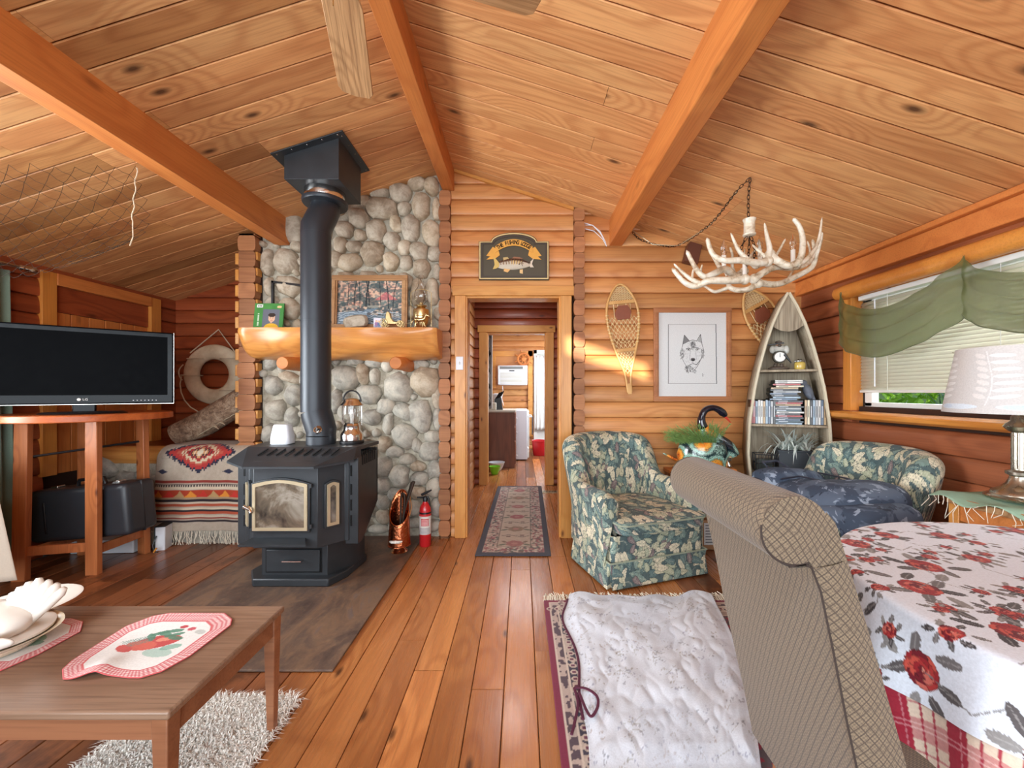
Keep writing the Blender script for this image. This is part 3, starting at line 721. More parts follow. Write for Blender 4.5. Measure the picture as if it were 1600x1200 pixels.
# hood: flared front and flat top
tz = .862
g = G(); top = [(-.36, .02), (.372, .02), (.39, .31), (-.39, .31)]
prism(g, top, tz-.02, tz)
low = [(-.43, -.16), (-.235, -.235), (.2, -.235), (.385, -.07), (.385, .02), (-.385, .02)]
fl = [(-.39, -.03, tz), (.372, -.03, tz), (.385, -.07, .79), (.2, -.235, .765), (-.235, -.235, .765), (-.425, -.13, .785)]
g.add([(-.36, .02, tz), (.372, .02, tz), (-.345, -.01, tz), (.36, -.01, tz), (-.40, -.12, .79), (-.225, -.235, .775), (.20, -.235, .775), (.375, -.08, .79), (-.39, .0, .80), (.388, .0, .80)],
      [(0, 1, 3, 2), (2, 3, 6, 5), (2, 5, 4), (3, 7, 6), (3, 1, 9, 7), (0, 2, 4, 8)])
g.add([(-.40, -.12, .79), (-.225, -.235, .775), (.20, -.235, .775), (.375, -.08, .79), (.375, -.08, .778), (.20, -.235, .763), (-.225, -.235, .763), (-.40, -.12, .778)],
      [(0, 1, 6, 7), (1, 2, 5, 6), (2, 3, 4, 5)])
hd = mk('hood', g, M['black_metal'], st, world=L, smooth=False, solid=.004)
g = G()
d = Vector((0, -.225, -.087)).normalized()
for i in range(9):
    x = -.2+i*.057; a = Vector((x-.012, -.035, .8535))+d*.0; 
    R = Matrix.Rotation(math.atan2(.087, .225), 3, 'X')
    g = G(); g.box((x, -.085, .8375+.004), (.009, .085, .006), R @ Matrix.Rotation(-.2, 3, 'Z')); mk('hood_slot', g, M['slot'], hd, world=L)
g = G()
for i in range(7): g = G(); g.bx(.3855, .3885, .02+i*.036, .034+i*.036, .74, .83); mk('side_slot', g, M['slot'], sh, world=L)
# door with arched window
def archpts(x0, x1, z0, z1, rise, n=14): return [(x0, z0), (x1, z0)]+[(x1+(x0-x1)*i/n, z1+rise*math.sin(PI*i/n)) for i in range(n+1)]
def ring(g, outer, inner, y, d):
    n = len(outer); vs = [(x, y, z) for x, z in outer]+[(x, y, z) for x, z in inner]+[(x, y-d, z) for x, z in outer]+[(x, y-d, z) for x, z in inner]
    fs = []
    for i in range(n):
        j = (i+1) % n
        fs += [(2*n+i, 2*n+j, 3*n+j, 3*n+i), (i, j, 2*n+j, 2*n+i), (n+j, n+i, 3*n+i, 3*n+j)]
    return g.add(vs, fs)
M['gold_trim'] = plain('champagne_metal_trim', rgb(206, 192, 160), 0.35, 0.6, var=0.05)
t = NT('smoky_firebox_glass'); v = t.obj(); n = t.noise(v, 6, 4, 0.6, 0.5)
M['fire_glass'] = t.fin(t.ramp(n, [(0.35, rgb(52, 48, 44)), (0.5, rgb(104, 92, 78)), (0.62, rgb(148, 140, 128)), (0.7, rgb(92, 78, 64))]), 0.14, 0, 0.6, Coat_Weight=0.5)
def pane(st_, name, x0, x1, z0, z1, rise, M4, handle=False):
    w = .018
    o = archpts(x0-.012, x1+.012, z0-.012, z1+.004, rise+.008); i0 = archpts(x0, x1, z0, z1, rise); i1 = archpts(x0+w, x1-w, z0+w, z1-w, rise)
    def tr(g_): g_.v = [tuple(M4 @ Vector(p)) for p in g_.v]; return g_
    g = G(); g.ext([(x, 0, z) for x, z in o], (0, -.018, 0)); d_ = mk(name, tr(g), M['black_metal'], st_, world=L, bev=.003)
    g = G(); ring(g, i0, i1, -.018, .008); mk('trim_ring', tr(g), M['gold_trim'], d_, world=L, ang=30)
    g = G(); g.ext([(x, -.0175, z) for x, z in i1], (0, -.003, 0)); mk('glass', tr(g), M['fire_glass'], d_, world=L)
    return d_
dr_ = pane(st, 'door', -.185, .145, .385, .665, .025, Matrix.Translation((0, -.181, 0)))
g = G(); g.tube([(-.19, -.2, .52), (-.225, -.22, .53), (-.215, -.235, .54), (-.18, -.22, .51)], [.008, .012, .012, .007], 10); g.tube([(-.2, -.21, .53), (-.17, -.235, .50)], .009, 8)
mk('door_handle', g, M['chrome'], dr_, world=L)
g = G()
for z in (.41, .655): g = G(); g.cyl((.165, -.2, z-.012), (.165, -.2, z+.012), .007); mk('hinge', g, M['black_metal'], dr_, world=L)
for s in (-1, 1):
    an = math.atan2(.125, .11)
    c = Vector((s*.25, -.1175, 0)); M4 = Matrix.Translation(c+Vector((s*.0008, -.0006, 0))) @ Matrix.Rotation(s*an, 4, 'Z')
    pane(st, 'side_window', -.036, .036, .395, .65, .012, M4)
g = G(); g.add([(-.2, -.18, .335), (.12, -.18, .335), (.16, -.25, .318), (-.24, -.25, .318), (-.2, -.18, .315), (.12, -.18, .315), (.16, -.25, .305), (-.24, -.25, .305)],
              [(0, 1, 2, 3), (7, 6, 5, 4), (3, 2, 6, 7), (0, 3, 7, 4), (1, 5, 6, 2)])
mk('ash_lip', g, M['black_metal'], st, world=L, smooth=False)

# stove pipe with ceiling support box
px_, py_ = -1.392, 2.78
sp = thing('stove_pipe', 'black double wall stove pipe rising from stove into a ceiling box', 'chimney pipe', (px_, py_, .875))
M['pipe'] = plain('satin_black_pipe', rgb(46, 50, 56), 0.42, 0.3, var=0.12, scale=4)
g = G(); g.tube([(-1.389, 2.76, .872), (-1.389, 2.76, .93)], .095, 32); mk('collar_stub', g, M['pipe'], sp, ang=50)
g = G(); g.tube([(-1.389, 2.76, .925), (-1.389, 2.765, .965), (-1.42, 2.77, 1.06), (-1.43, 2.77, 1.10)], [.093, .097, .1, .097], 32); eb = mk('lower_elbow', g, M['pipe'], sp, ang=50)
g = G(); g.tube([(-1.37, 2.665, .96), (-1.345, 2.64, 1.0)], .014, 10); g.torus((-1.36, 2.655, .98), .022, .005, 16, 8, (0.9, 0.4, 0)); mk('damper_key', g, M['chrome'], eb)
g = G(); g.tube([(-1.43, 2.77, 1.095), (-1.43, 2.77, 2.33)], .0965, 36); 
mp = mk('straight_pipe', g, M['pipe'], sp, ang=50)
g = G(); g.tube([(-1.43, 2.77, 1.72), (-1.43, 2.77, 1.728)], .0985, 36); mk('joint_band', g, M['pipe'], mp, ang=50)
g = G(); g.tube([(-1.43, 2.77, 2.325), (-1.43, 2.77, 2.37), (-1.40, 2.80, 2.47), (-1.39, 2.82, 2.52), (-1.39, 2.82, 2.57)], [.0975, .098, .098, .096, .096], 32); mk('upper_elbow', g, M['pipe'], sp, ang=50)
g = G(); g.lathe([(.1, 2.55), (.145, 2.553), (.15, 2.562), (.15, 2.578), (.1, 2.58)], 36, (-1.39, 2.82, 0)); mk('trim_collar', g, M['pipe'], sp, ang=40)
g = G(); g.lathe([(.132, 2.575), (.135, 2.58), (.135, 2.644), (.13, 2.65)], 36, (-1.39, 2.82, 0)); mk('chrome_ring', g, M['chrome'], sp, ang=40)
bx0, bx1, by0, by1 = -1.574, -1.211, 2.638, 3.0
g = G(); z0 = 2.643
zz = lambda x: ceilz(x)-0.018
g.add([(bx0, by0, z0), (bx1, by0, z0), (bx1, by1, z0), (bx0, by1, z0), (bx0, by0, zz(bx0)), (bx1, by0, zz(bx1)), (bx1, by1, zz(bx1)), (bx0, by1, zz(bx0))],
      [(3, 2, 1, 0), (0, 1, 5, 4), (1, 2, 6, 5), (2, 3, 7, 6), (3, 0, 4, 7)])
mk('support_box', g, M['black_metal'], sp, smooth=False, bev=.003)
fx0, fx1, fy0, fy1 = -1.634, -1.165, 2.587, 3.055
g = G(); g.ext([(fx0, fy0, ceilz(fx0)-.012), (fx1, fy0, ceilz(fx1)-.012), (fx1, fy1, ceilz(fx1)-.012), (fx0, fy1, ceilz(fx0)-.012)], (0, 0, -.008))
fl_ = mk('flange', g, M['black_metal'], sp, smooth=False, bev=.002)
g = G()
for i in range(5):
    for (x, y) in ((fx0+.03+i*.1, fy0+.02), (fx1-.02, fy0+.04+i*.1)): g.ell((x, y, ceilz(x)-.021), (.005, .005, .003), n=8, m=4)
tag(mk('screws', g, M['chrome'], fl_), kind='stuff')

# camping lantern and white speaker on the stove
zt = .013+.862
lx, ly = (550-815)*2.78/F, 2.78
ln = thing('camping_lantern', 'chrome camping lantern with clear globe and black bail handle on the stove', 'lantern', (lx, ly, zt))
g = G(); g.lathe([(.078, 0), (.08, .006), (.08, .018), (.074, .024)], 24); mk('foot', g, M['black'], ln, world=L)
g = G(); g.lathe([(.073, .022), (.075, .06), (.07, .075), (.055, .095), (.052, .12), (.055, .125), (.046, .14)], 28); mk('body', g, M['chrome'], ln, world=L)
g = G(); g.lathe([(.046, .14), (.064, .17), (.066, .22), (.062, .262), (.06, .262), (.064, .22), (.062, .17), (.044, .142)], 28); mk('globe', g, M['glass'], ln, world=L)
g = G(); g.cyl((0, 0, .14), (0, 0, .235), .012); g.ell((0, 0, .20), (.018, .018, .032)); mk('mantle', g, M['white_cer'], ln, world=L)
g = G(); g.lathe([(.06, .26), (.078, .266), (.076, .272), (.06, .29), (.055, .305), (.03, .315)], 28); mk('cap', g, M['chrome'], ln, world=L)
g = G(); g.tube([(.062*math.cos(a), 0, .29+.078*math.sin(a)) for a in np.linspace(0, PI, 17)], .006, 8); mk('bail_handle', g, M['black'], ln, world=L)
g = G()
for a in range(6): g.tube([(.068*math.cos(a*PI/3), .068*math.sin(a*PI/3), z) for z in (.13, .2, .262)], .0022, 6)
mk('globe_guard', g, M['chrome'], ln, world=L)
sx_ = (442-815)*2.74/F
g = G()
g.ext([(-.066, -.045, 0), (.066, -.045, 0), (.066, .045, 0), (-.066, .045, 0)], (0, 0, .01)); g.v = []; g.f = []; g.mi = []
vs = [(x*s, y*s*0.8, z) for z, s in ((0, .9), (.006, 1), (.06, .96), (.125, .78), (.135, .7)) for x, y in [(.068*math.copysign(abs(math.cos(a))**.4, math.cos(a)), .062*math.copysign(abs(math.sin(a))**.4, math.sin(a))) for a in np.linspace(0, 2*PI, 25)[:-1]]]
g.add(vs, [(i*24+k, i*24+(k+1) % 24, (i+1)*24+(k+1) % 24, (i+1)*24+k) for i in range(4) for k in range(24)]+[tuple(range(24))[::-1], tuple(96+k for k in range(24))])
sk = solo('smart_speaker', g, M['plate'], 'small white tapered speaker standing on the stove top', 'speaker', (0, 0, 0), ang=50); sk.location = (sx_, 2.74, zt)

# ---- things on the mantel
ZM = 1.7425
def picture(name, label, cx, y, z0, w, h, tilt, fw, fmat, cv, mat_w=0, matc=None, fd=.022, cat='picture', glassy=True, inner=None):
    e = thing(name, label, cat, (cx, y, z0)); R = Matrix.Rotation(-tilt, 4, 'X')
    def tr(g_): g_.v = [tuple(R @ Vector(p)) for p in g_.v]; return g_
    for (a, b, c, d, ax) in ((-w/2, w/2, 0, fw, 0), (-w/2, w/2, h-fw, h, 0), (-w/2, -w/2+fw, fw, h-fw, 2), (w/2-fw, w/2, fw, h-fw, 2)):
        g = G(); g.bx(a, b, -fd, 0, c, d); g.bx(a+(0 if ax == 0 else fw*.3), b-(0 if ax == 0 else fw*.3), -fd-.006, -fd, c+(fw*.3 if ax == 0 else 0), d-(fw*.3 if ax == 0 else 0))
        mk('frame_bar', tr(g), fmat, e, world=False, bev=.002)
    g = G(); g.bx(-w/2+.004, w/2-.004, -.006, 0, .004, h-.004); mk('backing', tr(g), M['black'], e, world=False)
    iw, ih = w-2*fw, h-2*fw
    if mat_w:
        g = G(); g.bx(-iw/2, iw/2, -.0085, -.0065, fw, h-fw); mk('mat_board', tr(g), matc, e, world=False)
    a = mat_w
    pos = lambda u, v: (-iw/2+a+u*(iw-2*a), np.full_like(u, -.0105), fw+a+v*(ih-2*a))
    o = sheet('print', cv, pos, M['print_flat'], e, world=False, flip=False); o.data.transform(R)
    return e
# autumn creek
cv = CV(150, 104, (150, 150, 140)); r = np.random.RandomState(4)
n1 = vnoise(cv.X/150, cv.Y/104, 14, 1); n2 = vnoise(cv.X/150, cv.Y/104, 34, 2)
cv.put(n1, (200, 128, 108), .8); cv.put((n2 > .55), (66, 92, 92), .55); cv.put((n2 < .3), (226, 190, 160), .7)
cv.put((vnoise(cv.X/150, cv.Y/104, 9, 5) > .62), (52, 70, 74), .6)
cv.poly([(85, 46), (112, 26), (140, 46)], (196, 92, 96), .65)
for (x, w, lean) in ((66, 3.5, 6), (74, 2.5, -8), (38, 2, 5), (118, 2.5, -6), (128, 2, 9), (52, 1.6, -3), (24, 1.5, 2), (100, 1.5, -4)):
    cv.line([(x+lean, 0), (x+lean*.3, 28), (x, 58+rnd.random()*8)], w, (34, 40, 44), .9)
cv.put((cv.Y > 60) & (n2 > .45), (60, 72, 76), .6); cv.put((cv.Y > 58) & (n1 > .62), (170, 165, 150), .7)
cv.poly([(0, 78), (40, 70), (96, 64), (70, 80), (150, 88), (150, 104), (0, 104)], (104, 128, 146), .8)
cv.put((cv.Y > 72) & (np.sin(cv.Y*1.3+cv.X*.1+n1*8) > .45), (206, 220, 230), .7)
for i in range(14): cv.ell(r.randint(0, 150), r.randint(66, 100), r.randint(3, 9), r.randint(2, 5), (78, 80, 84), 0, .85)
xa, xb = [(q-815)*3.29/F for q in (519, 637)]
picture('framed_picture', 'oak framed autumn creek picture leaning on the wall above the mantel', (xa+xb)/2, 3.285, ZM, xb-xa, .455, .05, .046, M['frame_wood'], cv)
# green school portrait
cv = CV(60, 60, (64, 128, 62)); cv.put(vnoise(cv.X/60, cv.Y/60, 6, 8), (86, 150, 72), .6)
cv.rect(18, 14, 52, 58, (96, 100, 112)); cv.put((cv.X > 18) & (cv.X < 52) & (cv.Y > 14) & (cv.Y < 58), (120, 120, 128), .3)
cv.ell(36, 58, 15, 12, (226, 178, 52)); cv.rect(52, 14, 60, 60, (64, 128, 62)); cv.rect(0, 58, 60, 60, (64, 128, 62)); cv.rect(18, 57, 52, 58, (90, 120, 90))
cv.ell(36, 34, 7, 9, (222, 180, 150)); cv.ell(36, 27, 7.5, 5, (52, 38, 32)); cv.ell(33.5, 34, 1, .8, (50, 40, 36)); cv.ell(38.5, 34, 1, .8, (50, 40, 36)); cv.line([(34, 39), (38, 39)], .9, (180, 90, 84)); cv.rect(34, 42, 38, 46, (212, 168, 140))
cv.rect(5, 3, 17, 10, (232, 232, 226)); cv.rect(7, 5, 9, 8, (40, 40, 40)); cv.rect(10, 5, 12, 8, (40, 40, 40)); cv.rect(13, 5, 15, 8, (40, 40, 40)); cv.ell(50, 8, 5, 3, (226, 190, 140))
for i in range(9): cv.rect(8, 24+i*3.2, 11, 26+i*3.2, (220, 232, 210))
e = thing('portrait_card', 'green card with a portrait of a dark haired child in yellow', 'photograph', (-2.06, 3.24, ZM), .03)
g = G(); g.box((0, .01, .108), (.235, .012, .215), (-.14, 0, 0)); mk('card', g, plain('green_card', rgb(64, 128, 62), .5), e, world=False)
o = sheet('portrait_print', cv, lambda u, v: (-.117+.234*u, -.0125+v*.0302, .002+.2125*v), M['print_flat'], e, world=False)
# thin black frame standing behind it
e = thing('empty_frame', 'thin black frame leaning on the stones behind the green card', 'picture frame', (-1.95, 3.33, ZM))
g = G(); 
for a, b in (((-.13, 0), (-.13, .41)), ((-.13, .41), (.16, .375)), ((.16, .375), (.16, 0)), ((.16, .006), (-.13, .006))):
    p, q = Vector((a[0], 0, a[1])), Vector((b[0], 0, b[1])); m_ = (p+q)/2; d = q-p
    g.box(m_, (d.length+.016, .02, .017), Matrix.Rotation(-math.atan2(d.z, d.x), 3, 'Y'))
mk('frame_bars', g, M['black'], e, world=False)
# small rock, small photo
g = G(); g.ell((0, 0, .052), (.1, .045, .055), (0, -.2, .1), 10, 7, .7)
for i, p in enumerate(g.v): q = mnoise.noise(Vector(p)*18)*.014; g.v[i] = (p[0]+q, p[1]+q, max(0, p[2]+q))
solo('rock', g, M['stone_warm'], 'pale jagged rock on the mantel before the creek picture', 'rock', (0, 0, 0), ang=30).location = ((556-815)*3.2/F, 3.2, ZM)
cv = CV(26, 34, (214, 206, 214)); cv.ell(9, 20, 6, 9, (150, 110, 150)); cv.ell(17, 20, 5, 9, (96, 110, 150)); cv.ell(9, 10, 3.5, 4, (214, 176, 150)); cv.ell(17, 11, 3.5, 4, (214, 176, 150)); cv.rect(2, 24, 24, 34, (120, 140, 170), .6)
e = thing('small_photo', 'small photograph of two people standing beside the brass carriage', 'photograph', ((590-815)*3.2/F, 3.2, ZM))
g = G(); g.bx(-.032, .032, 0, .004, 0, .085); mk('card', g, M['white'], e, world=False)
sheet('photo_print', cv, lambda u, v: (-.031+.062*u, -.002+0*u, .001+.083*v), M['print_flat'], e, world=False)
# brass carriage and horses
K = 3.14/F
def wheel(g, c, r, n=8, w=.003, ax='y'):
    g.torus(c, r, w, 20, 6, (PI/2, 0, 0))
    for i in range(n):
        a = 2*PI*i/n; g.tube([c, (c[0]+r*math.cos(a), c[1], c[2]+r*math.sin(a))], w*.6, 5)
    g.cyl((c[0], c[1]-.006, c[2]), (c[0], c[1]+.006, c[2]), w*1.8, n=8)
e = thing('brass_carriage', 'brass model carriage with spoked wheels on the mantel', 'ornament', ((612-815)*K, 3.14, ZM))
for dy in (-.022, .022):
    for (x, r) in ((-.056, .03), (.07, .023)):
        g = G(); wheel(g, (x, dy, r+.003), r); mk('wheel', g, M['brass'], e, world=False)
g = G(); g.v = []; 
prf = [(-.04, .11), (-.028, .125), (-.01, .112), (.0, .07), (.02, .045), (.05, .04), (.055, .05), (.075, .055), (.07, .032), (.03, .02), (-.03, .022), (-.045, .05)]
g.ext([(x, -.02, z) for x, z in prf], (0, .04, 0)); mk('body', g, M['brass'], e, world=False, bev=.004)
e2 = thing('brass_horse', 'brass model horse with lowered head beside the oil lamp', 'ornament', ((655-815)*K, 3.14, ZM))
g = G(); g.tube([(-.035, 0, .06), (-.03, 0, .062), (0, 0, .058), (.03, 0, .062), (.04, 0, .068), (.05, 0, .09), (.058, 0, .098), (.075, 0, .088), (.082, 0, .08)], [.012, .017, .017, .016, .014, .011, .01, .008, .005], 12)
for (x, y, a) in ((-.03, -.01, .004), (-.026, .01, -.008), (.03, -.01, .012), (.034, .01, -.006)): g.tube([(x, y, .055), (x+a, y, .03), (x+a*1.4, y, .012), (x+a*1.8+.003, y, 0)], [.008, .005, .0035, .005], 8)
g.tube([(-.045, 0, .062), (-.056, 0, .045), (-.058, 0, .02)], [.004, .005, .002], 6); g.tube([(.05, 0, .1), (.053, 0, .11)], [.003, .001], 5)
mk('horse_body', g, M['brass'], e2, world=False, ang=0)
g = G(); g.tube([(-.05, 0, .04), (-.09, 0, .03), (-.13, 0, .035)], .0015, 5); mk('harness_pole', g, M['brass'], e2, world=False)
# oil lamp
e = thing('oil_lamp', 'brass oil lamp with glass chimney in a wire holder on the mantel', 'lamp', ((658-815)*3.24/F, 3.24, ZM))
g = G(); g.lathe([(.03, 0), (.04, .01), (.055, .05), (.062, .1), (.064, .15), (.062, .158), (.045, .162), (.03, .185), (.032, .19)], 28); mk('font', g, M['brass'], e, world=False)
g = G(); g.lathe([(.045, .188), (.047, .192), (.02, .196)], 20); g.cyl((.0, 0, .19), (0, 0, .215), .014); mk('burner', g, M['brass'], e, world=False)
g = G(); g.lathe([(.022, .2), (.05, .24), (.056, .27), (.05, .31), (.028, .34), (.02, .38), (.019, .44), (.017, .44), (.018, .38), (.026, .34), (.048, .31), (.054, .27), (.048, .24), (.02, .2)], 24); mk('chimney', g, M['glass'], e, world=False)
g = G(); g.tube([(-.083, 0, .02), (-.083, 0, .3), (-.05, 0, .318), (0, 0, .325), (.05, 0, .318), (.083, 0, .3), (.083, 0, .02)], .0025, 6); g.torus((0, 0, .1), .066, .003); g.tube([(-.083, 0, .1), (-.066, 0, .1)], .0025); g.tube([(.083, 0, .1), (.066, 0, .1)], .0025)
mk('wire_bracket', g, M['brass'], e, world=False)
# ---- copper scuttle with fire tools; extinguisher
t = NT('hammered_copper'); v = t.obj(); vd = t.vor(v, 70, 'SMOOTH_F1'); t.bump(vd, 0.6, 0.004)
M['copper'] = t.fin(t.mix(t.noise(v, 12), rgb(206, 128, 88), rgb(178, 96, 60)), 0.25, 1.0)
e = thing('coal_scuttle', 'hammered copper coal scuttle with slanted mouth on the hearth pad corner', 'scuttle', ((624-815)*3.05/F, 3.05, .013))
g = G(); g.lathe([(.062, 0), (.066, .006), (.05, .02), (.034, .04), (.034, .048)], 24); mk('foot', g, plain('polished_copper', rgb(226, 180, 140), .2, 1.0), e, world=False)
P = np.zeros((33, 10, 3)); 
for i in range(33):
    a = 2*PI*i/32; top = .30+.085*math.sin(a)+(.09 if math.sin(a) > .2 else 0)*(math.sin(a)-.2)
    for j in range(10):
        z = .045+(top-.045)*j/9; r_ = .082-.012*(j/9) if j > 0 else .03
        if j == 1: z = .055
        P[i, j] = (r_*math.cos(a), r_*math.sin(a)*.95, z)
g = G(); g.grid(P); bd = mk('bucket', g, M['copper'], e, world=False, solid=.004, ang=60)
g = G(); g.torus((0, 0, .055), .083, .005, 32, 8); mk('foot_bead', g, M['copper'], bd, world=False); g = G(); g.tube([tuple(P[i, 9]) for i in range(33)], .004, 6); mk('rolled_rim', g, M['copper'], bd, world=False)
g = G(); g.tube([(-.045, -.082, .105), (-.03, -.095, .105), (.03, -.095, .105), (.045, -.082, .105)], [.006, .011, .011, .006], 10); g.ell((0, -.095, .105), (.016, .013, .013)); mk('china_handle', g, M['white_cer'], e, world=False)
g = G(); g.tube([(-.078, 0, .27), (-.085, .03, .33), (-.06, .075, .41), (0, .09, .43), (.06, .075, .41), (.085, .03, .33), (.078, 0, .27)], .004, 6); mk('bail', g, M['brass'], e, world=False)
M['iron'] = plain('dark_iron', rgb(70, 58, 50), 0.5, 0.6, var=0.2)
for i, (x0, x1, y1, zt_, lab) in enumerate(((0, .025, .0, .455, 'looped iron fire tongs standing upright in copper scuttle'), (.03, .09, .03, .52, 'iron fire poker leaning right out of copper scuttle'), (.035, .11, .0, .535, 'iron hearth brush handle leaning furthest out of copper scuttle'))):
    o = thing(['fire_tongs', 'fire_poker', 'hearth_brush'][i], lab, 'fire tool', ((624-815)*3.05/F, 3.05, .075))
    g = G(); zt_ -= .062
    if i == 0:
        g.tube([(.0, 0, .0), (.01, 0, .2), (.012, 0, .34), (.02, 0, .385), (.035, 0, .385), (.042, 0, .34), (.03, 0, .2), (.01, 0, .0)], .0075, 8)
    else: g.tube([(x0*.2, 0, 0), (x0, y1*.5, .22), (x0+(x1-x0)*.4, y1, .34)], .006, 8)
    mk('shaft', g, M['iron'], o, world=False)
    if i:
        g = G(); g.tube([(x0+(x1-x0)*.4, y1, .335), (x1, y1, zt_)], [.01, .013], 10); mk('grip', g, M['iron'], o, world=False)
e = thing('fire_extinguisher', 'small red fire extinguisher with white label standing by the stone wall', 'extinguisher', ((664.5-815)*3.2/F, 3.2, 0.0))
red = plain('red_enamel', rgb(192, 32, 38), .3, var=.05, Coat_Weight=.4)
g = G(); g.lathe([(.042, 0), (.046, .006), (.046, .28), (.042, .31), (.028, .335), (.017, .35), (.017, .36)], 28); bd = mk('cylinder', g, red, e, world=False, ang=50)
cv = CV(80, 60, (222, 218, 212)); cv.rect(0, 0, 80, 5, (200, 60, 60)); cv.rect(26, 12, 62, 34, (206, 60, 66)); 
for i in range(5): cv.rect(28, 15+i*4, 60, 16.4+i*4, (236, 210, 206))
for i in range(5): cv.rect(8, 40+i*4, 70, 41.3+i*4, (150, 150, 156))
sheet('label', cv, lambda u, v: (.0468*np.cos(-PI*.98+PI*.96*u), .0468*np.sin(-PI*.98+PI*.96*u), .10+.155*v), M['print_flat'], bd, world=False)
g = G(); g.lathe([(.0475, .262), (.0475, .275)], 28); mk('strap', g, M['black'], bd, world=False)
g = G(); g.lathe([(.019, .355), (.02, .385), (.012, .395)], 14); g.tube([(-.065, 0, .385), (.0, 0, .385), (.01, 0, .39)], [.007, .008, .01], 8); g.tube([(-.03, 0, .405), (.0, 0, .42), (.05, 0, .445)], [.01, .011, .006], 8); g.tube([(.015, 0, .395), (.03, 0, .37), (.036, 0, .31)], [.009, .009, .007], 8)
mk('valve_head', g, M['black'], e, world=False)

# ================================================================== recess: bench, blanket, log, lifebuoy
g = G(); g.bx(XL, XC0+.12, 3.27, YRec, 0, .66)
bench = struct('wall_bench', g, M['mortar'])
rr_ = random.Random(11); pl = []
for _ in range(900):
    x = rr_.uniform(XL+.02, XC0+.1); z = rr_.uniform(.03, .62); 
    fr = min([math.hypot(x-a, z-b)-c for a, b, c in pl]+[.13])
    if fr > .045:
        r_ = min(fr*.95, .12); pl.append((x, z, r_)); stone(bench, (x, 3.272, z), r_*1.08, r_*rr_.uniform(.7, .95), rr_.uniform(-.4, .4), (.025 if x > -3.0 else .05), M['stone_grey'], ((1, 0, 0), (0, 0, 1), (0, -1, 0)), 2000+_)
g = G(); g.tube([(XL+.02, 3.33, .70), (-3.2, 3.34, .695), (-2.8, 3.33, .70), (-2.32, 3.34, .70)], [.082, .086, .084, .086], 24)
solo('bench_edge_log', g, M['mantel'], 'varnished peeled log along the front edge of the stone bench', 'log', (0, 0, 0), ang=50)
g = G(); g.bx(XL, XC0+.05, 3.34, YRec, .66, .76); bench2 = struct('trim_3', g, M['wall_dark'])
# kilim
cv = CV(150, 190, (196, 182, 164)); W_, H_ = 150, 190
cv.put(vnoise(cv.X/150, cv.Y/150, 40, 3), (176, 160, 142), .5)
cx, cy = 72, 68
stp = lambda d, s=6: np.floor(d/s)*s
dist = stp(np.abs(cv.X-cx), 5)/60+stp(np.abs(cv.Y-cy), 3)/31+0.06*(np.floor(cv.X/5) % 2)
for lim, c in ((1.0, (44, 48, 70)), (.86, (186, 62, 58)), (.66, (196, 96, 78)), (.56, (222, 204, 170)), (.42, (176, 56, 54)), (.28, (70, 50, 60)), (.2, (214, 160, 110)), (.1, (226, 214, 190))): cv.put(dist < lim, c)
for ax, ay in ((14, 98), (122, 98), (10, 46), (136, 46)):
    for k in range(5): cv.rect(ax-10+k*2.5, ay-k, ax+10-k*2.5, ay+k+1, (50, 52, 74)); 
bands = [(112, 116, (150, 60, 50)), (118, 122, (52, 44, 50)), (122, 126, (222, 206, 180)), (127, 138, (186, 70, 44)), (138, 141, (176, 150, 120)), (141, 145, (52, 44, 50)), (145, 148, (214, 198, 176)), (148, 152, (190, 92, 66)), (154, 157, (222, 206, 180)), (157, 160, (52, 44, 50)), (160, 164, (190, 92, 66)), (166, 169, (214, 198, 176)), (169, 171, (150, 60, 50)), (173, 176, (52, 44, 50))]
for a, b, c in bands: cv.rect(0, a, W_, b, c)
for i in range(9): cv.poly([(i*18-4, 138), (i*18+4, 133), (i*18+8, 127), (i*18+14, 133), (i*18+18, 138)], [(232, 150, 60), (206, 60, 50), (196, 160, 110)][i % 3])
cv.put(((cv.X % 4) < 1.5) & (cv.Y > 118) & (cv.Y < 122), (206, 190, 170))
PX0, PX1 = -2.93, -2.24
def kil(u, v):
    s = (1-v)*1.02                                  # length along the cloth from the back edge
    y = np.where(s < .26, 3.60-s, 0); z = np.full_like(s, .792)
    a = np.clip((s-.26)/.105, 0, 1.5); on = (s >= .26) & (a < 1.5)
    y = np.where(on, 3.34-.128*np.sin(a), y); z = np.where(on, .70+.105*np.cos(a)-.012, z)
    hang = a >= 1.5; y = np.where(hang, 3.212-.01*np.sin(u*7)-.012*(s-.417), y); z = np.where(hang, .70-(s-.417)*.97, z)
    spread = 1+.10*np.clip(s-.2, 0, 1)
    x = (PX0+PX1)/2-.02*(s)+(u-.5)*(PX1-PX0)*spread
    return x, y+.006*np.sin(u*23+s*3), z
kb = thing('woven_blanket', 'tan woven blanket with red stepped diamond draped over the stone bench', 'blanket', (-2.6, 3.3, .79))
sheet('cloth', cv, kil, M['print'], kb, solid=.004)
g = G(); r = random.Random(5)
for i in range(64):
    u = i/63; x, y, z = [float(q) for q in kil(np.array(u), np.array(0.0))]
    a, b = r.uniform(-.012, .012), r.uniform(-.02, .02); g.tube([(x, y, z), (x+a, y-.004, z-.04), (x+b, y-.008+r.uniform(-.01, .01), z-.075), (x+b+a, y-.008, z-.105)], .0024, 5)
mk('fringe', g, plain('cream_yarn', rgb(228, 218, 198), .9), kb)
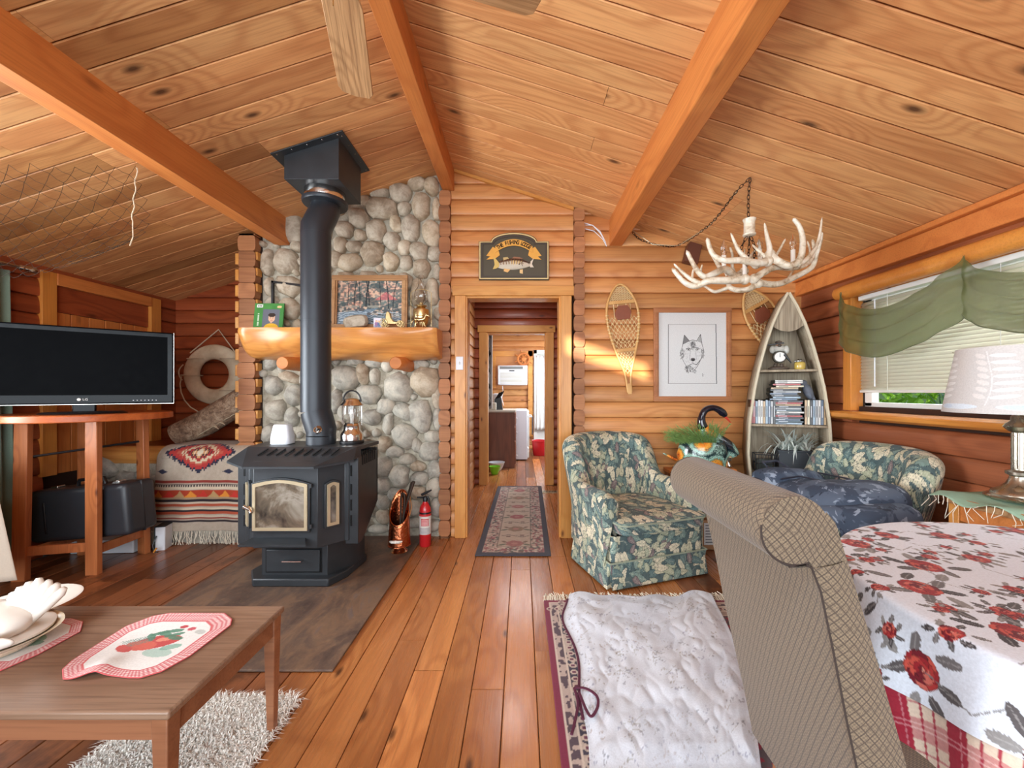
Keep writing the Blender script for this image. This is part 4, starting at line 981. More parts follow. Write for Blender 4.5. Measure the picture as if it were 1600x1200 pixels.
# birch log
t = NT('grey_bark'); v = t.scaled(t.obj(), (1, 1, 1)); n = t.noise(v, 14, 6, .7, 1.2); w = t.noise(v, 45, 3, .6, 2.5)
c = t.ramp(n, [(.35, rgb(110, 84, 66)), (.5, rgb(164, 134, 108)), (.65, rgb(196, 172, 146))]); c = t.mix(t.rng(w, .56, .62, 0, .7), c, rgb(80, 62, 52)); t.bump(n, .6, .01)
M['bark'] = t.fin(c, .8)
e = thing('birch_log', 'thick grey barked log leaning diagonally in the corner on the bench', 'log', (-3.0, 3.7, .76))
g = G(); pts = [(-3.13, 3.62, .84), (-2.9, 3.66, .95), (-2.72, 3.68, 1.07), (-2.45, 3.72, 1.24)]
g.tube(pts, [.105, .118, .115, .12], 24); mk('trunk', g, M['bark'], e, ang=50)
g = G(); r = random.Random(2)
for i in range(9):
    q = i/8; p = Vector((-2.9+.42*q, 3.57+.06*q, .84+.27*q)); g.tube([p, p+Vector((.05, -.02, .02)), p+Vector((.09, -.03, r.uniform(-.01, .05)))], [.006, .016, .003], 6, flat=.35)
mk('peeling_bark', g, plain('pale_peeling_bark', rgb(206, 186, 156), .85, var=.2), e)
# life ring
lc = V(335, 585, 4.04)
e = thing('life_ring', 'cream canvas life ring hanging by a rope on the recess wall', 'life ring', lc)
t = NT('stained_canvas'); n = t.noise(t.obj(), 5, 5, .6); M['canvas'] = t.fin(t.ramp(n, [(.3, rgb(196, 170, 134)), (.6, rgb(236, 220, 190)), (.8, rgb(240, 228, 202))]), .8)
g = G(); g.torus((0, 0, 0), .228, .076, 48, 16, (PI/2, 0, 0), .62); mk('ring', g, M['canvas'], e, world=False, ang=0)
g = G(); R0 = .315
for k, (a0, a1, bul) in enumerate(((.25, PI-.25, 0), (PI+.05, 1.75*PI, .09), (1.8*PI, 2.2*PI, .03), (.9*PI, 1.06*PI, .03))):
    if k == 0: g.tube([(R0*math.cos(.75), -.02, R0*math.sin(.75)), (.02, .03, .46), (-R0*math.cos(.75), -.02, R0*math.sin(.75))], .006, 6)
    else: g.tube([((R0+bul*math.sin(PI*i/10))*math.cos(a0+(a1-a0)*i/10), -.02, (R0+bul*math.sin(PI*i/10))*math.sin(a0+(a1-a0)*i/10)) for i in range(11)], .006, 6)
for a in (.75, PI-.75, PI+.05, 1.75*PI):
    g.torus((.228*math.cos(a), 0, .228*math.sin(a)), .086, .006, 20, 6, (0, 0, 0)); 
    m_ = Matrix.Rotation(PI/2, 3, 'X')
g2 = G(); g2.v = g.v; g2.f = g.f; g2.mi = g.mi
mk('grab_rope', g, M['rope'], e, world=False)

# ================================================================== TV corner
TC = (-3.06, 2.83)
e = thing('bar_table', 'tall reddish round bar table under the television', 'table', (TC[0], TC[1], 0))
g = G(); n_ = 48; g.ext([(.45*math.cos(2*PI*i/n_), .43*math.sin(2*PI*i/n_), 1.04) for i in range(n_)], (0, 0, .045)); tt = mk('tabletop', g, wood('bar_table_top', rgb(206, 112, 54), rgb(160, 74, 34), rgb(70, 30, 16), 0, .35, .1, .3, red=.1), e, world=False, bev=.006)
legs = [(-3.27, 2.60, .3), (-2.89, 2.69, .1), (-2.91+.02, 3.05, -.5), (-3.31, 3.02, .3)]
for i, (x, y, a) in enumerate(legs):
    g = G(); dx, dy = x-TC[0], y-TC[1]
    vs = []
    w, d = (.078, .04)
    for z, k_ in ((0, 1.0), (1.04, .96)):
        for sx2, sy2 in ((-1, -1), (1, -1), (1, 1), (-1, 1)):
            q = Vector((sx2*w/2, sy2*d/2, 0)); q.rotate(Euler((0, 0, a*.5))); vs.append((dx*k_+q.x, dy*k_+q.y, z))
    g.add(vs, [(3, 2, 1, 0), (4, 5, 6, 7), (0, 1, 5, 4), (1, 2, 6, 5), (2, 3, 7, 6), (3, 0, 4, 7)])
    mk('leg', g, M['table_wood'], e, world=False, bev=.004)
for (a, b, z) in ((0, 3, .16), (1, 2, .16), (0, 1, .19), (3, 2, .19)):
    p, q = [Vector((legs[k_][0]-TC[0], legs[k_][1]-TC[1], z)) for k_ in (a, b)]; d = q-p
    g = G(); g.box((p+q)/2, (d.length, .022, .06), Matrix.Rotation(math.atan2(d.y, d.x), 3, 'Z')); mk('stretcher', g, M['table_wood'], e, world=False, bev=.003)
g = G()
p, q = Vector((legs[0][0]-TC[0], legs[0][1]-TC[1], .80)), Vector((legs[2][0]-TC[0], legs[2][1]-TC[1], .86)); g.tube([p, q], .008, 8); mk('brace_rod', g, M['black'], e, world=False)
# television
az = math.atan2(.604, .797); tvc = (-2.973, 2.708)
tv = thing('television', 'large black flat screen television with silver edge on the bar table', 'television', (tvc[0], tvc[1], 1.087), az)
M['bezel'] = plain('gloss_black_bezel', rgb(10, 14, 20), .12, var=.1, spec=.12)
M['screen'] = plain('dark_tv_screen', rgb(6, 7, 10), .32, var=.05, spec=.02)
Z0, Z1 = .062, .585
g = G(); g.bx(-.46, .46, -.02, .04, Z0, Z1); mk('housing', g, M['bezel'], tv, world=False, bev=.01)
g = G(); g.bx(-.425, .425, -.0225, -.0195, Z0+.062, Z1-.035); scn = mk('screen', g, M['screen'], tv, world=False)
g = G(); g.tube([(-.46, -.016, Z1), (-.46, -.016, Z0), (.46, -.016, Z0), (.46, -.016, Z1)], .0026, 6); mk('silver_edge', g, M['chrome'], tv, world=False)
g = G(); g.lathe([(.001, 0), (.21, 0), (.215, .004), (.19, .012), (.05, .016), (.001, .016)], 40, sy=.62); mk('stand_base', g, M['black'], tv, world=False)
g = G(); g.bx(-.055, .055, -.012, .03, .01, .07); mk('stand_neck', g, M['bezel'], tv, world=False, bev=.006)
g = G(); g.cyl((-.022, -.0215, Z0+.033), (-.022, -.0205, Z0+.033), .0095, n=20); lg = mk('logo_disc', g, M['white'], tv, world=False)
text('LG', .021, M['white'], (.008, -.0215, Z0+.033), (PI/2, 0, 0), lg, 'logo_letters', world=False)
g = G(); 
for i in range(7): g.bx(.24+i*.02, .246+i*.02, -.0215, -.0203, Z0+.022, Z0+.027)
mk('touch_buttons', g, M['plate'], tv, world=False)
# hard case resting on the stretchers
cs = thing('hard_case', 'large black hard case lying tilted on the bar table stretchers', 'case', (-3.05, 2.86, .20))
R = Matrix.Rotation(-.09, 3, 'Y')
def trc(g_): g_.v = [tuple(R @ Vector(p)) for p in g_.v]; return g_
g = G(); g.box((0, -.0, .19), (.70, .23, .36)); mk('shell', trc(g), plain('charcoal_moulded_plastic', rgb(48, 52, 58), .42, var=.1), cs, world=False, bev=.035, seg=4)
g = G(); g.bx(-.352, .352, .0, .012, .008, .372); mk('seam', trc(g), M['black'], cs, world=False, bev=.01)
g = G(); g.tube([(-.1, 0, .37), (-.09, 0, .41), (.09, 0, .41), (.1, 0, .37)], .012, 8); mk('handle', trc(g), M['black'], cs, world=False)
for x in (-.24, .2):
    g = G(); g.bx(x-.025, x+.025, -.03, .02, .365, .385); mk('latch', trc(g), M['chrome'], cs, world=False, bev=.003)
g = G(); g.box((.17, -.116, .18), (.014, .01, .22)); g.box((-.22, -.116, .18), (.014, .01, .22)); mk('ridge', trc(g), M['black'], cs, world=False, bev=.003)
g = G(); g.box((0, 0, .05), (.46, .18, .1)); o = solo('white_box', g, M['plate'], 'flat white box on the floor under the bar table', 'box', (0, 0, 0), bev=.006); o.location = (-3.20, 3.12, .002); o.rotation_euler.z = .05
e = thing('modem', 'upright silver and black modem on the floor beside the table leg', 'modem', (-2.82, 3.14, .0), .3)
g = G(); g.bx(-.032, .032, -.055, .055, 0, .185); mk('case', g, M['plate'], e, world=False, bev=.006)
g = G(); g.bx(-.036, -.03, -.057, .057, .0, .19); g.bx(-.034, .034, -.057, .057, .183, .19); mk('black_side', g, M['black'], e, world=False, bev=.002)
g = G(); g.tube([(-.02, -.06, .12), (-.03, -.09, .06), (-.015, -.1, .01), (.01, -.1, .006)], .004, 6); mk('cable', g, M['black'], e, world=False)
g = G(); g.tube([(-.018, -.1, .008), (.0, -.1, .04)], .006, 6); mk('orange_plug', g, plain('orange_plastic', rgb(230, 150, 40), .4), e, world=False)
# curtains at the left window
t = NT('sage_curtain_cloth'); n = t.noise(t.obj(), 200, 2); t.bump(n, .2, .002); M['sage'] = t.fin(t.mix(n, rgb(128, 146, 128), rgb(104, 124, 108)), .9, Sheen_Weight=.2)
def drape(name, x, y0, y1, z0, z1, amp, nf, spread=0.0, seed=0, lean=0.0, out=0.0):
    P = np.zeros((120, 24, 3))
    for i in range(120):
        for j in range(24):
            u, v = i/119, j/23; a = amp*(.6+.5*(1-v))
            P[i, j] = (x+a*math.sin(u*nf*2*PI+.8*math.sin(u*9+seed))+out*(1-v), y0+(y1-y0)*u*(1+spread*(1-v))+lean*(1-v), z0+(z1-z0)*v)
    g = G(); g.grid(P); return g
e = thing('green_curtain', 'sage green curtain hanging full height at the left window', 'curtain', (XL+.12, 2.4, .01))
mk('cloth', drape('c', XL+.065, 2.2, 2.74, .02, 2.07, .025, 6, .05), M['sage'], e, solid=.003, ang=0)
e = thing('curtain_rod', 'brushed steel curtain rod with round finial above the green curtain', 'curtain rod', (XL+.14, 2.0, 2.09))
g = G(); g.tube([(XL+.14, .6, 2.09), (XL+.14, 2.74, 2.09)], .012, 12); mk('rod', g, M['chrome'], e)
g = G(); g.tube([(XL+.14, 2.73, 2.09), (XL+.14, 2.745, 2.09), (XL+.14, 2.76, 2.09), (XL+.14, 2.79, 2.09), (XL+.14, 2.82, 2.09), (XL+.14, 2.835, 2.09)], [.014, .02, .014, .026, .026, .01], 14); mk('finial', g, M['chrome'], e)
g = G(); g.tube([(XL+.02, 2.66, 2.09), (XL+.14, 2.66, 2.09)], .01, 8); mk('bracket', g, M['chrome'], e)
P = np.zeros((60, 20, 3))
for i in range(60):
    for j in range(20):
        u, v = i/59, j/19; wv = .5+.5*math.sin(u*26)
        P[i, j] = (-2.98-.42*(1-u)+.0*v+(-.10)*v*u+.02*wv, 2.10+.06*u+.02*math.sin(u*26), .17+.62*v*(1-.0*u))
for i in range(60):
    for j in range(20):
        u, v = i/59, j/19; P[i, j, 0] = -3.5+(.64-.14*v)*u+.012*math.sin(u*26); P[i, j, 1] = 2.24+.015*math.sin(u*26)
g = G(); g.grid(P, True); 
e = thing('draped_chair', 'seat with a cream cloth skirt under the left window', 'chair', (-3.3, 2.3, 0))
mk('skirt', g, plain('cream_slub_cloth', rgb(214, 202, 184), .9, var=.05, scale=120, bump=.2), e, solid=.003, ang=0)
g = G(); g.bx(-3.5, -3.02, 1.7, 2.22, .73, .80); mk('seat', g, plain('cream_seat_cloth', rgb(214, 202, 184), .9), e, bev=.02)
for lx_, ly_ in ((-3.46, 1.74), (-3.06, 1.74), (-3.46, 2.18), (-3.06, 2.18)):
    g = G(); g.cyl((lx_, ly_, 0), (lx_, ly_, .74), .018, .022, 10); mk('leg', g, M['table_wood'], e)
# fishing net swagged below the ceiling
def bil(a, b, c, d, u, v): return tuple(np.array(a)*(1-u)*(1-v)+np.array(b)*u*(1-v)+np.array(c)*(1-u)*v+np.array(d)*u*v)
def netp(u, v):
    A, B = np.array((-3.3, 1.55, 2.30)), np.array((-2.1, 2.17, 2.46))        # top edge
    C, D = np.array((-3.5, 2.05, 2.06)), np.array((-2.22, 2.28, 2.04))
    p = A*(1-u)*(1-v)+B*u*(1-v)+C*(1-u)*v+D*u*v
    p[2] -= .16*math.sin(PI*u)*(.35+.65*v)+.04*math.sin(6*u+5*v)*v; p[1] += .12*math.sin(PI*v)
    if u > .85: p[0] -= (u-.85)*.35*v
    return p
g = G(); NU, NV = 34, 15
nodes = {}
for i in range(NU+1):
    for j in range(NV+1):
        if (i+j) % 2 == 0: nodes[i, j] = netp(i/NU+rnd.uniform(-.006, .006), j/NV+rnd.uniform(-.01, .01))
for (i, j), p in nodes.items():
    for di in (-1, 1):
        if (i+di, j+1) in nodes:
            q = nodes[i+di, j+1]; m_ = (p+q)/2; m_[2] -= .006; g.tube([p, m_, q], .0011, 3, caps=False)
nt = thing('fishing_net', 'thin dark knotted fishing net swagged under the left ceiling beam', 'fishing net', (-2.1, 2.17, 2.46))
tag(mk('net_mesh', g, plain('dark_twine', rgb(52, 44, 34), .9), nt, smooth=False), kind='stuff')
g = G(); p0_, p1_ = V(214, 262, 2.2), V(206, 352, 2.3); g.tube([np.array(p0_)*(1-q)+np.array(p1_)*q+np.array((.006*math.sin(q*21), 0, 0)) for q in np.linspace(0, 1, 16)]+[V(208, 370, 2.3), V(203, 384, 2.3)], .0028, 5); mk('edge_cord', g, M['rope'], nt)
# ceiling fan: one blade reaches into the view
fc = (-.5, 1.05, 2.45)
e = thing('ceiling_fan', 'ceiling fan with grained wooden blades below the ridge beam', 'ceiling fan', (fc[0], fc[1], 2.94))
g = G(); g.cyl((0, 0, -.25), (0, 0, .0), .012); g.lathe([(.05, -.03), (.055, -.01), (.05, 0)], 20, (0, 0, 0)); mk('downrod', g, M['brass'], e, world=False)
g = G(); g.lathe([(.03, -.52), (.09, -.5), (.12, -.44), (.12, -.34), (.09, -.28), (.03, -.25)], 28); mk('motor', g, M['brass'], e, world=False)
bw = wood('pale_grained_blade', rgb(206, 160, 112), rgb(150, 104, 66), rgb(96, 60, 36), 0, .4, .05, 0, red=0, ring=14, fine=.9)
for k_ in range(4):
    a = math.radians(106.5+90*k_); g = G(); g2 = G()
    o_ = [(.13, -.045), (.18, -.06), (.55, -.064), (.575, -.05), (.583, 0), (.575, .05), (.55, .064), (.18, .06), (.13, .045)]
    R = Matrix.Rotation(a, 4, 'Z') @ Matrix.Rotation(.08, 4, 'X')
    g.ext([(x, y, -.004) for x, y in o_], (0, 0, .008)); b_ = mk('blade', g, bw, e, world=False, bev=.002); b_.rotation_euler = (.08, 0, a); b_.location = (0, 0, -.51)
g = G(); g.tube([(-.03, .07, -.5), (-.03, .07, -.62)], .0015, 5); mk('pull_chain', g, M['brass'], e, world=False)
g.v = []
# ================================================================== doorway, sign, wall decorations
g = G(); g.bx(-.031, .031, -.006, 0, -.056, .056); e = thing('light_switch', 'white light switch plate on the left door casing', 'light switch', ((718-815)*3.35/F, YB-.045, 1.475))
mk('plate', g, M['plate'], e, world=False, bev=.003)
g = G(); g.box((0, -.010, .0), (.008, .012, .02), (.4, 0, 0)); mk('toggle', g, M['white'], e, world=False)
# carved fish sign
SY = YB-.045; kx = SY/F
def SP(px, py): return ((px-803)*kx, (400-py)*kx)
e = thing('fishing_sign', 'dark carved sign with a raised bass and gold ribbon above the doorway', 'sign', ((803-815)*kx, SY, H-(400-612)*kx))
out = [(748, 437), (858, 437), (858, 377), (839, 377)]+[(803+36*math.cos(a)*1.0, 377-14*math.sin(a)) for a in np.linspace(0.05, PI-.05, 15)]+[(767, 377), (748, 377)]
def ins(pts, d):
    c = np.array([803, 404.0]); return [tuple(c+(np.array(p)-c)*np.array([(55-d)/55, (36-d)/36])) for p in pts]
g = G(); g.ext([(SP(*p)[0], 0, SP(*p)[1]) for p in out], (0, .028, 0)); mk('board', g, plain('dark_olive_paint', rgb(74, 66, 48), .5, var=.15, scale=8), e, world=False, bev=.002)
a_, b_ = ins(out, 1.2), ins(out, 2.6)
g = G(); ring(g, [SP(*p) for p in a_], [SP(*p) for p in b_], 0, .004); mk('gold_border', g, plain('pale_gold_paint', rgb(226, 200, 140), .45), e, world=False, ang=30)
c_, d_ = ins(out, 4.2), ins(out, 6.5)
g = G(); ring(g, [SP(*p) for p in c_], [SP(*p) for p in d_], .001, .007); mk('inner_moulding', g, plain('brown_moulding', rgb(66, 54, 44), .5), e, world=False, ang=30)
GP = plain('ochre_gold_paint', rgb(222, 162, 68), .5)
def ribz(t_): return 380.5+8.5*(t_*t_)*1.1
g = G(); pts_t = np.linspace(-1, 1, 25)
P = np.zeros((25, 2, 3))
for i, tt_ in enumerate(pts_t):
    x, y = 803+29*tt_, 379.5+11*tt_*tt_
    P[i, 0] = (SP(x, y+5)[0], -.009, SP(x, y+5)[1]); P[i, 1] = (SP(x, y-5)[0], -.009, SP(x, y-5)[1])
g.grid(P); rb = mk('ribbon', g, GP, e, world=False, solid=.006, smooth=False)
for s in (-1, 1):
    g = G(); pp = [(803+s*24, 391), (803+s*33, 386), (803+s*43, 400), (803+s*37, 401), (803+s*43, 406), (803+s*30, 405), (803+s*22, 399)]
    g.ext([(SP(*p)[0], -.001, SP(*p)[1]) for p in pp], (0, -.006, 0)); mk('ribbon_tail', g, GP, rb, world=False, smooth=False)
word = 'THE FISHING LODGE'
for i, ch in enumerate(word):
    if ch == ' ': continue
    tt_ = (i-(len(word)-1)/2)/(len(word)/2)*.90; x, y = 803+29*tt_, 379.5+11*tt_*tt_
    sl = math.atan(22*tt_/29)
    text(ch, .046, M['slot'], (SP(x, y)[0], -.0128, SP(x, y)[1]), (PI/2, sl, 0), rb, 'letter', sx=.74, world=False, bold=.0012)
# fish: relief body
cvf = CV(90, 40, (206, 196, 176)); cvf.put(np.clip((13-cvf.Y)/6, 0, 1), (74, 50, 40)); cvf.put((np.sin(cvf.X*.9+vnoise(cvf.X/90, cvf.Y/40, 10)*3) > .2) & (cvf.Y < 22) & (cvf.X < 66), (120, 84, 54), .7)
cvf.put((cvf.X > 34) & (cvf.X < 62) & (cvf.Y > 8) & (cvf.Y < 24) & (np.sin(cvf.X*.9) < .1), (226, 190, 116), .8)
cvf.line([(63, 8), (60, 18), (64, 30)], 1.5, (70, 60, 54)); cvf.ell(55, 22, 2, 2.5, (60, 40, 34)); cvf.ell(78, 13, 2, 2.2, (30, 26, 24)); cvf.line([(88, 22), (78, 24)], 1.2, (90, 70, 60))
def fishpos(u, v):
    x = 778+u*54; mid = 414-1.2*np.sin(u*3); hh = 8.6*np.sin(np.clip(u*.92+.10, 0, 1)*PI)**.75*(1-.12*u)+.8
    y = mid+hh-2*hh*v; b = np.sqrt(np.clip(1-(2*v-1)**2, 0, 1))*np.clip(np.sin(np.clip(u, .02, .98)*PI), .1, 1)
    return (x-803)*kx, -.002-.02*b, (400-y)*kx
fb = sheet('fish_body', cvf, fishpos, M['print_flat'], e, world=False, ang=0)
for pts, c in (([(780, 411), (774, 404), (771, 402), (773, 414), (770, 421), (775, 420), (780, 417)], (206, 176, 96)), ([(787, 408), (786, 403), (793, 402), (797, 407)], (196, 168, 110)), ([(800, 404), (803, 401.5), (812, 402.5), (818, 405)], (150, 100, 70)), ([(788, 419), (787, 424), (793, 426), (798, 421)], (226, 178, 110)), ([(812, 422), (812, 427), (817, 428), (817, 421)], (226, 190, 130)), ([(829, 409), (834, 404), (831, 413), (834, 418), (828, 418)], (214, 200, 180))):
    g = G(); g.ext([(SP(*p)[0], -.001, SP(*p)[1]) for p in pts], (0, -.007, 0)); mk('fin', g, plain('fin_paint', rgb(*c), .5), fb, world=False, smooth=False)

# wolf drawing
cv = CV(260, 322, (222, 224, 224)); r = np.random.RandomState(3)
W_ = lambda x, y: (130+(x-1081.5)*2.47, 161+(y-554)*2.47)      # photo pixel to canvas
cv.line([W_(1057, 507), W_(1118, 507), W_(1119, 599), W_(1044, 599), W_(1044, 507), W_(1057, 507)], 1.6, (60, 62, 64))
cv.line([W_(1118, 507), W_(1119, 599)], 3, (90, 100, 104))
def fur(cx, cy, rx, ry, n, col, ang0, spread=.5, L=6.5, al=.75):
    for _ in range(n):
        a = r.rand()*6.28; q = math.sqrt(r.rand()); x, y = cx+rx*q*math.cos(a), cy+ry*q*math.sin(a); th_ = ang0+r.randn()*spread
        X, Y_ = W_(x, y); cv.line([(X, Y_), (X+L*math.cos(th_), Y_+L*math.sin(th_))], 1.35, col, al)
dk = (40, 40, 42); gy = (120, 122, 124); L4 = lambda pts, w, c, al=.85: cv.line([W_(*p) for p in pts], w, c, al)
fur(1082, 552, 15, 20, 150, (150, 152, 154), 1.3, .6, 5, .35); fur(1066, 552, 3, 9, 44, (90, 90, 92), 1.7, .5, 6, .6); fur(1097, 551, 2.5, 8, 36, (90, 90, 92), 1.4, .5, 6, .6); fur(1075, 575, 6, 5, 60, (70, 70, 72), 1.0, .5, 6, .6); fur(1084, 579, 5, 3, 24, gy, .8, .5, 5, .6)
cv.poly([W_(1067, 538), W_(1069, 524), W_(1077, 533)], (96, 96, 98), .75); cv.poly([W_(1089, 533), W_(1094, 523), W_(1096, 536)], (150, 152, 152), .7)
L4([(1066, 541), (1069, 523.5), (1077, 533), (1082, 531), (1088, 533), (1094, 522.5), (1096.5, 538)], 2, dk, .8)
L4([(1066, 541), (1062.5, 551), (1067, 563), (1072, 572), (1075, 583)], 1.5, dk, .7); L4([(1096.5, 538), (1099.5, 549), (1095, 560), (1090, 571), (1084, 579)], 1.8, dk, .75)
cv.ell(*W_(1082.5, 538), 10, 14, (128, 130, 132), 0, .45); fur(1082.5, 539, 4, 6, 50, (70, 70, 72), 1.6, .3, 5, .6)
for ex, ey, t_ in ((1075.5, 546, .25), (1089, 545.5, -.25)):
    cv.ell(*W_(ex, ey), 8.5, 5, (140, 142, 144), t_, .8); cv.ell(*W_(ex, ey), 5.5, 3.4, (210, 210, 206), t_); cv.ell(*W_(ex, ey), 2.6, 2.6, dk); L4([(ex-3.4, ey-1.6+(t_ < 0)*-.6), (ex, ey-2.4), (ex+3.4, ey-1.0)], 1.8, dk, .85)
cv.poly([W_(1078, 550), W_(1087, 550), W_(1087.5, 561), W_(1077, 561)], (222, 224, 224), .7); L4([(1078.5, 549), (1077.5, 556), (1077, 562)], 1.2, gy, .8); L4([(1086.5, 549), (1087.3, 556), (1088, 562)], 1.2, gy, .8)
cv.ell(*W_(1082.4, 561.5), 9, 6.5, (84, 84, 86), 0, .9); cv.ell(*W_(1082.4, 562.5), 5.5, 3.6, dk); L4([(1082.4, 565), (1082.4, 568), (1077, 570)], 1.5, dk); L4([(1082.4, 568), (1088, 569.5), (1094, 562)], 2.2, dk, .85); L4([(1079, 573), (1083, 575), (1087, 573)], 1.3, gy)
cv.line([W_(1097, 583), W_(1098, 588)], 1.2, (110, 110, 110)); fur(1098, 585, 1.5, 3, 5, (110, 110, 110), 1.4, L=2); cv.line([W_(1078, 587), W_(1083, 587)], .8, (150, 150, 150))
k = 3.37/F
picture('framed_wolf_drawing', 'oak framed pencil drawing of a wolf head on the log wall', (1081.5-815)*k, YB-.022, H-(627-612)*k, 121*k, 146*k, 0.0, .042, M['frame_red'], cv, .0)

# snowshoes
M['ash'] = wood('bent_ash_wood', rgb(220, 174, 110), rgb(190, 136, 74), rgb(120, 70, 36), 2, .4, .05, 0, red=0, ring=4)
M['hide'] = plain('rawhide_lacing', rgb(226, 200, 150), .6, var=.1)
M['leather'] = plain('brown_leather_pad', rgb(134, 72, 48), .55, var=.25, scale=14, bump=.3)
def snowshoe(label, loc, rot, group=None):
    e = thing('snowshoe', label, 'snowshoe', loc); e.rotation_euler = rot
    hw = lambda z: .132*max(0, math.sin(PI*min(1, (z+.02)/.78)**1.35*1.0))**.62 if z < .76 else 0
    ks = [(0.0, .014), (.10, .018), (.18, .03), (.28, .062), (.40, .098), (.55, .128), (.68, .134), (.78, .112), (.86, .07), (.90, .036), (.915, 0)]
    zs = [a for a, b in ks]; ws = [b for a, b in ks]
    w_at = lambda z: float(np.interp(z, zs, ws))
    L_ = [(-b, -.012, a) for a, b in ks]; Rr = [(b, -.012, a) for a, b in ks[::-1]]
    def cat(p, n=4):
        q = []
        for i in range(len(p)-1):
            p0, p1, p2, p3 = [np.array(p[max(0, min(len(p)-1, i+d))]) for d in (-1, 0, 1, 2)]
            for s in range(n):
                t_ = s/n; q.append(tuple(.5*((2*p1)+(-p0+p2)*t_+(2*p0-5*p1+4*p2-p3)*t_**2+(-p0+3*p1-3*p2+p3)*t_**3)))
        q.append(p[-1]); return q
    g = G(); g.tube(cat(L_+Rr[1:]), .0105, 8); g.box((0, -.012, .03), (.03, .02, .09)); mk('frame', g, M['ash'], e, world=False, ang=50)
    g = G()
    for z in (.36, .765): g.box((0, -.012, z), (2*w_at(z)+.005, .012, .03))
    mk('crossbar', g, M['ash'], e, world=False, bev=.003); g2 = G()
    # hexagonal lacing
    def lace(z0, z1, step):
        z = z0; row = 0
        while z < z1:
            zn = min(z+step*.8, z1); w0, w1 = w_at(z), w_at(zn); n = max(2, int(2*w0/step))
            for i in range(n+1):
                x0 = -w0+2*w0*(i+.5*(row % 2))/n
                if x0 > w0: continue
                for s in (-1, 1):
                    x1 = x0+s*step*.5
                    if abs(x1) < w1+.004: g2.tube([(x0, -.012, z), (x1, -.012, zn)], .0024, 4, caps=False)
                g2.tube([(x0-step*.25, -.0125, z), (min(w0, x0+step*.25), -.0125, z)], .0028, 4, caps=False)
            z = zn; row += 1
    lace(.37, .64, .034); lace(.78, .895, .02); lace(.16, .35, .024)
    for x in (-.07, -.035, .035, .07): g2.tube([(x, -.013, .63), (x, -.013, .78)], .003, 4)
    for z in np.arange(.42, .66, .03):
        for s in (-1, 1): g2.torus((s*w_at(z), -.012, z), .0125, .0035, 10, 5, (0, 0, 0))
    tag(mk('rawhide_lacing', g2, M['hide'], e, world=False, smooth=False), kind='stuff')
    g = G(); g.ext([(-.05, -.018, .615), (.055, -.018, .62), (.075, -.018, .68), (.045, -.018, .735), (-.035, -.018, .735), (-.07, -.018, .67)], (0, -.008, 0)); mk('foot_pad', g, M['leather'], e, world=False, bev=.003)
    return e
x, y, z = V(983, 613, YB-.02); s1 = snowshoe('wooden snowshoe hung upright between the hall corner and the wolf drawing', (x, y-.004, z), (0, -.09, 0), 'snowshoes')
top = V(1166, 455, YB-.02); d_len = .915
ang = math.radians(30); x, y, z = top
s2 = snowshoe('wooden snowshoe tilted behind the boat shaped shelf', (x+d_len*math.sin(ang)+.0, y-.004, z-d_len*math.cos(ang)), (0, -ang, 0), 'snowshoes')
# brown wood block and the white cable near the roof
g = G(); g.ext([(-.06, 0, -.10), (.05, 0, -.13), (.085, 0, .03), (.07, 0, .085), (-.0, 0, .085), (-.03, 0, .03)], (0, -.07, 0))
solo('corner_speaker', g, plain('dark_brown_wood', rgb(96, 52, 36), .45, var=.2), 'dark brown wedge speaker high on the log wall behind the chandelier', 'speaker', (0, 0, 0), bev=.004).location = V(1076, 393, YB-.024)
g = G()
for off in (0, .012): g.tube([V(912, 348+off*300, 3.375), V(926, 352, 3.36), V(938, 362+off*200, 3.36), V(946, 378, 3.37), V(947, 384, 3.375)], .0035, 6)
g.tube([V(912, 357, 3.375), V(928, 361, 3.365), V(942, 374, 3.365), V(948, 385, 3.37)], .0035, 6)
c_ = solo('white_cable', g, M['plate'], 'white cable looping from the log corner to the purlin end', 'cable', V(930, 365, 3.36)); 

# ================================================================== hall and kitchen
def runner():
    cv = CV(80, 280, (206, 190, 172)); X, Y_ = cv.X, cv.Y
    cv.put(vnoise(X/80, Y_/80, 30, 3), (186, 168, 150), .6)
    ed = np.minimum(X, 79-X); ey = np.minimum(Y_, 279-Y_); m = np.minimum(ed, ey)
    cv.put(m < 21, (176, 146, 138), .5); n_ = vnoise(X/80, Y_/80, 26, 8)
    cv.put((m < 19) & (n_ > .55), (150, 84, 92), .75); cv.put((m > 8) & (m < 22) & (vnoise(X/80, Y_/80, 34, 5) > .62), (96, 104, 98), .8); cv.put((m > 6) & (m < 22) & (vnoise(X/80, Y_/80, 38, 9) > .66), (216, 202, 186), .9)
    cv.put(m < 6.5, (74, 74, 84)); cv.put((m > 20) & (m < 21.2), (110, 96, 92), .8)
    for k_ in range(6):
        cy = 30+k_*44; c = [(166, 96, 100), (150, 128, 108), (170, 112, 108)][k_ % 3]
        for i in range(7):
            a = 2*PI*i/7; cv.ell(40+6*math.cos(a), cy+5*math.sin(a), 4.4, 3.4, c, al=.8)
        cv.ell(40, cy, 4, 3, (190, 140, 130)); 
        for s in (-1, 1):
            cv.ell(40+s*14, cy+3, 5, 2, (110, 116, 100), s*.5, .85); cv.ell(40+s*12, cy-5, 4, 1.7, (130, 110, 96), -s*.7, .85)
        cy2 = cy+22; 
        cv.line([(24, cy2), (32, cy2-3), (40, cy2), (48, cy2+3), (56, cy2)], 1.6, (100, 98, 92), .8); cv.ell(32, cy2+2, 3, 1.6, (120, 100, 90)); cv.ell(48, cy2-2, 3, 1.6, (120, 100, 90))
    return cv
A, B, C_, D = floorpt(742, 870), floorpt(861, 870), floorpt(846, 761), floorpt(778, 761)
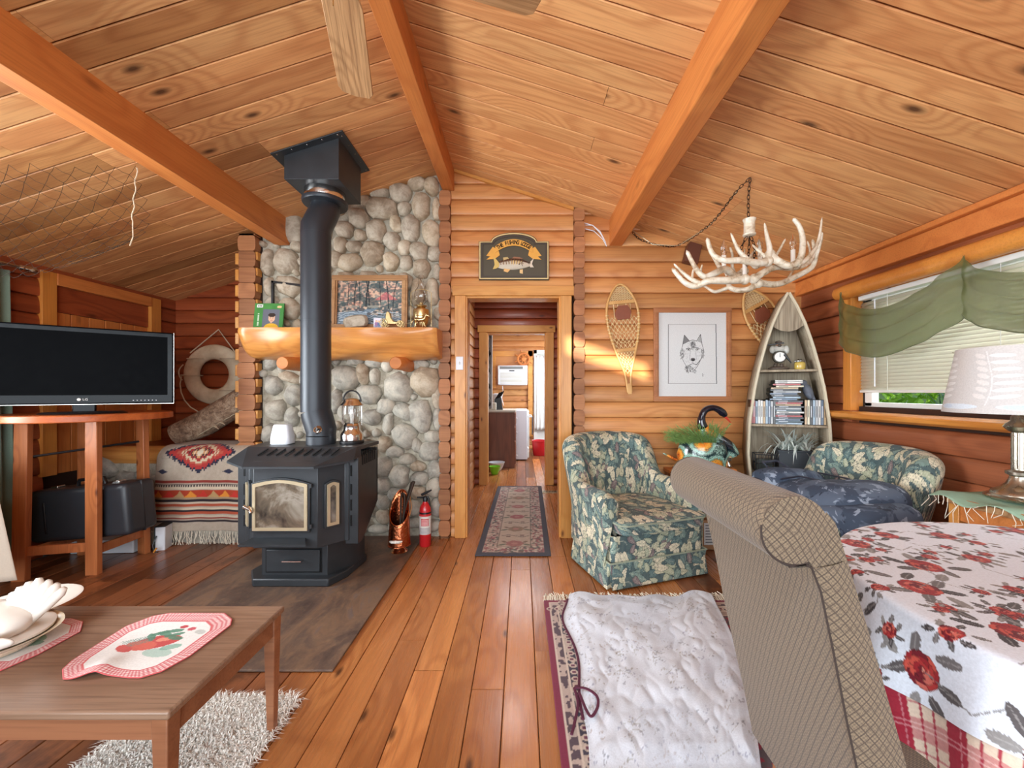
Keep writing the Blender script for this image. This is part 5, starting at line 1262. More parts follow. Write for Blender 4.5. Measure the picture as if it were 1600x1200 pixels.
def rugpos(u, v):
    f = lambda k_: (A[k_]*(1-u)+B[k_]*u)*(1-v)+(D[k_]*(1-u)+C_[k_]*u)*v
    return f(0), f(1), .009+.0008*np.sin(u*9+v*30)
e = thing('runner_rug', 'narrow faded floral runner rug in the hallway door', 'rug', (0, 4.0, .0))
sheet('pile', runner(), rugpos, M['print'], e, solid=.008, ang=0)
g = G(); g.bx(-.10, .10, -.055, .055, 0, .006); e = thing('floor_vent', 'brass floor register beside the runner rug in the hall', 'vent', (.345, 5.0-.1, .001), 0)
mk('frame', g, M['gold_trim'], e, world=False, bev=.002)
for i in range(9):
    g = G(); g.bx(-.085+i*.019, -.075+i*.019, -.042, .042, .006, .008); mk('louvre', g, M['iron'], e, world=False)
# window air conditioner
e = thing('air_conditioner', 'white window air conditioner mounted high on the far kitchen wall', 'air conditioner', (*V(801, 602, 8.5)[:2], V(801, 602, 8.5)[2]))
g = G(); g.bx(-.315, .315, -.10, .07, 0, .42); mk('casing', g, M['plate'], e, world=False, bev=.02)
g = G(); g.bx(-.27, .22, -.105, -.1, .34, .395); mk('air_outlet', g, plain('grey_grille', rgb(120, 122, 120), .5), e, world=False)
for i in range(9): g = G(); g.bx(-.26, .2, -.108, -.10, .04+i*.026, .052+i*.026); mk('intake_louvre', g, plain('beige_louvre', rgb(196, 192, 176), .5) if i == 0 else bpy.data.materials['beige_louvre'], e, world=False)
g = G(); g.bx(-.07, .04, -.112, -.1, .295, .315); mk('display', g, M['black'], e, world=False)
g = G(); g.bx(-.41, .41, 0, .03, -.06, .64); g2 = thing('window_2', None, None, (V(801, 602, 8.57)[0], 8.555, V(801, 602, 8.5)[2])); tag(g2, kind='structure')
mk('infill_board', g, M['wall'], g2, world=False); 
for (a, b, c, d) in ((-.47, -.36, -.06, .62), (.33, .43, -1.1, .74), (-.47, .43, .62, .74)):
    g = G(); g.bx(a, b, -.02, .02, c, d); mk('frame_board', g, M['trim'], g2, world=False, bev=.004)
g = G(); g.tube([V(785, 603, 8.42), V(786, 612, 8.45), V(784, 622, 8.4), V(787, 634, 8.4)], .008, 6); mk('power_cord', g, M['plate'], e)
# ship wheel
wc = V(818, 561, 8.46)
e = thing('ship_wheel', 'small wooden ship wheel hung at the corner of the air conditioner frame', 'ornament', wc); g = G(); g.torus((0, 0, 0), .12, .022, 28, 8, (PI/2, 0, 0), .6); g.torus((0, 0, 0), .035, .02, 16, 8, (PI/2, 0, 0)); g.cyl((0, -.02, 0), (0, .02, 0), .035)
mk('rim', g, M['beam'], e, world=False)
for i in range(8):
    a = PI*i/4+.3; g = G(); g.tube([(0, 0, 0), (.11*math.cos(a), 0, .11*math.sin(a)), (.15*math.cos(a), 0, .15*math.sin(a)), (.18*math.cos(a), 0, .18*math.sin(a)), (.2*math.cos(a), 0, .2*math.sin(a))], [.01, .01, .008, .014, .008], 8); mk('spoke', g, M['beam'], e, world=False)
# kitchen door with white curtain (backlit glass door)
e = thing('door_4', None, None, (.7, YKit, 0)); tag(e, kind='structure')
board(e, 'frame_board', .26, .33, YKit-.05, YKit+.05, 0, 2.13, M['white']); board(e, 'frame_board', 1.0, 1.07, YKit-.05, YKit+.05, 0, 2.13, M['white']); board(e, 'frame_board', .26, 1.07, YKit-.05, YKit+.05, 2.05, 2.13, M['white'])
g = G(); g.bx(.33, 1.0, YKit+.0, YKit+.03, 0, 2.05); mk('door_leaf', g, M['white'], e)
e = thing('white_door_curtain', 'white sheer curtain hanging over the kitchen door', 'curtain', (.6, YKit-.08, .35)); g = drape('x', 0, .28, 1.0, .42, 2.0, .02, 9)
g.v = [(p[1], YKit-.09+p[0], p[2]) for p in g.v]
t = NT('sheer_white'); M['sheer_w'] = t.fin(rgb(240, 242, 240), .9, 0, .2)
mk('cloth', g, M['sheer_w'], e, solid=.003, ang=0)
# white appliance, wood cabinet, knives, tub
ap = thing('white_range', 'white kitchen range seen side on behind the brown cabinet', 'range', ((776-815)*7.4/F, 7.45, 0))
xl, xr = (755-815)*7.13/F-.0, (825.5-815)*7.13/F
xr = (824-815)*7.13/F; xl = xr-.66
g = G(); g.bx(xl, xr, 7.13, 7.83, .02, .905); mk('body', g, plain('white_enamel', rgb(226, 230, 240), .3, var=.01), ap, bev=.008)
g = G(); g.bx(xl, xl+.07, 7.13, 7.83, .905, 1.11); bk_ = mk('backguard', g, M['white'], ap, bev=.01)
g = G(); g.bx(xr, xr+.035, 7.15, 7.81, .25, .82); od = mk('oven_door', g, M['white'], ap, bev=.006)
g = G(); g.tube([(xr+.035, 7.2, .78), (xr+.08, 7.2, .78), (xr+.08, 7.76, .78), (xr+.035, 7.76, .78)], .01, 8); mk('oven_handle', g, M['plate'], od)
g = G(); g.bx(xr, xr+.03, 7.15, 7.81, .05, .22); mk('drawer', g, M['white'], ap, bev=.006)
for i in range(4): g = G(); g.cyl((xr, 7.24+i*.16, .862), (xr+.03, 7.24+i*.16, .862), .02); mk('knob', g, M['plate'], ap)
e = thing('dish_towel', 'dark patterned towel hanging on the oven handle', 'towel', (xr+.09, 7.3, .5)); P = np.zeros((12, 10, 3))
for i in range(12):
    for j in range(10): P[i, j] = (xr+.093+.006*math.sin(i*1.1), 7.19+i*.02, .45+j*.037)
g = G(); g.grid(P); mk('cloth', g, plain('dark_check_cloth', rgb(80, 84, 92), .9, var=.6, scale=60), e, solid=.004)
cb = thing('kitchen_cabinet', 'brown kitchen base cabinet with pale worktop past the hall doorway', 'cabinet', (-.75, 6.7, 0))
M['brown_ply'] = wood('brown_stained_ply', rgb(140, 84, 58), rgb(100, 56, 40), rgb(60, 30, 20), 2, .45, .05, 0, red=0, ring=6)
xr2 = (804-815)*6.46/F
g = G(); g.bx(-1.3, xr2, 6.46, 7.08, 0, .90); mk('body', g, M['brown_ply'], cb, bev=.003)
g = G(); g.bx(-1.3, xr2+.02, 6.43, 7.1, .90, .935); mk('worktop', g, plain('pale_worktop', rgb(206, 196, 180), .4), cb, bev=.005)
for i, z in enumerate((.05, .44, .68)):
    g = G(); g.bx(xr2, xr2+.018, 6.50, 7.05, z, z+(.36 if i == 0 else .2)); dd = mk('drawer', g, M['brown_ply'], cb, bev=.004)
    g = G(); g.ell((xr2+.03, 6.78, z+.1), (.014, .014, .014)); mk('knob', g, M['plate'], dd)
e = thing('knife_block', 'black knife block full of knives on the kitchen cabinet', 'knife block', (*V(781, 650, 6.6)[:2], .935))
g = G(); g.add([(-.06, -.05, 0), (.05, -.05, 0), (.05, .08, 0), (-.06, .08, 0), (-.09, -.05, .17), (.02, -.05, .21), (.02, .08, .21), (-.09, .08, .17)], [(3, 2, 1, 0), (4, 5, 6, 7), (0, 1, 5, 4), (1, 2, 6, 5), (2, 3, 7, 6), (3, 0, 4, 7)])
mk('block', g, M['black'], e, world=False, smooth=False)
for i in range(6):
    g = G(); x0 = -.075+.032*(i % 3); y0 = -.02+.05*(i//3); z0 = .165+.012*(i % 3)
    g.tube([(x0, y0, z0), (x0+.075, y0, z0+.12)], .011, 8); kn = mk('knife_handle', g, M['black'], e, world=False); 
e = thing('white_canister', 'white paper roll and canister behind the knife block', 'canister', (*V(776, 635, 6.85)[:2], .935)); g = G(); g.lathe([(.07, 0), (.085, .02), (.085, .2), (.075, .26), (.03, .27)], 20); mk('body', g, M['plate'], e, world=False)
g = G(); g.bx(-.12, .04, -.06, .06, 0, .12); solo('cream_tub', g, plain('cream_plastic', rgb(222, 214, 196), .5), 'cream plastic tub at the left end of the kitchen worktop', 'tub', (0, 0, 0), bev=.012).location = (*V(772, 640, 6.55)[:2], .936)
# curtain strip with dark flowers
cv = CV(24, 200, (206, 204, 200)); r = random.Random(9)
for i in range(26): cv.ell(r.uniform(3, 21), r.uniform(0, 200), r.uniform(2, 4.5), r.uniform(3, 6), (54, 50, 52)); 
for i in range(20): y0 = i*10; cv.line([(12, y0), (14+r.uniform(-5, 5), y0+10)], 1.5, (90, 86, 84))
e = thing('patterned_curtain', 'white curtain with dark flower print just inside the kitchen doorway', 'curtain', (*V(766, 600, 6.0)[:2], .9))
xa_ = (756-815)*6.0/F; sheet('cloth', cv, lambda u, v: (xa_+.13*u+0*v, 6.0+.02*np.sin(u*12), .98+1.52*v), M['print'], e, solid=.003)
# bowls, bucket
def bowl(name, label, c, r_, h_, mat):
    e = thing(name, label, 'bowl', c); g = G(); g.lathe([(r_*.5, 0), (r_*.55, .004), (r_*.8, h_*.45), (r_, h_*.97), (r_*1.04, h_), (r_*.97, h_), (r_*.76, h_*.48), (r_*.5, .01)], 28); mk('shell', g, mat, e, world=False, ang=50); return e
bowl('mixing_bowl', 'white enamel bowl on the kitchen floor behind the green bowl', (*floorpt(776, 735)[:2], .001), .125, .13, M['plate'])
bowl('green_bowl', 'bright lime green bowl on the kitchen floor', (*floorpt(773, 741)[:2], .001), .085, .12, plain('lime_plastic', rgb(130, 206, 44), .35))
e = thing('red_bucket', 'red plastic bucket on the floor beside the kitchen door', 'bucket', (*floorpt(843, 711)[:2], .001)); g = G(); g.lathe([(.12, 0), (.125, .01), (.15, .27), (.16, .275), (.16, .29), (.148, .29), (.12, .02)], 28); mk('tub', g, plain('red_plastic', rgb(196, 28, 36), .35), e, world=False)
g = G(); g.tube([(.15*math.cos(a), -.02+.03*math.sin(a), .28+.03*math.sin(a)) for a in np.linspace(0, PI, 12)], .004, 6); mk('handle', g, M['plate'], e, world=False)

# ================================================================== floral tub chairs
LCV = CV(620, 620, (74, 94, 98)); LCV.put(vnoise(LCV.X/100, LCV.Y/100, 6, 4), (96, 112, 110), .8); r = random.Random(77)
def leafp(x, y, s, a, body, vein, dark=(52, 66, 70)):
    n = 6; cu = r.uniform(-.35, .35)
    pts = []; px0, py0, aa = x, y, a
    for i in range(n+1): pts.append((px0, py0, aa)); px0 += s*.32*math.cos(aa); py0 += s*.32*math.sin(aa); aa += cu*.35
    for pas in (0, 1):
        for i, (qx, qy, qa) in enumerate(pts):
            w = s*(.62*math.sin(PI*(i+.8)/(n+2.2))+.12)
            for sd in (-1, 1):
                la = qa+sd*.75; cx_, cy_ = qx+w*.5*math.cos(la), qy+w*.5*math.sin(la)
                for ox in (-620, 0, 620):
                    for oy in (-620, 0, 620):
                        if -60 < cx_+ox < 680 and -60 < cy_+oy < 680: LCV.ell(cx_+ox, cy_+oy, w*.66+(1.8 if pas == 0 else 0), w*.27+(1.8 if pas == 0 else 0), dark if pas == 0 else tuple(k_*(1+.07*(i % 2)) for k_ in body), la, 1)
    for i, (qx, qy, qa) in enumerate(pts):
        w = s*.5*math.sin(PI*(i+.8)/(n+2.2))
        for sd in (-1, 1): LCV.line([(qx, qy), (qx+w*math.cos(qa+sd*.75), qy+w*math.sin(qa+sd*.75))], 1.1, vein, .75)
    LCV.line([(p[0], p[1]) for p in pts], 1.7, vein, .9)
bods = [((198, 194, 166), (120, 128, 112)), ((170, 176, 150), (216, 212, 188)), ((216, 208, 182), (134, 138, 120)), ((120, 142, 134), (190, 196, 174)), ((146, 156, 134), (212, 208, 184)), ((126, 112, 112), (190, 178, 166)), ((92, 116, 116), (170, 182, 166))]
for i in range(210):
    bd, vn = bods[r.choice([0, 0, 1, 1, 2, 2, 3, 3, 4, 5, 6, 6])]; leafp(r.uniform(0, 620), r.uniform(0, 620), r.uniform(26, 46), r.uniform(0, 6.28), bd, vn)
for i in range(40):
    x, y, a = r.uniform(0, 600), r.uniform(0, 600), r.uniform(0, 6.28); LCV.line([(x+q*7*math.cos(a+q*.12), y+q*7*math.sin(a+q*.12)) for q in range(9)], 1.8, (196, 198, 176), .8)
def leafc(s_, t_):
    i = (np.asarray(t_)*620/.62).astype(int) % 620; j = (np.asarray(s_)*620/.62).astype(int) % 620; return LCV.a[i, j]
def densify(P, nu, nv):
    def rs(A, n, ax):
        m_ = A.shape[ax]; x = np.linspace(0, m_-1, n); i = np.minimum(x.astype(int), m_-2); f = x-i
        A0, A1 = np.take(A, i, ax), np.take(A, i+1, ax); sh_ = [1, 1, 1]; sh_[ax] = n; f = f.reshape(sh_); return A0*(1-f)+A1*f
    def sm(A, ax, k_):
        for _ in range(k_):
            B = A.copy(); sl = [slice(None)]*3; l, r2, c_ = list(sl), list(sl), list(sl); l[ax] = slice(0, -2); r2[ax] = slice(2, None); c_[ax] = slice(1, -1)
            B[tuple(c_)] = (A[tuple(l)]+2*A[tuple(c_)]+A[tuple(r2)])/4; A = B
        return A
    k_ = max(1, int((nu/P.shape[0])**2*.5)); A = sm(rs(P, nu, 0), 0, min(k_, 12)); return sm(rs(A, nv, 1), 1, min(14, max(1, int((nv/P.shape[1])**2*.4))))
def arcs(P, ax):
    d = np.linalg.norm(np.diff(P, axis=ax), axis=2); z = np.zeros([P.shape[0], 1] if ax else [1, P.shape[1]]); return np.concatenate([z, np.cumsum(d, ax)], ax)
M['sage_piping'] = plain('sage_piping', rgb(150, 158, 138), .85, var=.25, scale=60)
def tub_chair(label, loc, rz):
    e = thing('tub_chair', label, 'armchair', loc, rz, 'leaf patterned tub chairs'); Fb = M['print']
    path = [(-.335, -.255, -1, -.1), (-.345, -.10, -1, 0), (-.345, .06, -1, .05), (-.325, .19, -.95, .3), (-.26, .30, -.75, .66), (-.15, .365, -.35, .93), (0, .385, 0, 1)]
    path = path+[(-x, y, -nx, ny) for x, y, nx, ny in path[-2::-1]]; pt = np.array(path); n = len(pt); N = 72
    ts = np.linspace(0, n-1, N); pp = np.stack([np.interp(ts, range(n), pt[:, k_]) for k_ in range(4)], 1)
    for _ in range(6): pp[1:-1] = (pp[:-2]+2*pp[1:-1]+pp[2:])/4
    sec_n = 26; P = np.zeros((N, sec_n, 3))
    for i in range(N):
        x, y, nx, ny = pp[i]; ln_ = math.hypot(nx, ny); nx, ny = nx/ln_, ny/ln_
        q = abs(i/(N-1)-.5)*2                                  # 0 at the back, 1 at the arm fronts
        s = 1/(1+math.exp((q-.46)*30)); hh = .585+.315*s*(1-.20*(q/.5)**2.4 if q < .5 else .80)
        if q > .93: hh -= (q-.93)*.45
        th_ = .062+.012*s
        for j in range(sec_n):
            if j < 9: a = j/8; d, z = -th_*(.75+.25*a), .30+(hh-th_-.30)*a; d -= (.016*abs(math.sin(q*18)))*math.sin(PI*min(1, a*1.1))*s
            elif j < 18: a = PI*(j-8)/10; d, z = -th_*math.cos(a)*1.08, hh-th_+th_*math.sin(a)*1.1
            else: a = (j-17)/8; d, z = th_*(1.08-.25*a), (hh-th_)*(1-a)+.14*a
            rec = .19*max(0, z-.40)*(.25+.75*s)
            P[i, j] = (x+nx*(d+rec*(1 if q < .9 else .6)), y+ny*(d+rec)+(.0), z)
    P = densify(P, 560, 330); N = 560; sec_n = 330; g = G(); g.grid(P); mid = arcs(P, 0)[:, 165:166]; C3 = leafc(mid+0*P[..., 0], arcs(P, 1)).reshape(-1, 3)
    for i, fl in ((0, True), (N-1, False)):
        c0 = P[i].mean(0); m_ = 26; W = np.zeros((sec_n, m_, 3))
        for j in range(m_): q = j/(m_-1); W[:, j] = P[i]*(1-q)+c0*q; W[:, j, 1] -= .028*math.sin(q*PI/2)
        g.grid(W, flip=not fl); C3 = np.concatenate([C3, leafc(W[..., 0], W[..., 2]).reshape(-1, 3)])
    mk('tub_back', g, Fb, e, world=False, ang=0, col=C3)
    def rrect(A_, B_, r_, n_):
        pts_ = [(cx_+r_*math.cos(t0+q*PI/20), cy_+r_*math.sin(t0+q*PI/20)) for cx_, cy_, t0 in ((A_-r_, B_-r_, 0), (-A_+r_, B_-r_, PI/2), (-A_+r_, -B_+r_, PI), (A_-r_, -B_+r_, 1.5*PI)) for q in range(11)]
        p_ = np.array(pts_+[pts_[0]]); d_ = np.concatenate([[0], np.cumsum(np.linalg.norm(np.diff(p_, axis=0), axis=1))]); u_ = np.linspace(0, d_[-1], n_)
        return np.stack([np.interp(u_, d_, p_[:, 0]), np.interp(u_, d_, p_[:, 1])], 1)
    O_ = rrect(.335, .335, .06, 700); pz = [(1.0-.03*(1-math.sin(q)), .038*math.sin(q)) for q in np.linspace(-PI/2, PI/2, 30)]
    W = np.zeros((700, 110, 3))
    for j in range(110):
        if j < 30: k2, z2 = pz[j]
        else: q = (j-29)/80; k2 = .97*(1-q); z2 = .038+.030*(1-(1-q)**2.2)
        W[:, j, 0] = O_[:, 0]*k2; W[:, j, 1] = O_[:, 1]*k2-.045; W[:, j, 2] = .385+z2
    top_ = np.arange(110)[None, :] >= 30; cs, ct_ = np.where(top_, W[..., 0]+.9, arcs(W, 0)), np.where(top_, W[..., 1]+.6, W[..., 2]+.1)
    g = G(); g.grid(W); cu = mk('seat_cushion', g, Fb, e, world=False, ang=0, col=leafc(cs, ct_).reshape(-1, 3))
    g = G(); rr2 = lambda a, A_, B_: (math.copysign(abs(math.cos(a))**.35, math.cos(a))*A_, math.copysign(abs(math.sin(a))**.35, math.sin(a))*B_)
    g.tube([(p[0]*1.0, p[1]*1.0-.045, .412) for p in rrect(.334, .334, .06, 90)[:-1]], .006, 6, closed=True); mk('piping', g, M['sage_piping'], cu, world=False)
    g = G(); O_ = rrect(.352, .302, .03, 700); W = np.zeros((700, 70, 3)); cx_, sy_ = O_[:, 0]/.352, O_[:, 1]/.302
    for j in range(70): W[:, j, 0] = cx_*.352; W[:, j, 1] = sy_*.302; W[:, j, 2] = .13+.20*j/69
    g.grid(W); mk('base', g, Fb, e, world=False, ang=0, col=leafc(arcs(W, 0), W[..., 2]+.1).reshape(-1, 3))
    # skirt with kick pleats
    def per(u):
        L_ = [(-.37, -.31), (.37, -.31), (.37, .20), (.22, .37), (-.22, .37), (-.37, .20)]; m_ = len(L_); seg_ = [math.dist(L_[i], L_[(i+1) % m_]) for i in range(m_)]; T = sum(seg_); d = u*T % T
        for i in range(m_):
            if d <= seg_[i]: a = d/seg_[i]; p, q_ = L_[i], L_[(i+1) % m_]; return (p[0]+(q_[0]-p[0])*a, p[1]+(q_[1]-p[1])*a, min(d, seg_[i]-d) if i in (0, 1, 5) else 1)
            d -= seg_[i]
        return (*L_[0], 0)
    P = np.zeros((241, 7, 3))
    for i in range(241):
        x, y, ed = per(i/240)
        for j in range(7):
            v_ = j/6; f = 1+.055*(1-v_)
            if ed < .018: f -= .10*(1-v_)
            P[i, j] = (x*f, y*f, .012+.155*v_)
    P6 = P.copy(); P = np.stack([np.stack([np.interp(np.linspace(0, 240, 961), range(241), np.array([np.interp(np.linspace(0, 6, 60), range(7), P6[i, :, c]) for i in range(241)])[:, j]) for j in range(60)], 1) for c in range(3)], 2)
    g = G(); g.grid(P); mk('skirt', g, Fb, e, world=False, solid=.005, ang=50, col=leafc(arcs(P, 0)[:, 30:31]+0*P[..., 0], P[..., 2]+.35).reshape(-1, 3))
    g = G(); g.tube([(P6[i, 6, 0]*1.01, P6[i, 6, 1]*1.01, .168) for i in range(240)], .006, 6, closed=True); mk('skirt_piping', g, M['sage_piping'], e, world=False)
    g = G(); g.lathe([(.2, .0), (.2, .03), (.1, .06), (.05, .13)], 20); mk('swivel_base', g, M['black'], e, world=False)
    return e
ch1 = tub_chair('leaf patterned tub chair standing alone beside the hall doorway', (.80, 2.875, .0), math.radians(18.8))
ch2 = clone(ch1); ch2.location = (1.84, 2.46, 0); ch2.rotation_euler = (0, 0, math.radians(-84)); ch2['label'] = 'leaf patterned tub chair under the window holding the navy backpack'
# backpack
t = NT('navy_camouflage'); v = t.obj(); n = t.noise(v, 7, 3, .6, .8); n2 = t.noise(v, 15, 3, .6, .6)
c = t.mix(t.rng(n, .5, .54), rgb(58, 70, 88), rgb(84, 96, 114)); c = t.mix(t.rng(n2, .60, .63), c, rgb(140, 152, 168)); c = t.mix(t.rng(n2, .36, .33), c, rgb(38, 46, 62)); t.bump(t.noise(v, 300, 2), .3, .002)
M['camo'] = t.fin(c, .7, 0, .35); M['navy'] = plain('navy_nylon', rgb(38, 44, 60), .6, var=.15)
bp = thing('backpack', 'stuffed navy camouflage backpack lying across the tub chair under the window', 'backpack', (1.83, 2.33, .50), math.radians(2))
def blob(name, c, r_, rot, mat, p=.6, par=None, nz=.02, fr=7):
    g = G(); g.ell(c, r_, rot, 40, 24, p)
    for i, q in enumerate(g.v): k_ = mnoise.noise(Vector(q)*fr+Vector((3, 1, 7)))*nz; g.v[i] = (q[0]+k_, q[1]+k_*.5, q[2]+k_)
    return mk(name, g, mat, par or bp, world=False, ang=0)
blob('main_body', (0, .06, .07), (.235, .40, .135), (-.16, 0, .06), M['camo'], .62)
blob('front_pocket', (-.03, -.23, .055), (.20, .20, .105), (-.12, 0, .12), M['camo'], .6)
blob('top_lid', (-.04, .33, .135), (.21, .14, .085), (-.15, .1, .05), M['camo'], .6)
blob('side_pocket', (-.20, -.0, .02), (.085, .24, .10), (0, .1, .05), M['camo'], .6)
blob('padded_strap', (-.24, .34, .06), (.05, .10, .10), (0, .3, 0), M['navy'], .7)
g = G()
g.tube([(-.22, .28, .15), (-.12, .12, .215), (.0, -.05, .205), (.05, -.28, .165), (0, -.42, .09)], [.012]*5, 8, flat=.4); g.tube([(.12, .38, .2), (.16, .1, .205), (.14, -.2, .16), (.1, -.42, .09)], [.012]*4, 8, flat=.4)
mk('webbing', g, M['navy'], bp, world=False)
g = G(); g.tube([(-.235+.02*math.sin(i), -.05+i*.0, .0) for i in range(2)], .004, 6); g.v = []; g.f = []; g.mi = []
g.tube([(-.21, .30, .05), (-.245, .15, .11), (-.215, -.03, .135), (-.2, -.2, .125), (-.14, -.40, .08)], .005, 6); mk('zip', g, M['black'], bp, world=False)
g = G(); g.tube([(-.12, .38, .20), (-.14, .44, .245), (-.02, .47, .25), (.02, .40, .21)], .012, 8, flat=.5); mk('grab_loop', g, M['navy'], bp, world=False)

# ---- end table behind the chair, swan planter, carton
e = thing('end_table', 'square wooden end table carrying the swan planter', 'table', (1.42, 3.20, 0)); zT = .60
g = G(); g.bx(-.225, .22, -.17, .16, zT-.03, zT); mk('top', g, M['beam'], e, world=False, bev=.004)
for x in (-.185, .185):
    for y in (-.135, .13): g = G(); g.bx(x-.03, x+.03, y-.03, y+.03, 0, zT-.03); mk('leg', g, M['table_wood'], e, world=False, bev=.003)
for q in (-.135, .13): g = G(); g.bx(-.2, .2, q-.01, q+.01, zT-.11, zT-.03); mk('apron', g, M['table_wood'], e, world=False)
g = G(); g.bx(-.15, .15, -.10, .11, .0, .23); e = thing('cardboard_carton', 'cardboard carton with white shipping labels beside the tub chair', 'box', (1.42, 3.20, .003)); mk('carton', g, plain('brown_cardboard', rgb(166, 124, 88), .8), e, world=False, bev=.003)
cv = CV(40, 40, (226, 226, 224)); 
for i in range(7): cv.rect(4, 4+i*5, 34-(i*7) % 13, 5.5+i*5, (120, 120, 124))
sheet('label', cv, lambda u, v: (.0+.12*u, -.1015+0*u, .04+.17*v), M['print_flat'], e, world=False)
SWY = 3.16
sw = thing('swan_planter', 'black necked ceramic swan planter painted with orange sunflowers', 'planter', (*V(1100, 700, SWY)[:2], .60))
W3 = lambda px, py, dy=0: V(px, py, SWY+dy)
M['swan_black'] = plain('glossy_black_glaze', rgb(16, 18, 34), .12, var=.1, Coat_Weight=.6)
g = G(); pts = [(1141, 712, .0), (1135, 700, 0), (1122, 690, .0), (1108, 680, 0), (1100, 671, 0), (1096, 660, 0), (1097, 650, 0), (1101, 642, 0), (1108, 638, 0), (1116, 637.5, 0), (1124, 641, 0), (1130, 646, 0), (1134, 650, 0)]
def smooth(p, n=4):
    q = []
    for i in range(len(p)-1):
        p0, p1, p2, p3 = [np.array(p[max(0, min(len(p)-1, i+d))], float) for d in (-1, 0, 1, 2)]
        for s in range(n):
            t_ = s/n; q.append(.5*((2*p1)+(-p0+p2)*t_+(2*p0-5*p1+4*p2-p3)*t_**2+(-p0+3*p1-3*p2+p3)*t_**3))
    q.append(np.array(p[-1], float)); return q
sp3 = smooth([W3(*p) for p in pts]); nr = len(sp3)
rad = np.interp(np.linspace(0, 1, nr), [0, .15, .35, .5, .75, .9, 1], [.07, .062, .040, .026, .024, .031, .018])
k0_ = int(nr*.36)
g.tube(sp3[k0_:], list(rad[k0_:]), 14); mk('neck', g, M['swan_black'], sw, ang=0)
g = G(); g.tube([W3(1131, 649), W3(1136, 654), W3(1142, 661)], [.017, .013, .004], 10, flat=.7); mk('beak', g, plain('red_glaze', rgb(206, 70, 54), .2), sw)
# painted body: colour attribute by direction
t = NT('sunflower_glaze'); v = t.obj(); fl = t.vor(v, 6.6); 
pet = t.math('SINE', t.math('MULTIPLY', t.noise(v, 60, 1), 30))
edge_ = t.math('ADD', fl, t.math('MULTIPLY', pet, .05))
c = t.ramp(edge_, [(0, rgb(96, 28, 26)), (.16, rgb(120, 40, 28)), (.2, rgb(226, 110, 34)), (.36, rgb(242, 176, 70)), (.46, rgb(120, 60, 30)), (.48, rgb(70, 150, 130)), (.58, rgb(170, 206, 190)), (.66, rgb(30, 60, 60)), (.8, rgb(18, 26, 40))])
M['sunflower'] = t.fin(c, .16, 0, .5, Coat_Weight=.5)
g = G(); g.tube(sp3[:k0_+1], list(rad[:k0_+1]), 14); mk('breast', g, M['sunflower'], sw, ang=0)
g = G(); bc = W3(1098, 712); 
P = []; prof = [(.04, .60), (.10, .605), (.155, .66), (.165, .74), (.15, .81), (.14, .845), (.13, .845), (.14, .8), (.15, .74), (.1, .68)]
g.lathe([(r_, z) for r_, z in prof], 36, (bc[0], bc[1], 0), sx=1.22, sy=.85); mk('body', g, M['sunflower'], sw, ang=0)
g = G(); g.tube([W3(1056, 718), W3(1046, 713), W3(1036, 708)], [.03, .022, .008], 12, flat=.5); mk('tail', g, M['sunflower'], sw, ang=0)
g = G(); r = random.Random(8)
for i in range(420):
    a = r.uniform(0, 6.28); q = r.uniform(.2, 1); p = np.array((bc[0]-.02+.14*q*math.cos(a), bc[1]+.09*q*math.sin(a), .82)); d = np.array((math.cos(a)*r.uniform(.4, 1.3)-.75, math.sin(a)*.7, r.uniform(.5, 1.4))); d /= np.linalg.norm(d); L_ = r.uniform(.08, .23)
    m_ = p+d*L_*.6; e_ = p+d*L_+np.array((0, 0, -.02)); g.tube([p, m_, e_], .0018, 3, caps=False)
    for s in range(8):
        w_ = p+(e_-p)*(.3+.09*s); dd = np.array([r.uniform(-1, 1) for _ in range(3)]); dd /= np.linalg.norm(dd); tip = w_+dd*.028; o_ = np.cross(dd, (0, .7, .7))*.0022
        g.add([w_-o_, w_+o_, tip], [(0, 1, 2)])
tag(mk('feathery_fern', g, plain('feathery_green', rgb(128, 164, 92), .7, var=.4, scale=30), sw, smooth=False), kind='stuff')
g = G(); g.lathe([(.02, 0), (.045, .012), (.05, .015), (.03, .02), (.012, .05), (.03, .06), (.034, .085), (.0, .085)], 18); solo('metal_candle_holder', g, M['chrome'], 'small shiny metal candle holder beside the swan breast', 'candle holder', (0, 0, 0)).location = (1.60, 3.10, .64)
g = G(); g.box((0, 0, .02), (.1, .1, .04)); solo('wooden_block', g, M['beam'], 'small wooden block under the metal candle holder', 'block', (0, 0, 0), bev=.003).location = (1.60, 3.10, .60)
# ================================================================== boat shaped shelf and its contents
BS = (2.024, 3.02); BA = math.radians(-21); BM = Matrix.Translation((BS[0], BS[1], 0)) @ Matrix.Rotation(BA, 4, 'Z')
bs = thing('boat_shelf', 'whitewashed boat shaped bookcase standing on end in the corner', 'bookcase', (BS[0], BS[1], 0), BA)
bz = [0, .35, .75, 1.0, 1.25, 1.41, 1.6, 1.75, 1.88, 1.985]; bw_ = [.19, .235, .268, .258, .225, .195, .15, .105, .055, .004]
bwid = lambda z: float(np.interp(z, bz, bw_)); DB = .25
zz_ = np.linspace(0, 1.985, 60)
g = G(); g.ext([(-bwid(z), DB-.014, z) for z in zz_]+[(bwid(z), DB-.014, z) for z in zz_[::-1]], (0, .012, 0)); mk('back_panel', g, M['grey_wood'], bs, world=False, smooth=False)
for s in (-1, 1):
    P = np.array([[(s*bwid(z), 0, z), (s*bwid(z), DB, z)] for z in zz_]); g = G(); g.grid(P, flip=(s > 0)); mk('side', g, M['grey_wood'], bs, world=False, solid=.014)
    g = G(); g.tube([(s*bwid(z), -.004, z) for z in zz_], .011, 6); mk('gunwale', g, plain('cream_rim', rgb(206, 196, 170), .5) if s < 0 else bpy.data.materials['cream_rim'], bs, world=False)
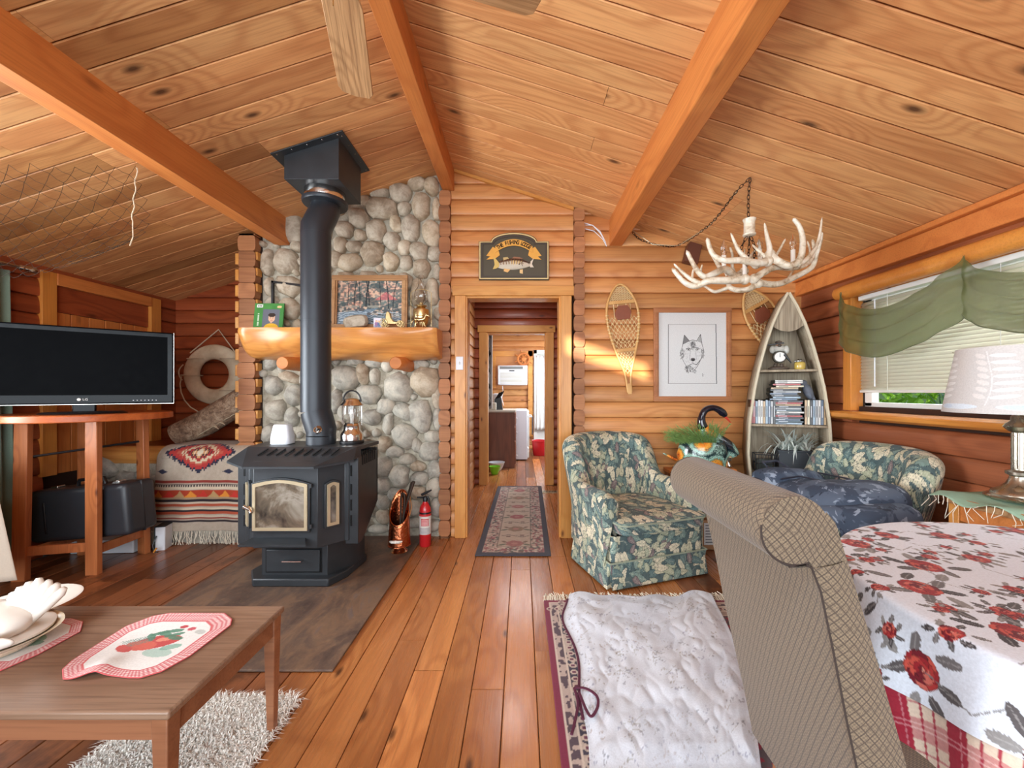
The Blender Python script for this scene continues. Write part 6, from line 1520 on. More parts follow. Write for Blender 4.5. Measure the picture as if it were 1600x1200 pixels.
SH = [.608, .984, 1.404]
for z in SH: g = G(); g.bx(-bwid(z)+.008, bwid(z)-.008, .003, DB-.016, z-.018, z); mk('shelf', g, M['grey_wood'], bs, world=False, bev=.002)
g = G(); zs_ = np.linspace(1.74, 1.985, 14); g.ext([(-bwid(z), .0, z) for z in zs_]+[(bwid(z), .0, z) for z in zs_[::-1]]+[(.05, 0, 1.70), (0, 0, 1.69), (-.05, 0, 1.70)], (0, .012, 0)); mk('bow_deck', g, M['grey_wood'], bs, world=False, smooth=False)
def onshelf(o, x, y, z, rz=0):
    p = BM @ Vector((x, y, z)); o.location = p; o.rotation_euler = (0, 0, BA+rz); return o
PAL = [('red', (170, 50, 46)), ('pale blue', (150, 172, 190)), ('white', (214, 212, 206)), ('tan', (190, 160, 120)), ('cream', (214, 204, 176)), ('slate blue', (78, 98, 122)), ('light grey', (176, 178, 180)), ('black', (30, 30, 34)), ('dark teal', (40, 70, 80)), ('silver', (186, 190, 196))]
_dv = {}
def dvd(label, col, w, h, group, lying=False):
    key = (round(w, 4), col)
    m = _dv.get(col) or plain('spine_%s' % '_'.join(map(str, col)), rgb(*col), .35, var=.25, scale=60, Coat_Weight=.3); _dv[col] = m
    e = thing('disc_case', label, 'disc case', (0, 0, 0), 0, group)
    if lying:
        g = G(); g.bx(-h/2, h/2, 0.002, .135, 0, w); mk('case', g, M['black'], e, world=False, bev=.001)
        g = G(); g.bx(-h/2+.003, h/2-.003, 0.0, .0025, .0012, w-.0012); s_ = mk('spine', g, m, e, world=False)
        g = G(); g.bx(-h*.38, -h*.05, -.0006, .0005, w*.38, w*.62); mk('spine_title', g, M['plate'] if sum(col) < 380 else M['black'], s_, world=False)
    else:
        g = G(); g.bx(-w/2, w/2, 0.002, .135, 0, h); mk('case', g, M['black'], e, world=False, bev=.001)
        g = G(); g.bx(-w/2+.0012, w/2-.0012, 0.0, .0025, .003, h-.003); s_ = mk('spine', g, m, e, world=False)
        g = G(); g.bx(-w*.12, w*.12, -.0006, .0005, h*.3, h*.75); mk('spine_title', g, M['plate'] if sum(col) < 380 else M['black'], s_, world=False)
    return e
ORD = ['first', 'second', 'third', 'fourth', 'fifth', 'sixth', 'seventh', 'eighth', 'ninth', 'tenth', 'eleventh', 'twelfth', 'thirteenth', 'fourteenth', 'fifteenth', 'sixteenth', 'seventeenth', 'eighteenth']
x = -.250
for i, ci in enumerate([0, 0, 1, 2, 2, 3, 1, 5, 6, 7]):
    w = .0165; e = dvd('%s-spined upright disc case, %s from the left rim of the boat shelf' % (PAL[ci][0], ORD[i]), PAL[ci][1], w, .188-.004*(i % 3), 'disc cases upright beside the left rim')
    onshelf(e, x+w/2, .02, SH[1]+.0005); x += w+.0006
x = .108
for i, ci in enumerate([3, 4, 7, 1, 6, 2, 5, 3]):
    w = .0165; e = dvd('%s-spined upright disc case, %s to the right of the lying stack' % (PAL[ci][0], ORD[i]), PAL[ci][1], w, .190, 'disc cases upright beside the right rim')
    onshelf(e, x+w/2, .02, SH[1]+.0005); x += w+.0006
z = SH[1]+.0005; seq = [1, 8, 5, 7, 0, 7, 2, 8, 6, 7, 3, 0, 7, 5, 1, 7, 5, 6, 7, 3, 4, 0, 2, 2]
for i, ci in enumerate(seq):
    w = .0138; e = dvd('%s-spined disc case lying %s from the bottom of the stack' % (PAL[ci][0], (ORD+['nineteenth', 'twentieth', 'twenty-first', 'twenty-second', 'twenty-third', 'twenty-fourth'])[i]), PAL[ci][1], w, .185, 'disc cases stacked flat on the boat shelf', True)
    onshelf(e, .005+(.012*math.sin(i*2.3))-(.02 if 12 < i < 20 else 0), .03+.006*math.sin(i*1.7), z); z += w+.0004
# grey plush bird leaning on the stack
e = thing('grey_bird', 'small grey feathered bird figure perched behind the right hand disc cases', 'ornament', (0, 0, 0)); g = G(); g.ell((0, 0, .06), (.032, .035, .065), (0, -.35, 0), 16, 10); g.ell((-.03, 0, .125), (.026, .024, .024)); g.tube([(.02, 0, .03), (.05, 0, -.02)], [.02, .008], 8)
mk('body', g, plain('grey_feathers', rgb(112, 118, 130), .8, var=.4, scale=50, bump=.4), e, world=False, ang=0)
g = G(); g.tube([(-.05, -.01, .125), (-.07, -.012, .118)], [.007, .001], 8); mk('beak', g, M['black'], e, world=False); onshelf(e, .15, .10, SH[1]+.192)
# hunter figurine clock
e = thing('figurine_clock', 'small round clock held by a bearded hunter figurine on the top shelf', 'clock', (0, 0, 0))
FG = plain('mottled_figurine', rgb(96, 84, 74), .6, var=.5, scale=40); WH = plain('grey_white_coat', rgb(196, 196, 188), .7, var=.2)
g = G(); g.ell((0, .02, .012), (.075, .045, .016)); g.tube([(-.03, .02, .01), (-.02, .02, .05)], [.014, .012], 8); g.tube([(.02, .02, .01), (.02, .02, .05)], [.014, .012], 8); mk('rock_base', g, FG, e, world=False, ang=0)
g = G(); g.cyl((0, -.02, .1), (0, .015, .1), .047, n=28); cb_ = mk('clock_case', g, plain('dark_bronze', rgb(66, 62, 54), .4, .5), e, world=False, bev=.004)
g = G(); g.cyl((0, -.0225, .1), (0, -.0195, .1), .036, n=28); mk('dial', g, M['white'], cb_, world=False)
g = G(); g.bx(-.0018, .0018, -.0245, -.0225, .1, .128); g.bx(-.0018, .0018, -.0245, -.0225, .098, .118); mk('hands', g, M['black'], cb_, world=False)
g = G(); g.ell((0, .02, .165), (.05, .03, .03)); g.ell((-.045, .01, .16), (.02, .018, .03)); g.ell((.05, .01, .155), (.02, .018, .034)); mk('coat', g, WH, e, world=False, ang=0)
g = G(); g.ell((-.002, .012, .2), (.02, .02, .023)); mk('head', g, plain('figurine_skin', rgb(196, 150, 120), .6), e, world=False, ang=0)
g = G(); g.ell((-.002, .014, .217), (.025, .024, .012)); g.ell((0, -.004, .189), (.014, .012, .012)); mk('fur_hat', g, FG, e, world=False, ang=0)
g = G(); g.tube([(-.085, -.0, .196), (.03, -.01, .208)], .005, 6); mk('rifle', g, M['black'], e, world=False); g = G(); g.tube([(.03, -.02, .12), (.075, -.02, .05)], [.012, .004], 6); mk('snowshoe_pack', g, M['black'], e, world=False)
onshelf(e, -.045, .07, SH[2]+.0005)
e = thing('jar_candle', 'small glass jar candle with yellow wax beside the figurine clock', 'candle', (0, 0, 0)); g = G(); g.lathe([(.032, 0), (.036, .008), (.036, .045), (.03, .055)], 20); mk('wax_jar', g, plain('yellow_wax', rgb(206, 178, 90), .25, Coat_Weight=.6), e, world=False); g = G(); g.lathe([(.03, .055), (.033, .058), (.033, .07), (.014, .074), (.012, .08)], 20); mk('lid', g, M['glass'], e, world=False); onshelf(e, .085, .05, SH[2]+.0005)
# silver grass in a dark box, mesh basket, dark bottle
e = thing('silver_plant', 'silvery spider plant in a square charcoal pot on the lowest shelf', 'potted plant', (0, 0, 0))
g = G(); g.bx(-.115, .115, -.05, .11, 0, .175); g.bx(-.12, .12, -.055, .115, .165, .18); mk('pot', g, plain('charcoal_pot', rgb(54, 60, 66), .6), e, world=False, bev=.004)
t = NT('silver_leaf'); n = t.noise(t.obj(), 30, 2); M['silver_leaf'] = t.fin(t.mix(n, rgb(226, 232, 226), rgb(170, 182, 172)), .5); r = random.Random(21)
lf = []
for i in range(130):
    a = r.uniform(0, 2*PI); L_ = r.uniform(.13, .27); up = r.uniform(.4, 1.3); x0, y0 = r.uniform(-.09, .09), r.uniform(-.03, .09); P = []
    w_ = .008
    for s in range(6):
        q = s/5; rr3 = L_*q*.85; zz3 = .175+L_*up*q*.9-.9*L_*q*q*q*(1.3-up*.6); ww = w_*(1-q)**.6
        cx_, cy_ = x0+rr3*math.cos(a), y0+rr3*math.sin(a)*.6; P.append([(cx_-ww*math.sin(a), cy_+ww*math.cos(a), zz3), (cx_+ww*math.sin(a), cy_-ww*math.cos(a), zz3)])
    g = G(); g.grid(np.array(P)); mk('leaf', g, M['silver_leaf'], e, world=False, ang=0)
onshelf(e, .055, .06, SH[0]+.0005)
e = thing('wire_basket', 'small black wire lantern basket left of the charcoal pot', 'lantern', (0, 0, 0)); g = G()
for (x0, y0) in ((-.06, -.04), (.06, -.04), (-.06, .06), (.06, .06)): g.tube([(x0, y0, 0), (x0*1.1, y0*1.1, .14)], .004, 6)
for z0 in (.005, .07, .14):
    k_ = 1+.1*z0/.14; g.tube([(-.06*k_, -.04*k_, z0), (.06*k_, -.04*k_, z0), (.06*k_, .06*k_, z0), (-.06*k_, .06*k_, z0)], .004, 6, closed=True)
for i in range(5): g.tube([(-.04+i*.02, -.041, 0), (-.044+i*.022, -.045, .14)], .002, 5)
mk('wire_frame', g, M['black'], e, world=False); g = G(); g.bx(-.052, .052, -.03, .05, .008, .1); mk('dark_liner', g, plain('smoked_liner', rgb(60, 66, 62), .4), e, world=False); onshelf(e, -.155, .04, SH[0]+.0005)
g = G(); R = Matrix.Rotation(PI/2, 3, 'Y'); g.lathe([(.012, -.12), (.013, -.07), (.032, -.03), (.034, .08), (.02, .09)], 16, (0, 0, .036), R)
solo('dark_bottle', g, plain('dark_marbled_glass', rgb(50, 54, 50), .25, var=.6, scale=30), 'dark marbled bottle lying before the charcoal pot', 'bottle', (0, 0, 0)).location = (1.86, 2.945, .597)
e = thing('low_stool', 'low pale wooden stool before the boat shelf with a dark bottle on it', 'stool', (1.84, 2.945, 0)); g = G(); g.bx(-.14, .14, -.05, .045, .57, .595); mk('top', g, M['frame_wood'], e, world=False, bev=.004)
for x in (-.12, .12):
    for y in (-.03, .025): g = G(); g.bx(x-.015, x+.015, y-.015, y+.015, 0, .57); mk('leg', g, M['frame_wood'], e, world=False)

# ================================================================== right window
wn = tag(thing('window_1', None, None, (XR, 1.8, 1.13)), kind='structure')
y0w, y1w, z0w, z1w = WR
board(wn, 'stile', XR-.03, XR+.06, y1w-.0, y1w+.07, z0w-.03, z1w, M['sill']); board(wn, 'head_jamb', XR-.0, XR+.15, y0w, y1w, z1w-.02, z1w+.0, M['trim'])
g = G(); g.tube([(XR-.05, y0w-.3, 1.955), (XR-.05, y1w+.02, 1.955), (XR-.05, y1w+.09, 1.955), (XR-.05, y1w+.11, 1.955)], [.052, .052, .045, .012], 16, flat=1); mk('head_log', g, M['sill'], wn, ang=50)
g = G(); g.ext([(XR+.12, y0w-.3, 1.095), (XR-.10, y0w-.3, 1.095), (XR-.125, y0w-.3, 1.082), (XR-.12, y0w-.3, 1.055), (XR-.09, y0w-.3, 1.04), (XR+.0, y0w-.3, 1.04), (XR+.12, y0w-.3, 1.04)], (0, y1w+.12+.3-y0w, 0))
sl_ = mk('sill_board', g, wood('amber_sill_board', rgb(224, 150, 70), rgb(190, 108, 42), rgb(90, 44, 20), 1, .3, .08, .3, red=0, ring=4, coat=.3), wn, smooth=False, bev=.006)
for a, b, c, d in ((y0w, y1w, z0w-.03, z0w+.03), (y0w, y1w, z1w-.06, z1w-.02), (y1w-.06, y1w, z0w, z1w), (1.62, 1.67, z0w, z1w)):
    g = G(); g.bx(XR+.07, XR+.12, a, b, c, d); mk('sash', g, M['white'], wn, bev=.004)
g = G(); g.bx(XR+.092, XR+.096, y0w, y1w, z0w, z1w); mk('pane', g, M['pane'], wn)
bl = thing('window_blind', 'cream slatted blind lowered over the window', 'blind', (XR+.03, 1.8, 1.93))
g = G(); g.bx(XR+.005, XR+.055, y0w+.02, y1w-.02, 1.88, 1.92); mk('head_rail', g, M['white'], bl, bev=.004)
t = NT('cream_slat'); tl = t.new('BsdfTranslucent'); tl.inputs[0].default_value = rgb(240, 236, 220); t.fin(rgb(236, 232, 218), .45); mx = t.new('MixShader'); mx.inputs[0].default_value = .4
t.t.links.new(t.p.outputs[0], mx.inputs[1]); t.t.links.new(tl.outputs[0], mx.inputs[2]); t.t.links.new(mx.outputs[0], t.n['Material Output'].inputs[0]); M['slat'] = t.m; me0 = None
nz = 27; 
for i in range(nz):
    z = 1.252+i*(1.875-1.252)/nz
    if me0 is None:
        g = G(); prof_ = [(-.006, -.0125), (-.004, -.003), (.001, .006), (.006, .0135)]
        P = np.array([[(x_, yy_, zz3) for x_, zz3 in prof_] for yy_ in (-(y1w-y0w)/2+.02, (y1w-y0w)/2-.02)]); g.grid(P); o = mk('slat', g, M['slat'], bl, world=False, solid=.0012); me0 = o
    else: o = me0.copy(); COL.objects.link(o)
    o.location = (0, (y0w+y1w)/2-1.8, z-1.93)
g = G(); g.bx(XR+.015, XR+.045, y0w+.02, y1w-.02, 1.228, 1.246); mk('bottom_rail', g, M['white'], bl, bev=.004)
for yy in (2.62, 2.0, 1.4): g = G(); g.tube([(XR+.012, yy, 1.235), (XR+.012, yy, 1.88)], .0014, 5); mk('lift_cord', g, M['white'], bl)
g = G(); g.tube([(XR+.0, 2.70, 1.27), (XR+.0, 2.70, 1.86)], .004, 6); mk('tilt_wand', g, M['plate'], bl)
# shrubs and lawn outside
def shrub(name, label, c, r_, n, mat, wid=.05, grass=False):
    e = thing(name, label, 'shrub', (c[0], c[1], c[2]-r_)); g = G(); q = random.Random(int(c[1]*100))
    for i in range(n):
        a, b = q.uniform(0, 2*PI), q.uniform(-1, 1); R_ = r_*q.uniform(.6, 1); s = math.sqrt(1-b*b); p = np.array((c[0]+R_*s*math.cos(a), c[1]+R_*s*math.sin(a), c[2]+R_*b))
        d = np.array([q.uniform(-1, 1) for _ in range(3)]); d /= np.linalg.norm(d); f_ = np.cross(d, (.3, .5, .8)); f_ /= np.linalg.norm(f_)+1e-6
        if grass: d = np.array((q.uniform(-.5, .5), q.uniform(-.9, .9), q.uniform(.2, 1))); g.add([p-f_*.006, p+f_*.006, p+d*.28], [(0, 1, 2)])
        else: g.add([p-d*wid, p-f_*wid*.5, p+d*wid, p+f_*wid*.5], [(0, 1, 2, 3)])
    tag(mk('foliage', g, mat, e, smooth=False), kind='stuff'); g = G(); g.tube([(c[0], c[1], c[2]-r_-.4), (c[0], c[1], c[2]+r_*.3)], [.04, .015], 8); mk('stem', g, M['bark'], e)
LG_ = plain('bright_leaf', rgb(130, 176, 60), .5, var=.5, scale=8); DG_ = plain('blue_green_needles', rgb(50, 84, 80), .6, var=.5, scale=9)
shrub('leafy_shrub', 'bright green leafy shrub outside near the window corner', (4.6, 5.3, 1.05), .85, 1500, LG_, .06); shrub('needle_shrub', 'blue green needled shrub outside beyond the window', (4.9, 3.5, 1.1), .9, 1700, DG_, .05, True)
shrub('leafy_shrub', 'bright green leafy shrub seen through the window behind the lamp shade', (4.7, 2.0, 1.05), .85, 1200, LG_, .06)
g = G(); g.bx(XR+.3, 14, -6, 16, -.25, -.2); struct('ground', g, plain('lawn', rgb(96, 120, 60), .9, var=.3, scale=3))
g = G(); g.bx(8.0, 8.3, -6, 16, -.2, 1.9); struct('hedge_wall', g, plain('hedge_green', rgb(56, 84, 50), .9, var=.6, scale=5))
# green net valance
t = NT('olive_sheer'); n = t.noise(t.obj(), 5, 3); tr = t.new('BsdfTransparent'); tl = t.new('BsdfTranslucent'); tl.inputs[0].default_value = rgb(104, 116, 76); df = t.new('BsdfDiffuse'); t.set(df.inputs[0], t.mix(n, rgb(92, 100, 60), rgb(118, 122, 80)))
m1 = t.new('MixShader'); m1.inputs[0].default_value = .45; t.t.links.new(df.outputs[0], m1.inputs[1]); t.t.links.new(tl.outputs[0], m1.inputs[2])
m2 = t.new('MixShader'); m2.inputs[0].default_value = .74; t.t.links.new(tr.outputs[0], m2.inputs[1]); t.t.links.new(m1.outputs[0], m2.inputs[2]); t.t.links.new(m2.outputs[0], t.n['Material Output'].inputs[0]); M['olive'] = t.m
e = thing('green_valance', 'sheer olive green cloth swagged across the top of the window', 'valance', (XR-.1, 2.1, 1.95))
pk = [(2.86, 1.95), (2.06, 1.945), (1.24, 1.95), (.75, 1.95)]
def swag(ya, za, yb, zb, n=70, m_=46, d1=.19, d2=.46, first=False, last=False):
    P = np.zeros((n, m_, 3))
    for i in range(n):
        u = i/(n-1); s = math.sin(PI*u)**.6
        hu = .30 if not first else .30
        tl_, tr_ = (.36 if first else .31), .31
        edge_drop = tl_*(1-u)+tr_*u
        for j in range(m_):
            v = j/(m_-1); top_z = za*(1-u)+zb*u-d1*s; bot_z = za*(1-u)+zb*u-edge_drop-(d2-.30)*s
            y = ya+(yb-ya)*u; pinch = (1-s)
            y += (yb-ya)*(.5-u)*(-.0)*v
            z = top_z*(1-v)+bot_z*v
            fold = .018*math.sin(v*16+u*5)*(.3+.7*s)+.022*math.sin(u*40)*pinch
            P[i, j] = (XR-.115-.05*s+fold, y-(.05*math.sin(u*PI*2)*v), z-.012*math.sin(v*22)*s)
    return P
for k_ in range(3):
    g = G(); P = swag(*pk[k_], *pk[k_+1], first=(k_ == 0)); g.grid(P); mk('swag', g, M['olive'], e, ang=0)
    g = G(); g.tube([tuple(p) for p in P[:, -1]], .003, 5); mk('hem', g, plain('olive_hem', rgb(92, 98, 66), .9) if k_ == 0 else bpy.data.materials['olive_hem'], e)
g = G(); g.tube([(XR-.1, 2.86, 1.95), (XR-.1, 2.87, 1.8), (XR-.1, 2.86, 1.62)], .004, 5); mk('tie_cord', g, bpy.data.materials['olive_hem'], e)

# ================================================================== lamp table
e = thing('lamp_table', 'wooden side table under the window draped with pale green cloth', 'table', (2.16, 1.52, 0)); zl = .755
g = G(); g.bx(-.20, .20, -.25, .32, zl-.03, zl); mk('top', g, M['frame_wood'], e, world=False, bev=.004)
for q in (-.18, .18): g = G(); g.bx(q-.01, q+.01, -.23, .30, zl-.10, zl-.03); mk('apron', g, M['beam'], e, world=False)
for x in (-.175, .175):
    for y in (-.22, .29): g = G(); g.bx(x-.022, x+.022, y-.022, y+.022, 0, zl-.03); mk('leg', g, M['trim'], e, world=False, bev=.003)
P = np.zeros((50, 30, 3))
for i in range(50):
    for j in range(30):
        u, v = i/49, j/29; x = 1.93+.43*v; y = 1.29+.61*u; dz = 0
        if v < .12: dz = -.012*(1-v/.12)*(1+math.sin(u*20))
        P[i, j] = (x-.012*math.sin(u*11)*(1-v), y, zl+.006+dz+.005*math.sin(u*14+v*7))
g = G(); g.grid(P, flip=True); tc = thing('table_scarf', 'pale green frayed cloth under the brass lamp', 'cloth', (2.1, 1.52, zl)); mk('cloth', g, plain('mint_gauze', rgb(146, 176, 152), .9, var=.06, scale=90, bump=.3), tc, solid=.002, ang=0)
g = G(); r = random.Random(4)
for i in range(26):
    p = P[int(i/25*49), 0]; g.tube([tuple(p), (p[0]-.006, p[1]+r.uniform(-.02, .02), p[2]-r.uniform(.01, .04)), (p[0]-.006, p[1]+r.uniform(-.03, .03), p[2]-r.uniform(.03, .10))], .0016, 4)
tag(mk('frayed_threads', g, bpy.data.materials['cream_yarn'], tc), kind='stuff')
lp = thing('table_lamp', 'brushed nickel column lamp with pale leaf patterned shade', 'lamp', (2.165, 1.73, zl+.012))
M['nickel'] = plain('brushed_nickel', rgb(186, 180, 166), .28, 1.0, var=.08)
g = G(); g.lathe([(.105, 0), (.108, .008), (.098, .016), (.088, .02), (.085, .032), (.062, .046), (.042, .066), (.032, .09), (.03, .10), (.042, .108), (.043, .12), (.026, .128), (.026, .134)], 36); mk('base', g, M['nickel'], lp, world=False, ang=50)
P = np.zeros((73, 2, 3))
for i in range(73):
    a = 2*PI*i/72; rr3 = .0245+.0018*math.cos(a*12)
    for j in range(2): P[i, j] = (rr3*math.cos(a), rr3*math.sin(a), .13+.165*j)
g = G(); g.grid(P); mk('fluted_column', g, M['nickel'], lp, world=False, ang=0)
g = G(); g.lathe([(.026, .29), (.038, .30), (.05, .315), (.042, .328), (.028, .34), (.026, .36), (.012, .375), (.012, .55)], 32); mk('neck', g, M['nickel'], lp, world=False, ang=50)
cv = CV(520, 160, (204, 200, 198)); cv.put(vnoise(cv.X/80, cv.Y/80, 3, 3), (212, 206, 200), .6); r = random.Random(12)
for k_ in range(6):
    x0 = 20+k_*87; st_ = [(x0+6*math.sin(q*.5), 140-q*16) for q in range(9)]; cv.line(st_, 1.6, (226, 222, 220), .9)
    for i in range(7):
        qx, qy = st_[i+1]; cv.ell(qx+17, qy-5, 16, 4.6, (230, 228, 226), -.22+.05*i, .9); cv.ell(qx-11, qy-6, 9, 5, (226, 220, 216), .6, .8)
    cv.ell(x0+45, 143, 34, 7, (216, 226, 236), 0, .9); cv.ell(x0+30, 143, 12, 5, (196, 210, 226), 0, .8)
sh = lambda u, v: ((.235-.045*v)*np.cos(2*PI*u), (.235-.045*v)*np.sin(2*PI*u), .375+.285*v)
sd = sheet('lamp_shade', cv, sh, M['print_flat'], lp, world=False, solid=.003, ang=0)
g = G(); g.tube([(0, 0, .55), (0, 0, .60)], .004); 
for a in range(3): g.tube([(0, 0, .6), (.205*math.cos(a*2.1), .205*math.sin(a*2.1), .655)], .002, 5)
mk('shade_spider', g, M['nickel'], sd, world=False); g = G(); g.ell((0, 0, .60), (.03, .03, .045)); mk('bulb', g, M['white'], lp, world=False)

# ================================================================== antler chandelier
CY = 2.35
def CR(x, y, dy=0): return V(960+x/4.444, 260+y/4.444, CY+dy)
t = NT('antler'); v = t.obj(); n = t.noise(t.scaled(v, (1, 1, 1)), 22, 4, .6, .5); c = t.ramp(n, [(.3, rgb(150, 122, 90)), (.48, rgb(214, 200, 176)), (.7, rgb(232, 226, 212))]); t.bump(n, .3, .004); M['antler'] = t.fin(c, .38, 0, .5, Coat_Weight=.15)
cd = thing('antler_chandelier', 'chandelier of pale deer antlers hanging on a chain from the ceiling', 'chandelier', CR(935, 380))
def antler(main, tines):
    g = G()
    def br(pts, r0, r1):
        q = smooth([CR(*p) for p in pts], 5); n_ = len(q); rr3 = [r0+(r1-r0)*(i/(n_-1))**1.4 for i in range(n_)]; rr3[-1] = .0015; g.tube(q, rr3, 9)
    br(main[0], main[1], main[2])
    for p, a in tines: br(p, a, .004)
    b0 = CR(*main[0][0]); g.ell(b0, (.028, .028, .028), None, 10, 8)
    return mk('antler', g, M['antler'], cd, ang=0)
antler(([(905, 785, -.2), (780, 792, -.22), (660, 795, -.22), (560, 832, -.2), (480, 800, -.2), (400, 705, -.2)], .022, .010), [([(600, 815, -.21), (520, 775, -.21), (455, 720, -.2), (412, 675, -.2)], .013), ([(545, 835, -.2), (540, 770, -.15), (548, 712, -.13)], .008)])
antler(([(840, 770, -.05), (770, 715, -.07), (690, 745, -.1), (620, 765, -.1), (560, 700, -.1), (500, 582, -.1)], .022, .010), [([(740, 722, -.07), (700, 650, -.05), (655, 590, -.05)], .013), ([(640, 765, -.1), (600, 740, -.02), (610, 680, 0)], .009)])
antler(([(1065, 660, -.22), (1000, 672, -.25), (880, 652, -.27), (760, 652, -.27), (680, 605, -.26), (642, 495, -.25)], .020, .010), [([(930, 655, -.26), (860, 580, -.26), (808, 462, -.26)], .014), ([(1060, 660, -.22), (1078, 580, -.22), (1058, 480, -.22), (1042, 392, -.22)], .017), ([(1060, 640, -.2), (1005, 590, -.2), (956, 542, -.18)], .010)])
antler(([(1080, 610, -.1), (1130, 655, -.12), (1215, 690, -.14), (1290, 640, -.14), (1308, 520, -.14), (1285, 420, -.14), (1240, 360, -.14)], .022, .010), [([(1270, 685, -.14), (1350, 630, -.1), (1415, 520, -.06), (1442, 354, -.04)], .015)])
antler(([(970, 780, -.1), (1040, 735, -.1), (1120, 700, -.08), (1230, 705, -.02), (1330, 680, .05), (1385, 610, .1), (1375, 505, .12)], .020, .008), [([(1330, 680, .05), (1358, 600, .05), (1340, 518, .05)], .008)])
antler(([(985, 805, .05), (1130, 818, .08), (1260, 765, .12), (1370, 700, .12), (1402, 610, .1), (1430, 520, .08), (1440, 455, .06)], .020, .008), [([(1200, 790, .1), (1240, 720, .2), (1245, 690, .22)], .008)])
antler(([(1000, 812, .0), (930, 852, .03), (850, 858, .05), (795, 830, .08), (820, 770, .15), (900, 715, .2)], .018, .010), [([(795, 840, .08), (700, 870, .1), (640, 840, .12), (600, 825, .12)], .012)])
antler(([(930, 640, .15), (985, 700, .15), (1040, 640, .2), (1100, 640, .22), (1140, 590, .22), (1188, 502, .22)], .014, .006), [([(940, 640, .15), (960, 600, .2), (988, 578, .2)], .007), ([(1000, 690, .18), (1010, 590, .2), (1004, 508, .2)], .009)])
antler(([(900, 730, .2), (850, 760, .22), (820, 700, .22), (820, 620, .22), (803, 560, .22)], .012, .006), [([(780, 760, .2), (745, 640, .2), (780, 552, .2)], .008), ([(700, 720, .1), (735, 620, .1), (800, 560, .0)], .0)][:1])
for (x, y, dy) in ((760, 640, -.02), (1240, 600, .0), (905, 700, .05), (1010, 600, .2)):
    g = G(); g.cyl(CR(x, y+70, dy), CR(x, y-20, dy), .0125, n=12); cn = mk('candle_sleeve', g, M['white_cer'], cd)
    p = CR(x, y-20, dy); g = G(); g.lathe([(.011, 0), (.016, .02), (.0175, .04), (.012, .065), (.004, .088), (.001, .096)], 14, p); mk('bulb', g, M['glass'], cn)
g = G(); g.lathe([(.024, 0), (.034, .004), (.036, .012), (.03, .02), (.03, .085), (.034, .092), (.036, .10), (.02, .104)], 20, (CR(937, 475)[0], CY, CR(937, 485)[2])); mk('canopy_cup', g, M['antler'], cd)
ironc = plain('aged_iron_chain', rgb(70, 52, 40), .5, .7)
def chain(name, pts, parent, L_=.034):
    q = smooth(pts, 14); acc = 0; k_ = 0; g = G(); last = q[0]
    for i in range(1, len(q)):
        while True:
            d = q[i]-last; n_ = np.linalg.norm(d)
            if n_ < L_*.74: break
            d = d/n_; c_ = last+d*L_*.37; a = np.cross(d, (0, 1, 0)) if k_ % 2 == 0 else np.array((0, 1.0, 0)); a = a/np.linalg.norm(a)
            g.tube([c_+d*(L_*.5*math.cos(w))+a*(L_*.22*math.sin(w)) for w in np.linspace(0, 2*PI, 11)[:-1]], .0022, 5, closed=True); last = last+d*L_*.74; k_ += 1
    o = mk(name, g, ironc, parent); return tag(o, kind='stuff')
top_ = CR(942, 75); top_ = (top_[0], CY, ceilz(top_[0])-.012)
chain('hanging_chain', [top_, CR(930, 230), CR(932, 380)], cd)
for s in (880, 935, 975): chain('bracket_chain', [CR(935+(s-935)*.3, 490), CR(s, 570, .02 if s != 935 else .1), CR(s-15, 690, .03)], cd)
chain('swag_chain', [top_, V(1150, 300, 2.45), V(1110, 350, 2.75), V(1060, 383, 3.1), V(1030, 383, 3.25), V(1000, 374, 3.33), V(988, 362, 3.36)], cd)
g = G(); g.tube([V(1154, 296, 2.43), V(1110, 352, 2.76), V(1060, 384, 3.1), V(1020, 382, 3.28), V(988, 360, 3.37)], .003, 5); mk('lamp_wire', g, M['gold_trim'], cd)

# ================================================================== parlour chair in the foreground
t = NT('lattice_tapestry'); v = t.obj(); sx3 = t.new('SeparateXYZ'); t.set(sx3.inputs[0], v); Y_, Z_ = sx3.outputs[1], sx3.outputs[2]; X_ = sx3.outputs[0]
A_ = t.math('ADD', t.math('ADD', Y_, X_), t.math('MULTIPLY', Z_, .8)); B_ = t.math('SUBTRACT', t.math('ADD', Y_, X_), t.math('MULTIPLY', Z_, .8)); 
def ln3(a, per, w): return t.math('LESS_THAN', t.math('ABSOLUTE', t.math('SUBTRACT', t.math('FRACT', t.math('DIVIDE', a, per)), .5)), w)
lat = t.math('MAXIMUM', ln3(A_, .0155, .085), ln3(B_, .0155, .085)); ch = t.new('TexChecker'); ch.inputs['Scale'].default_value = 260; t.set(ch.inputs[0], v)
c = t.mix(ch.outputs['Fac'], rgb(130, 112, 90), rgb(106, 91, 75)); c = t.mix(t.math('MULTIPLY', lat, .8), c, rgb(70, 58, 50)); t.bump(t.math('SUBTRACT', t.noise(v, 300, 2), lat), .3, .002)
M['lattice'] = t.fin(c, .8, 0, .25, Sheen_Weight=.2)
pc = thing('parlour_chair', 'upholstered tan lattice chair with scrolled back at the dining table', 'chair', (.80, .975, 0))
ya, yb = .745, 1.205
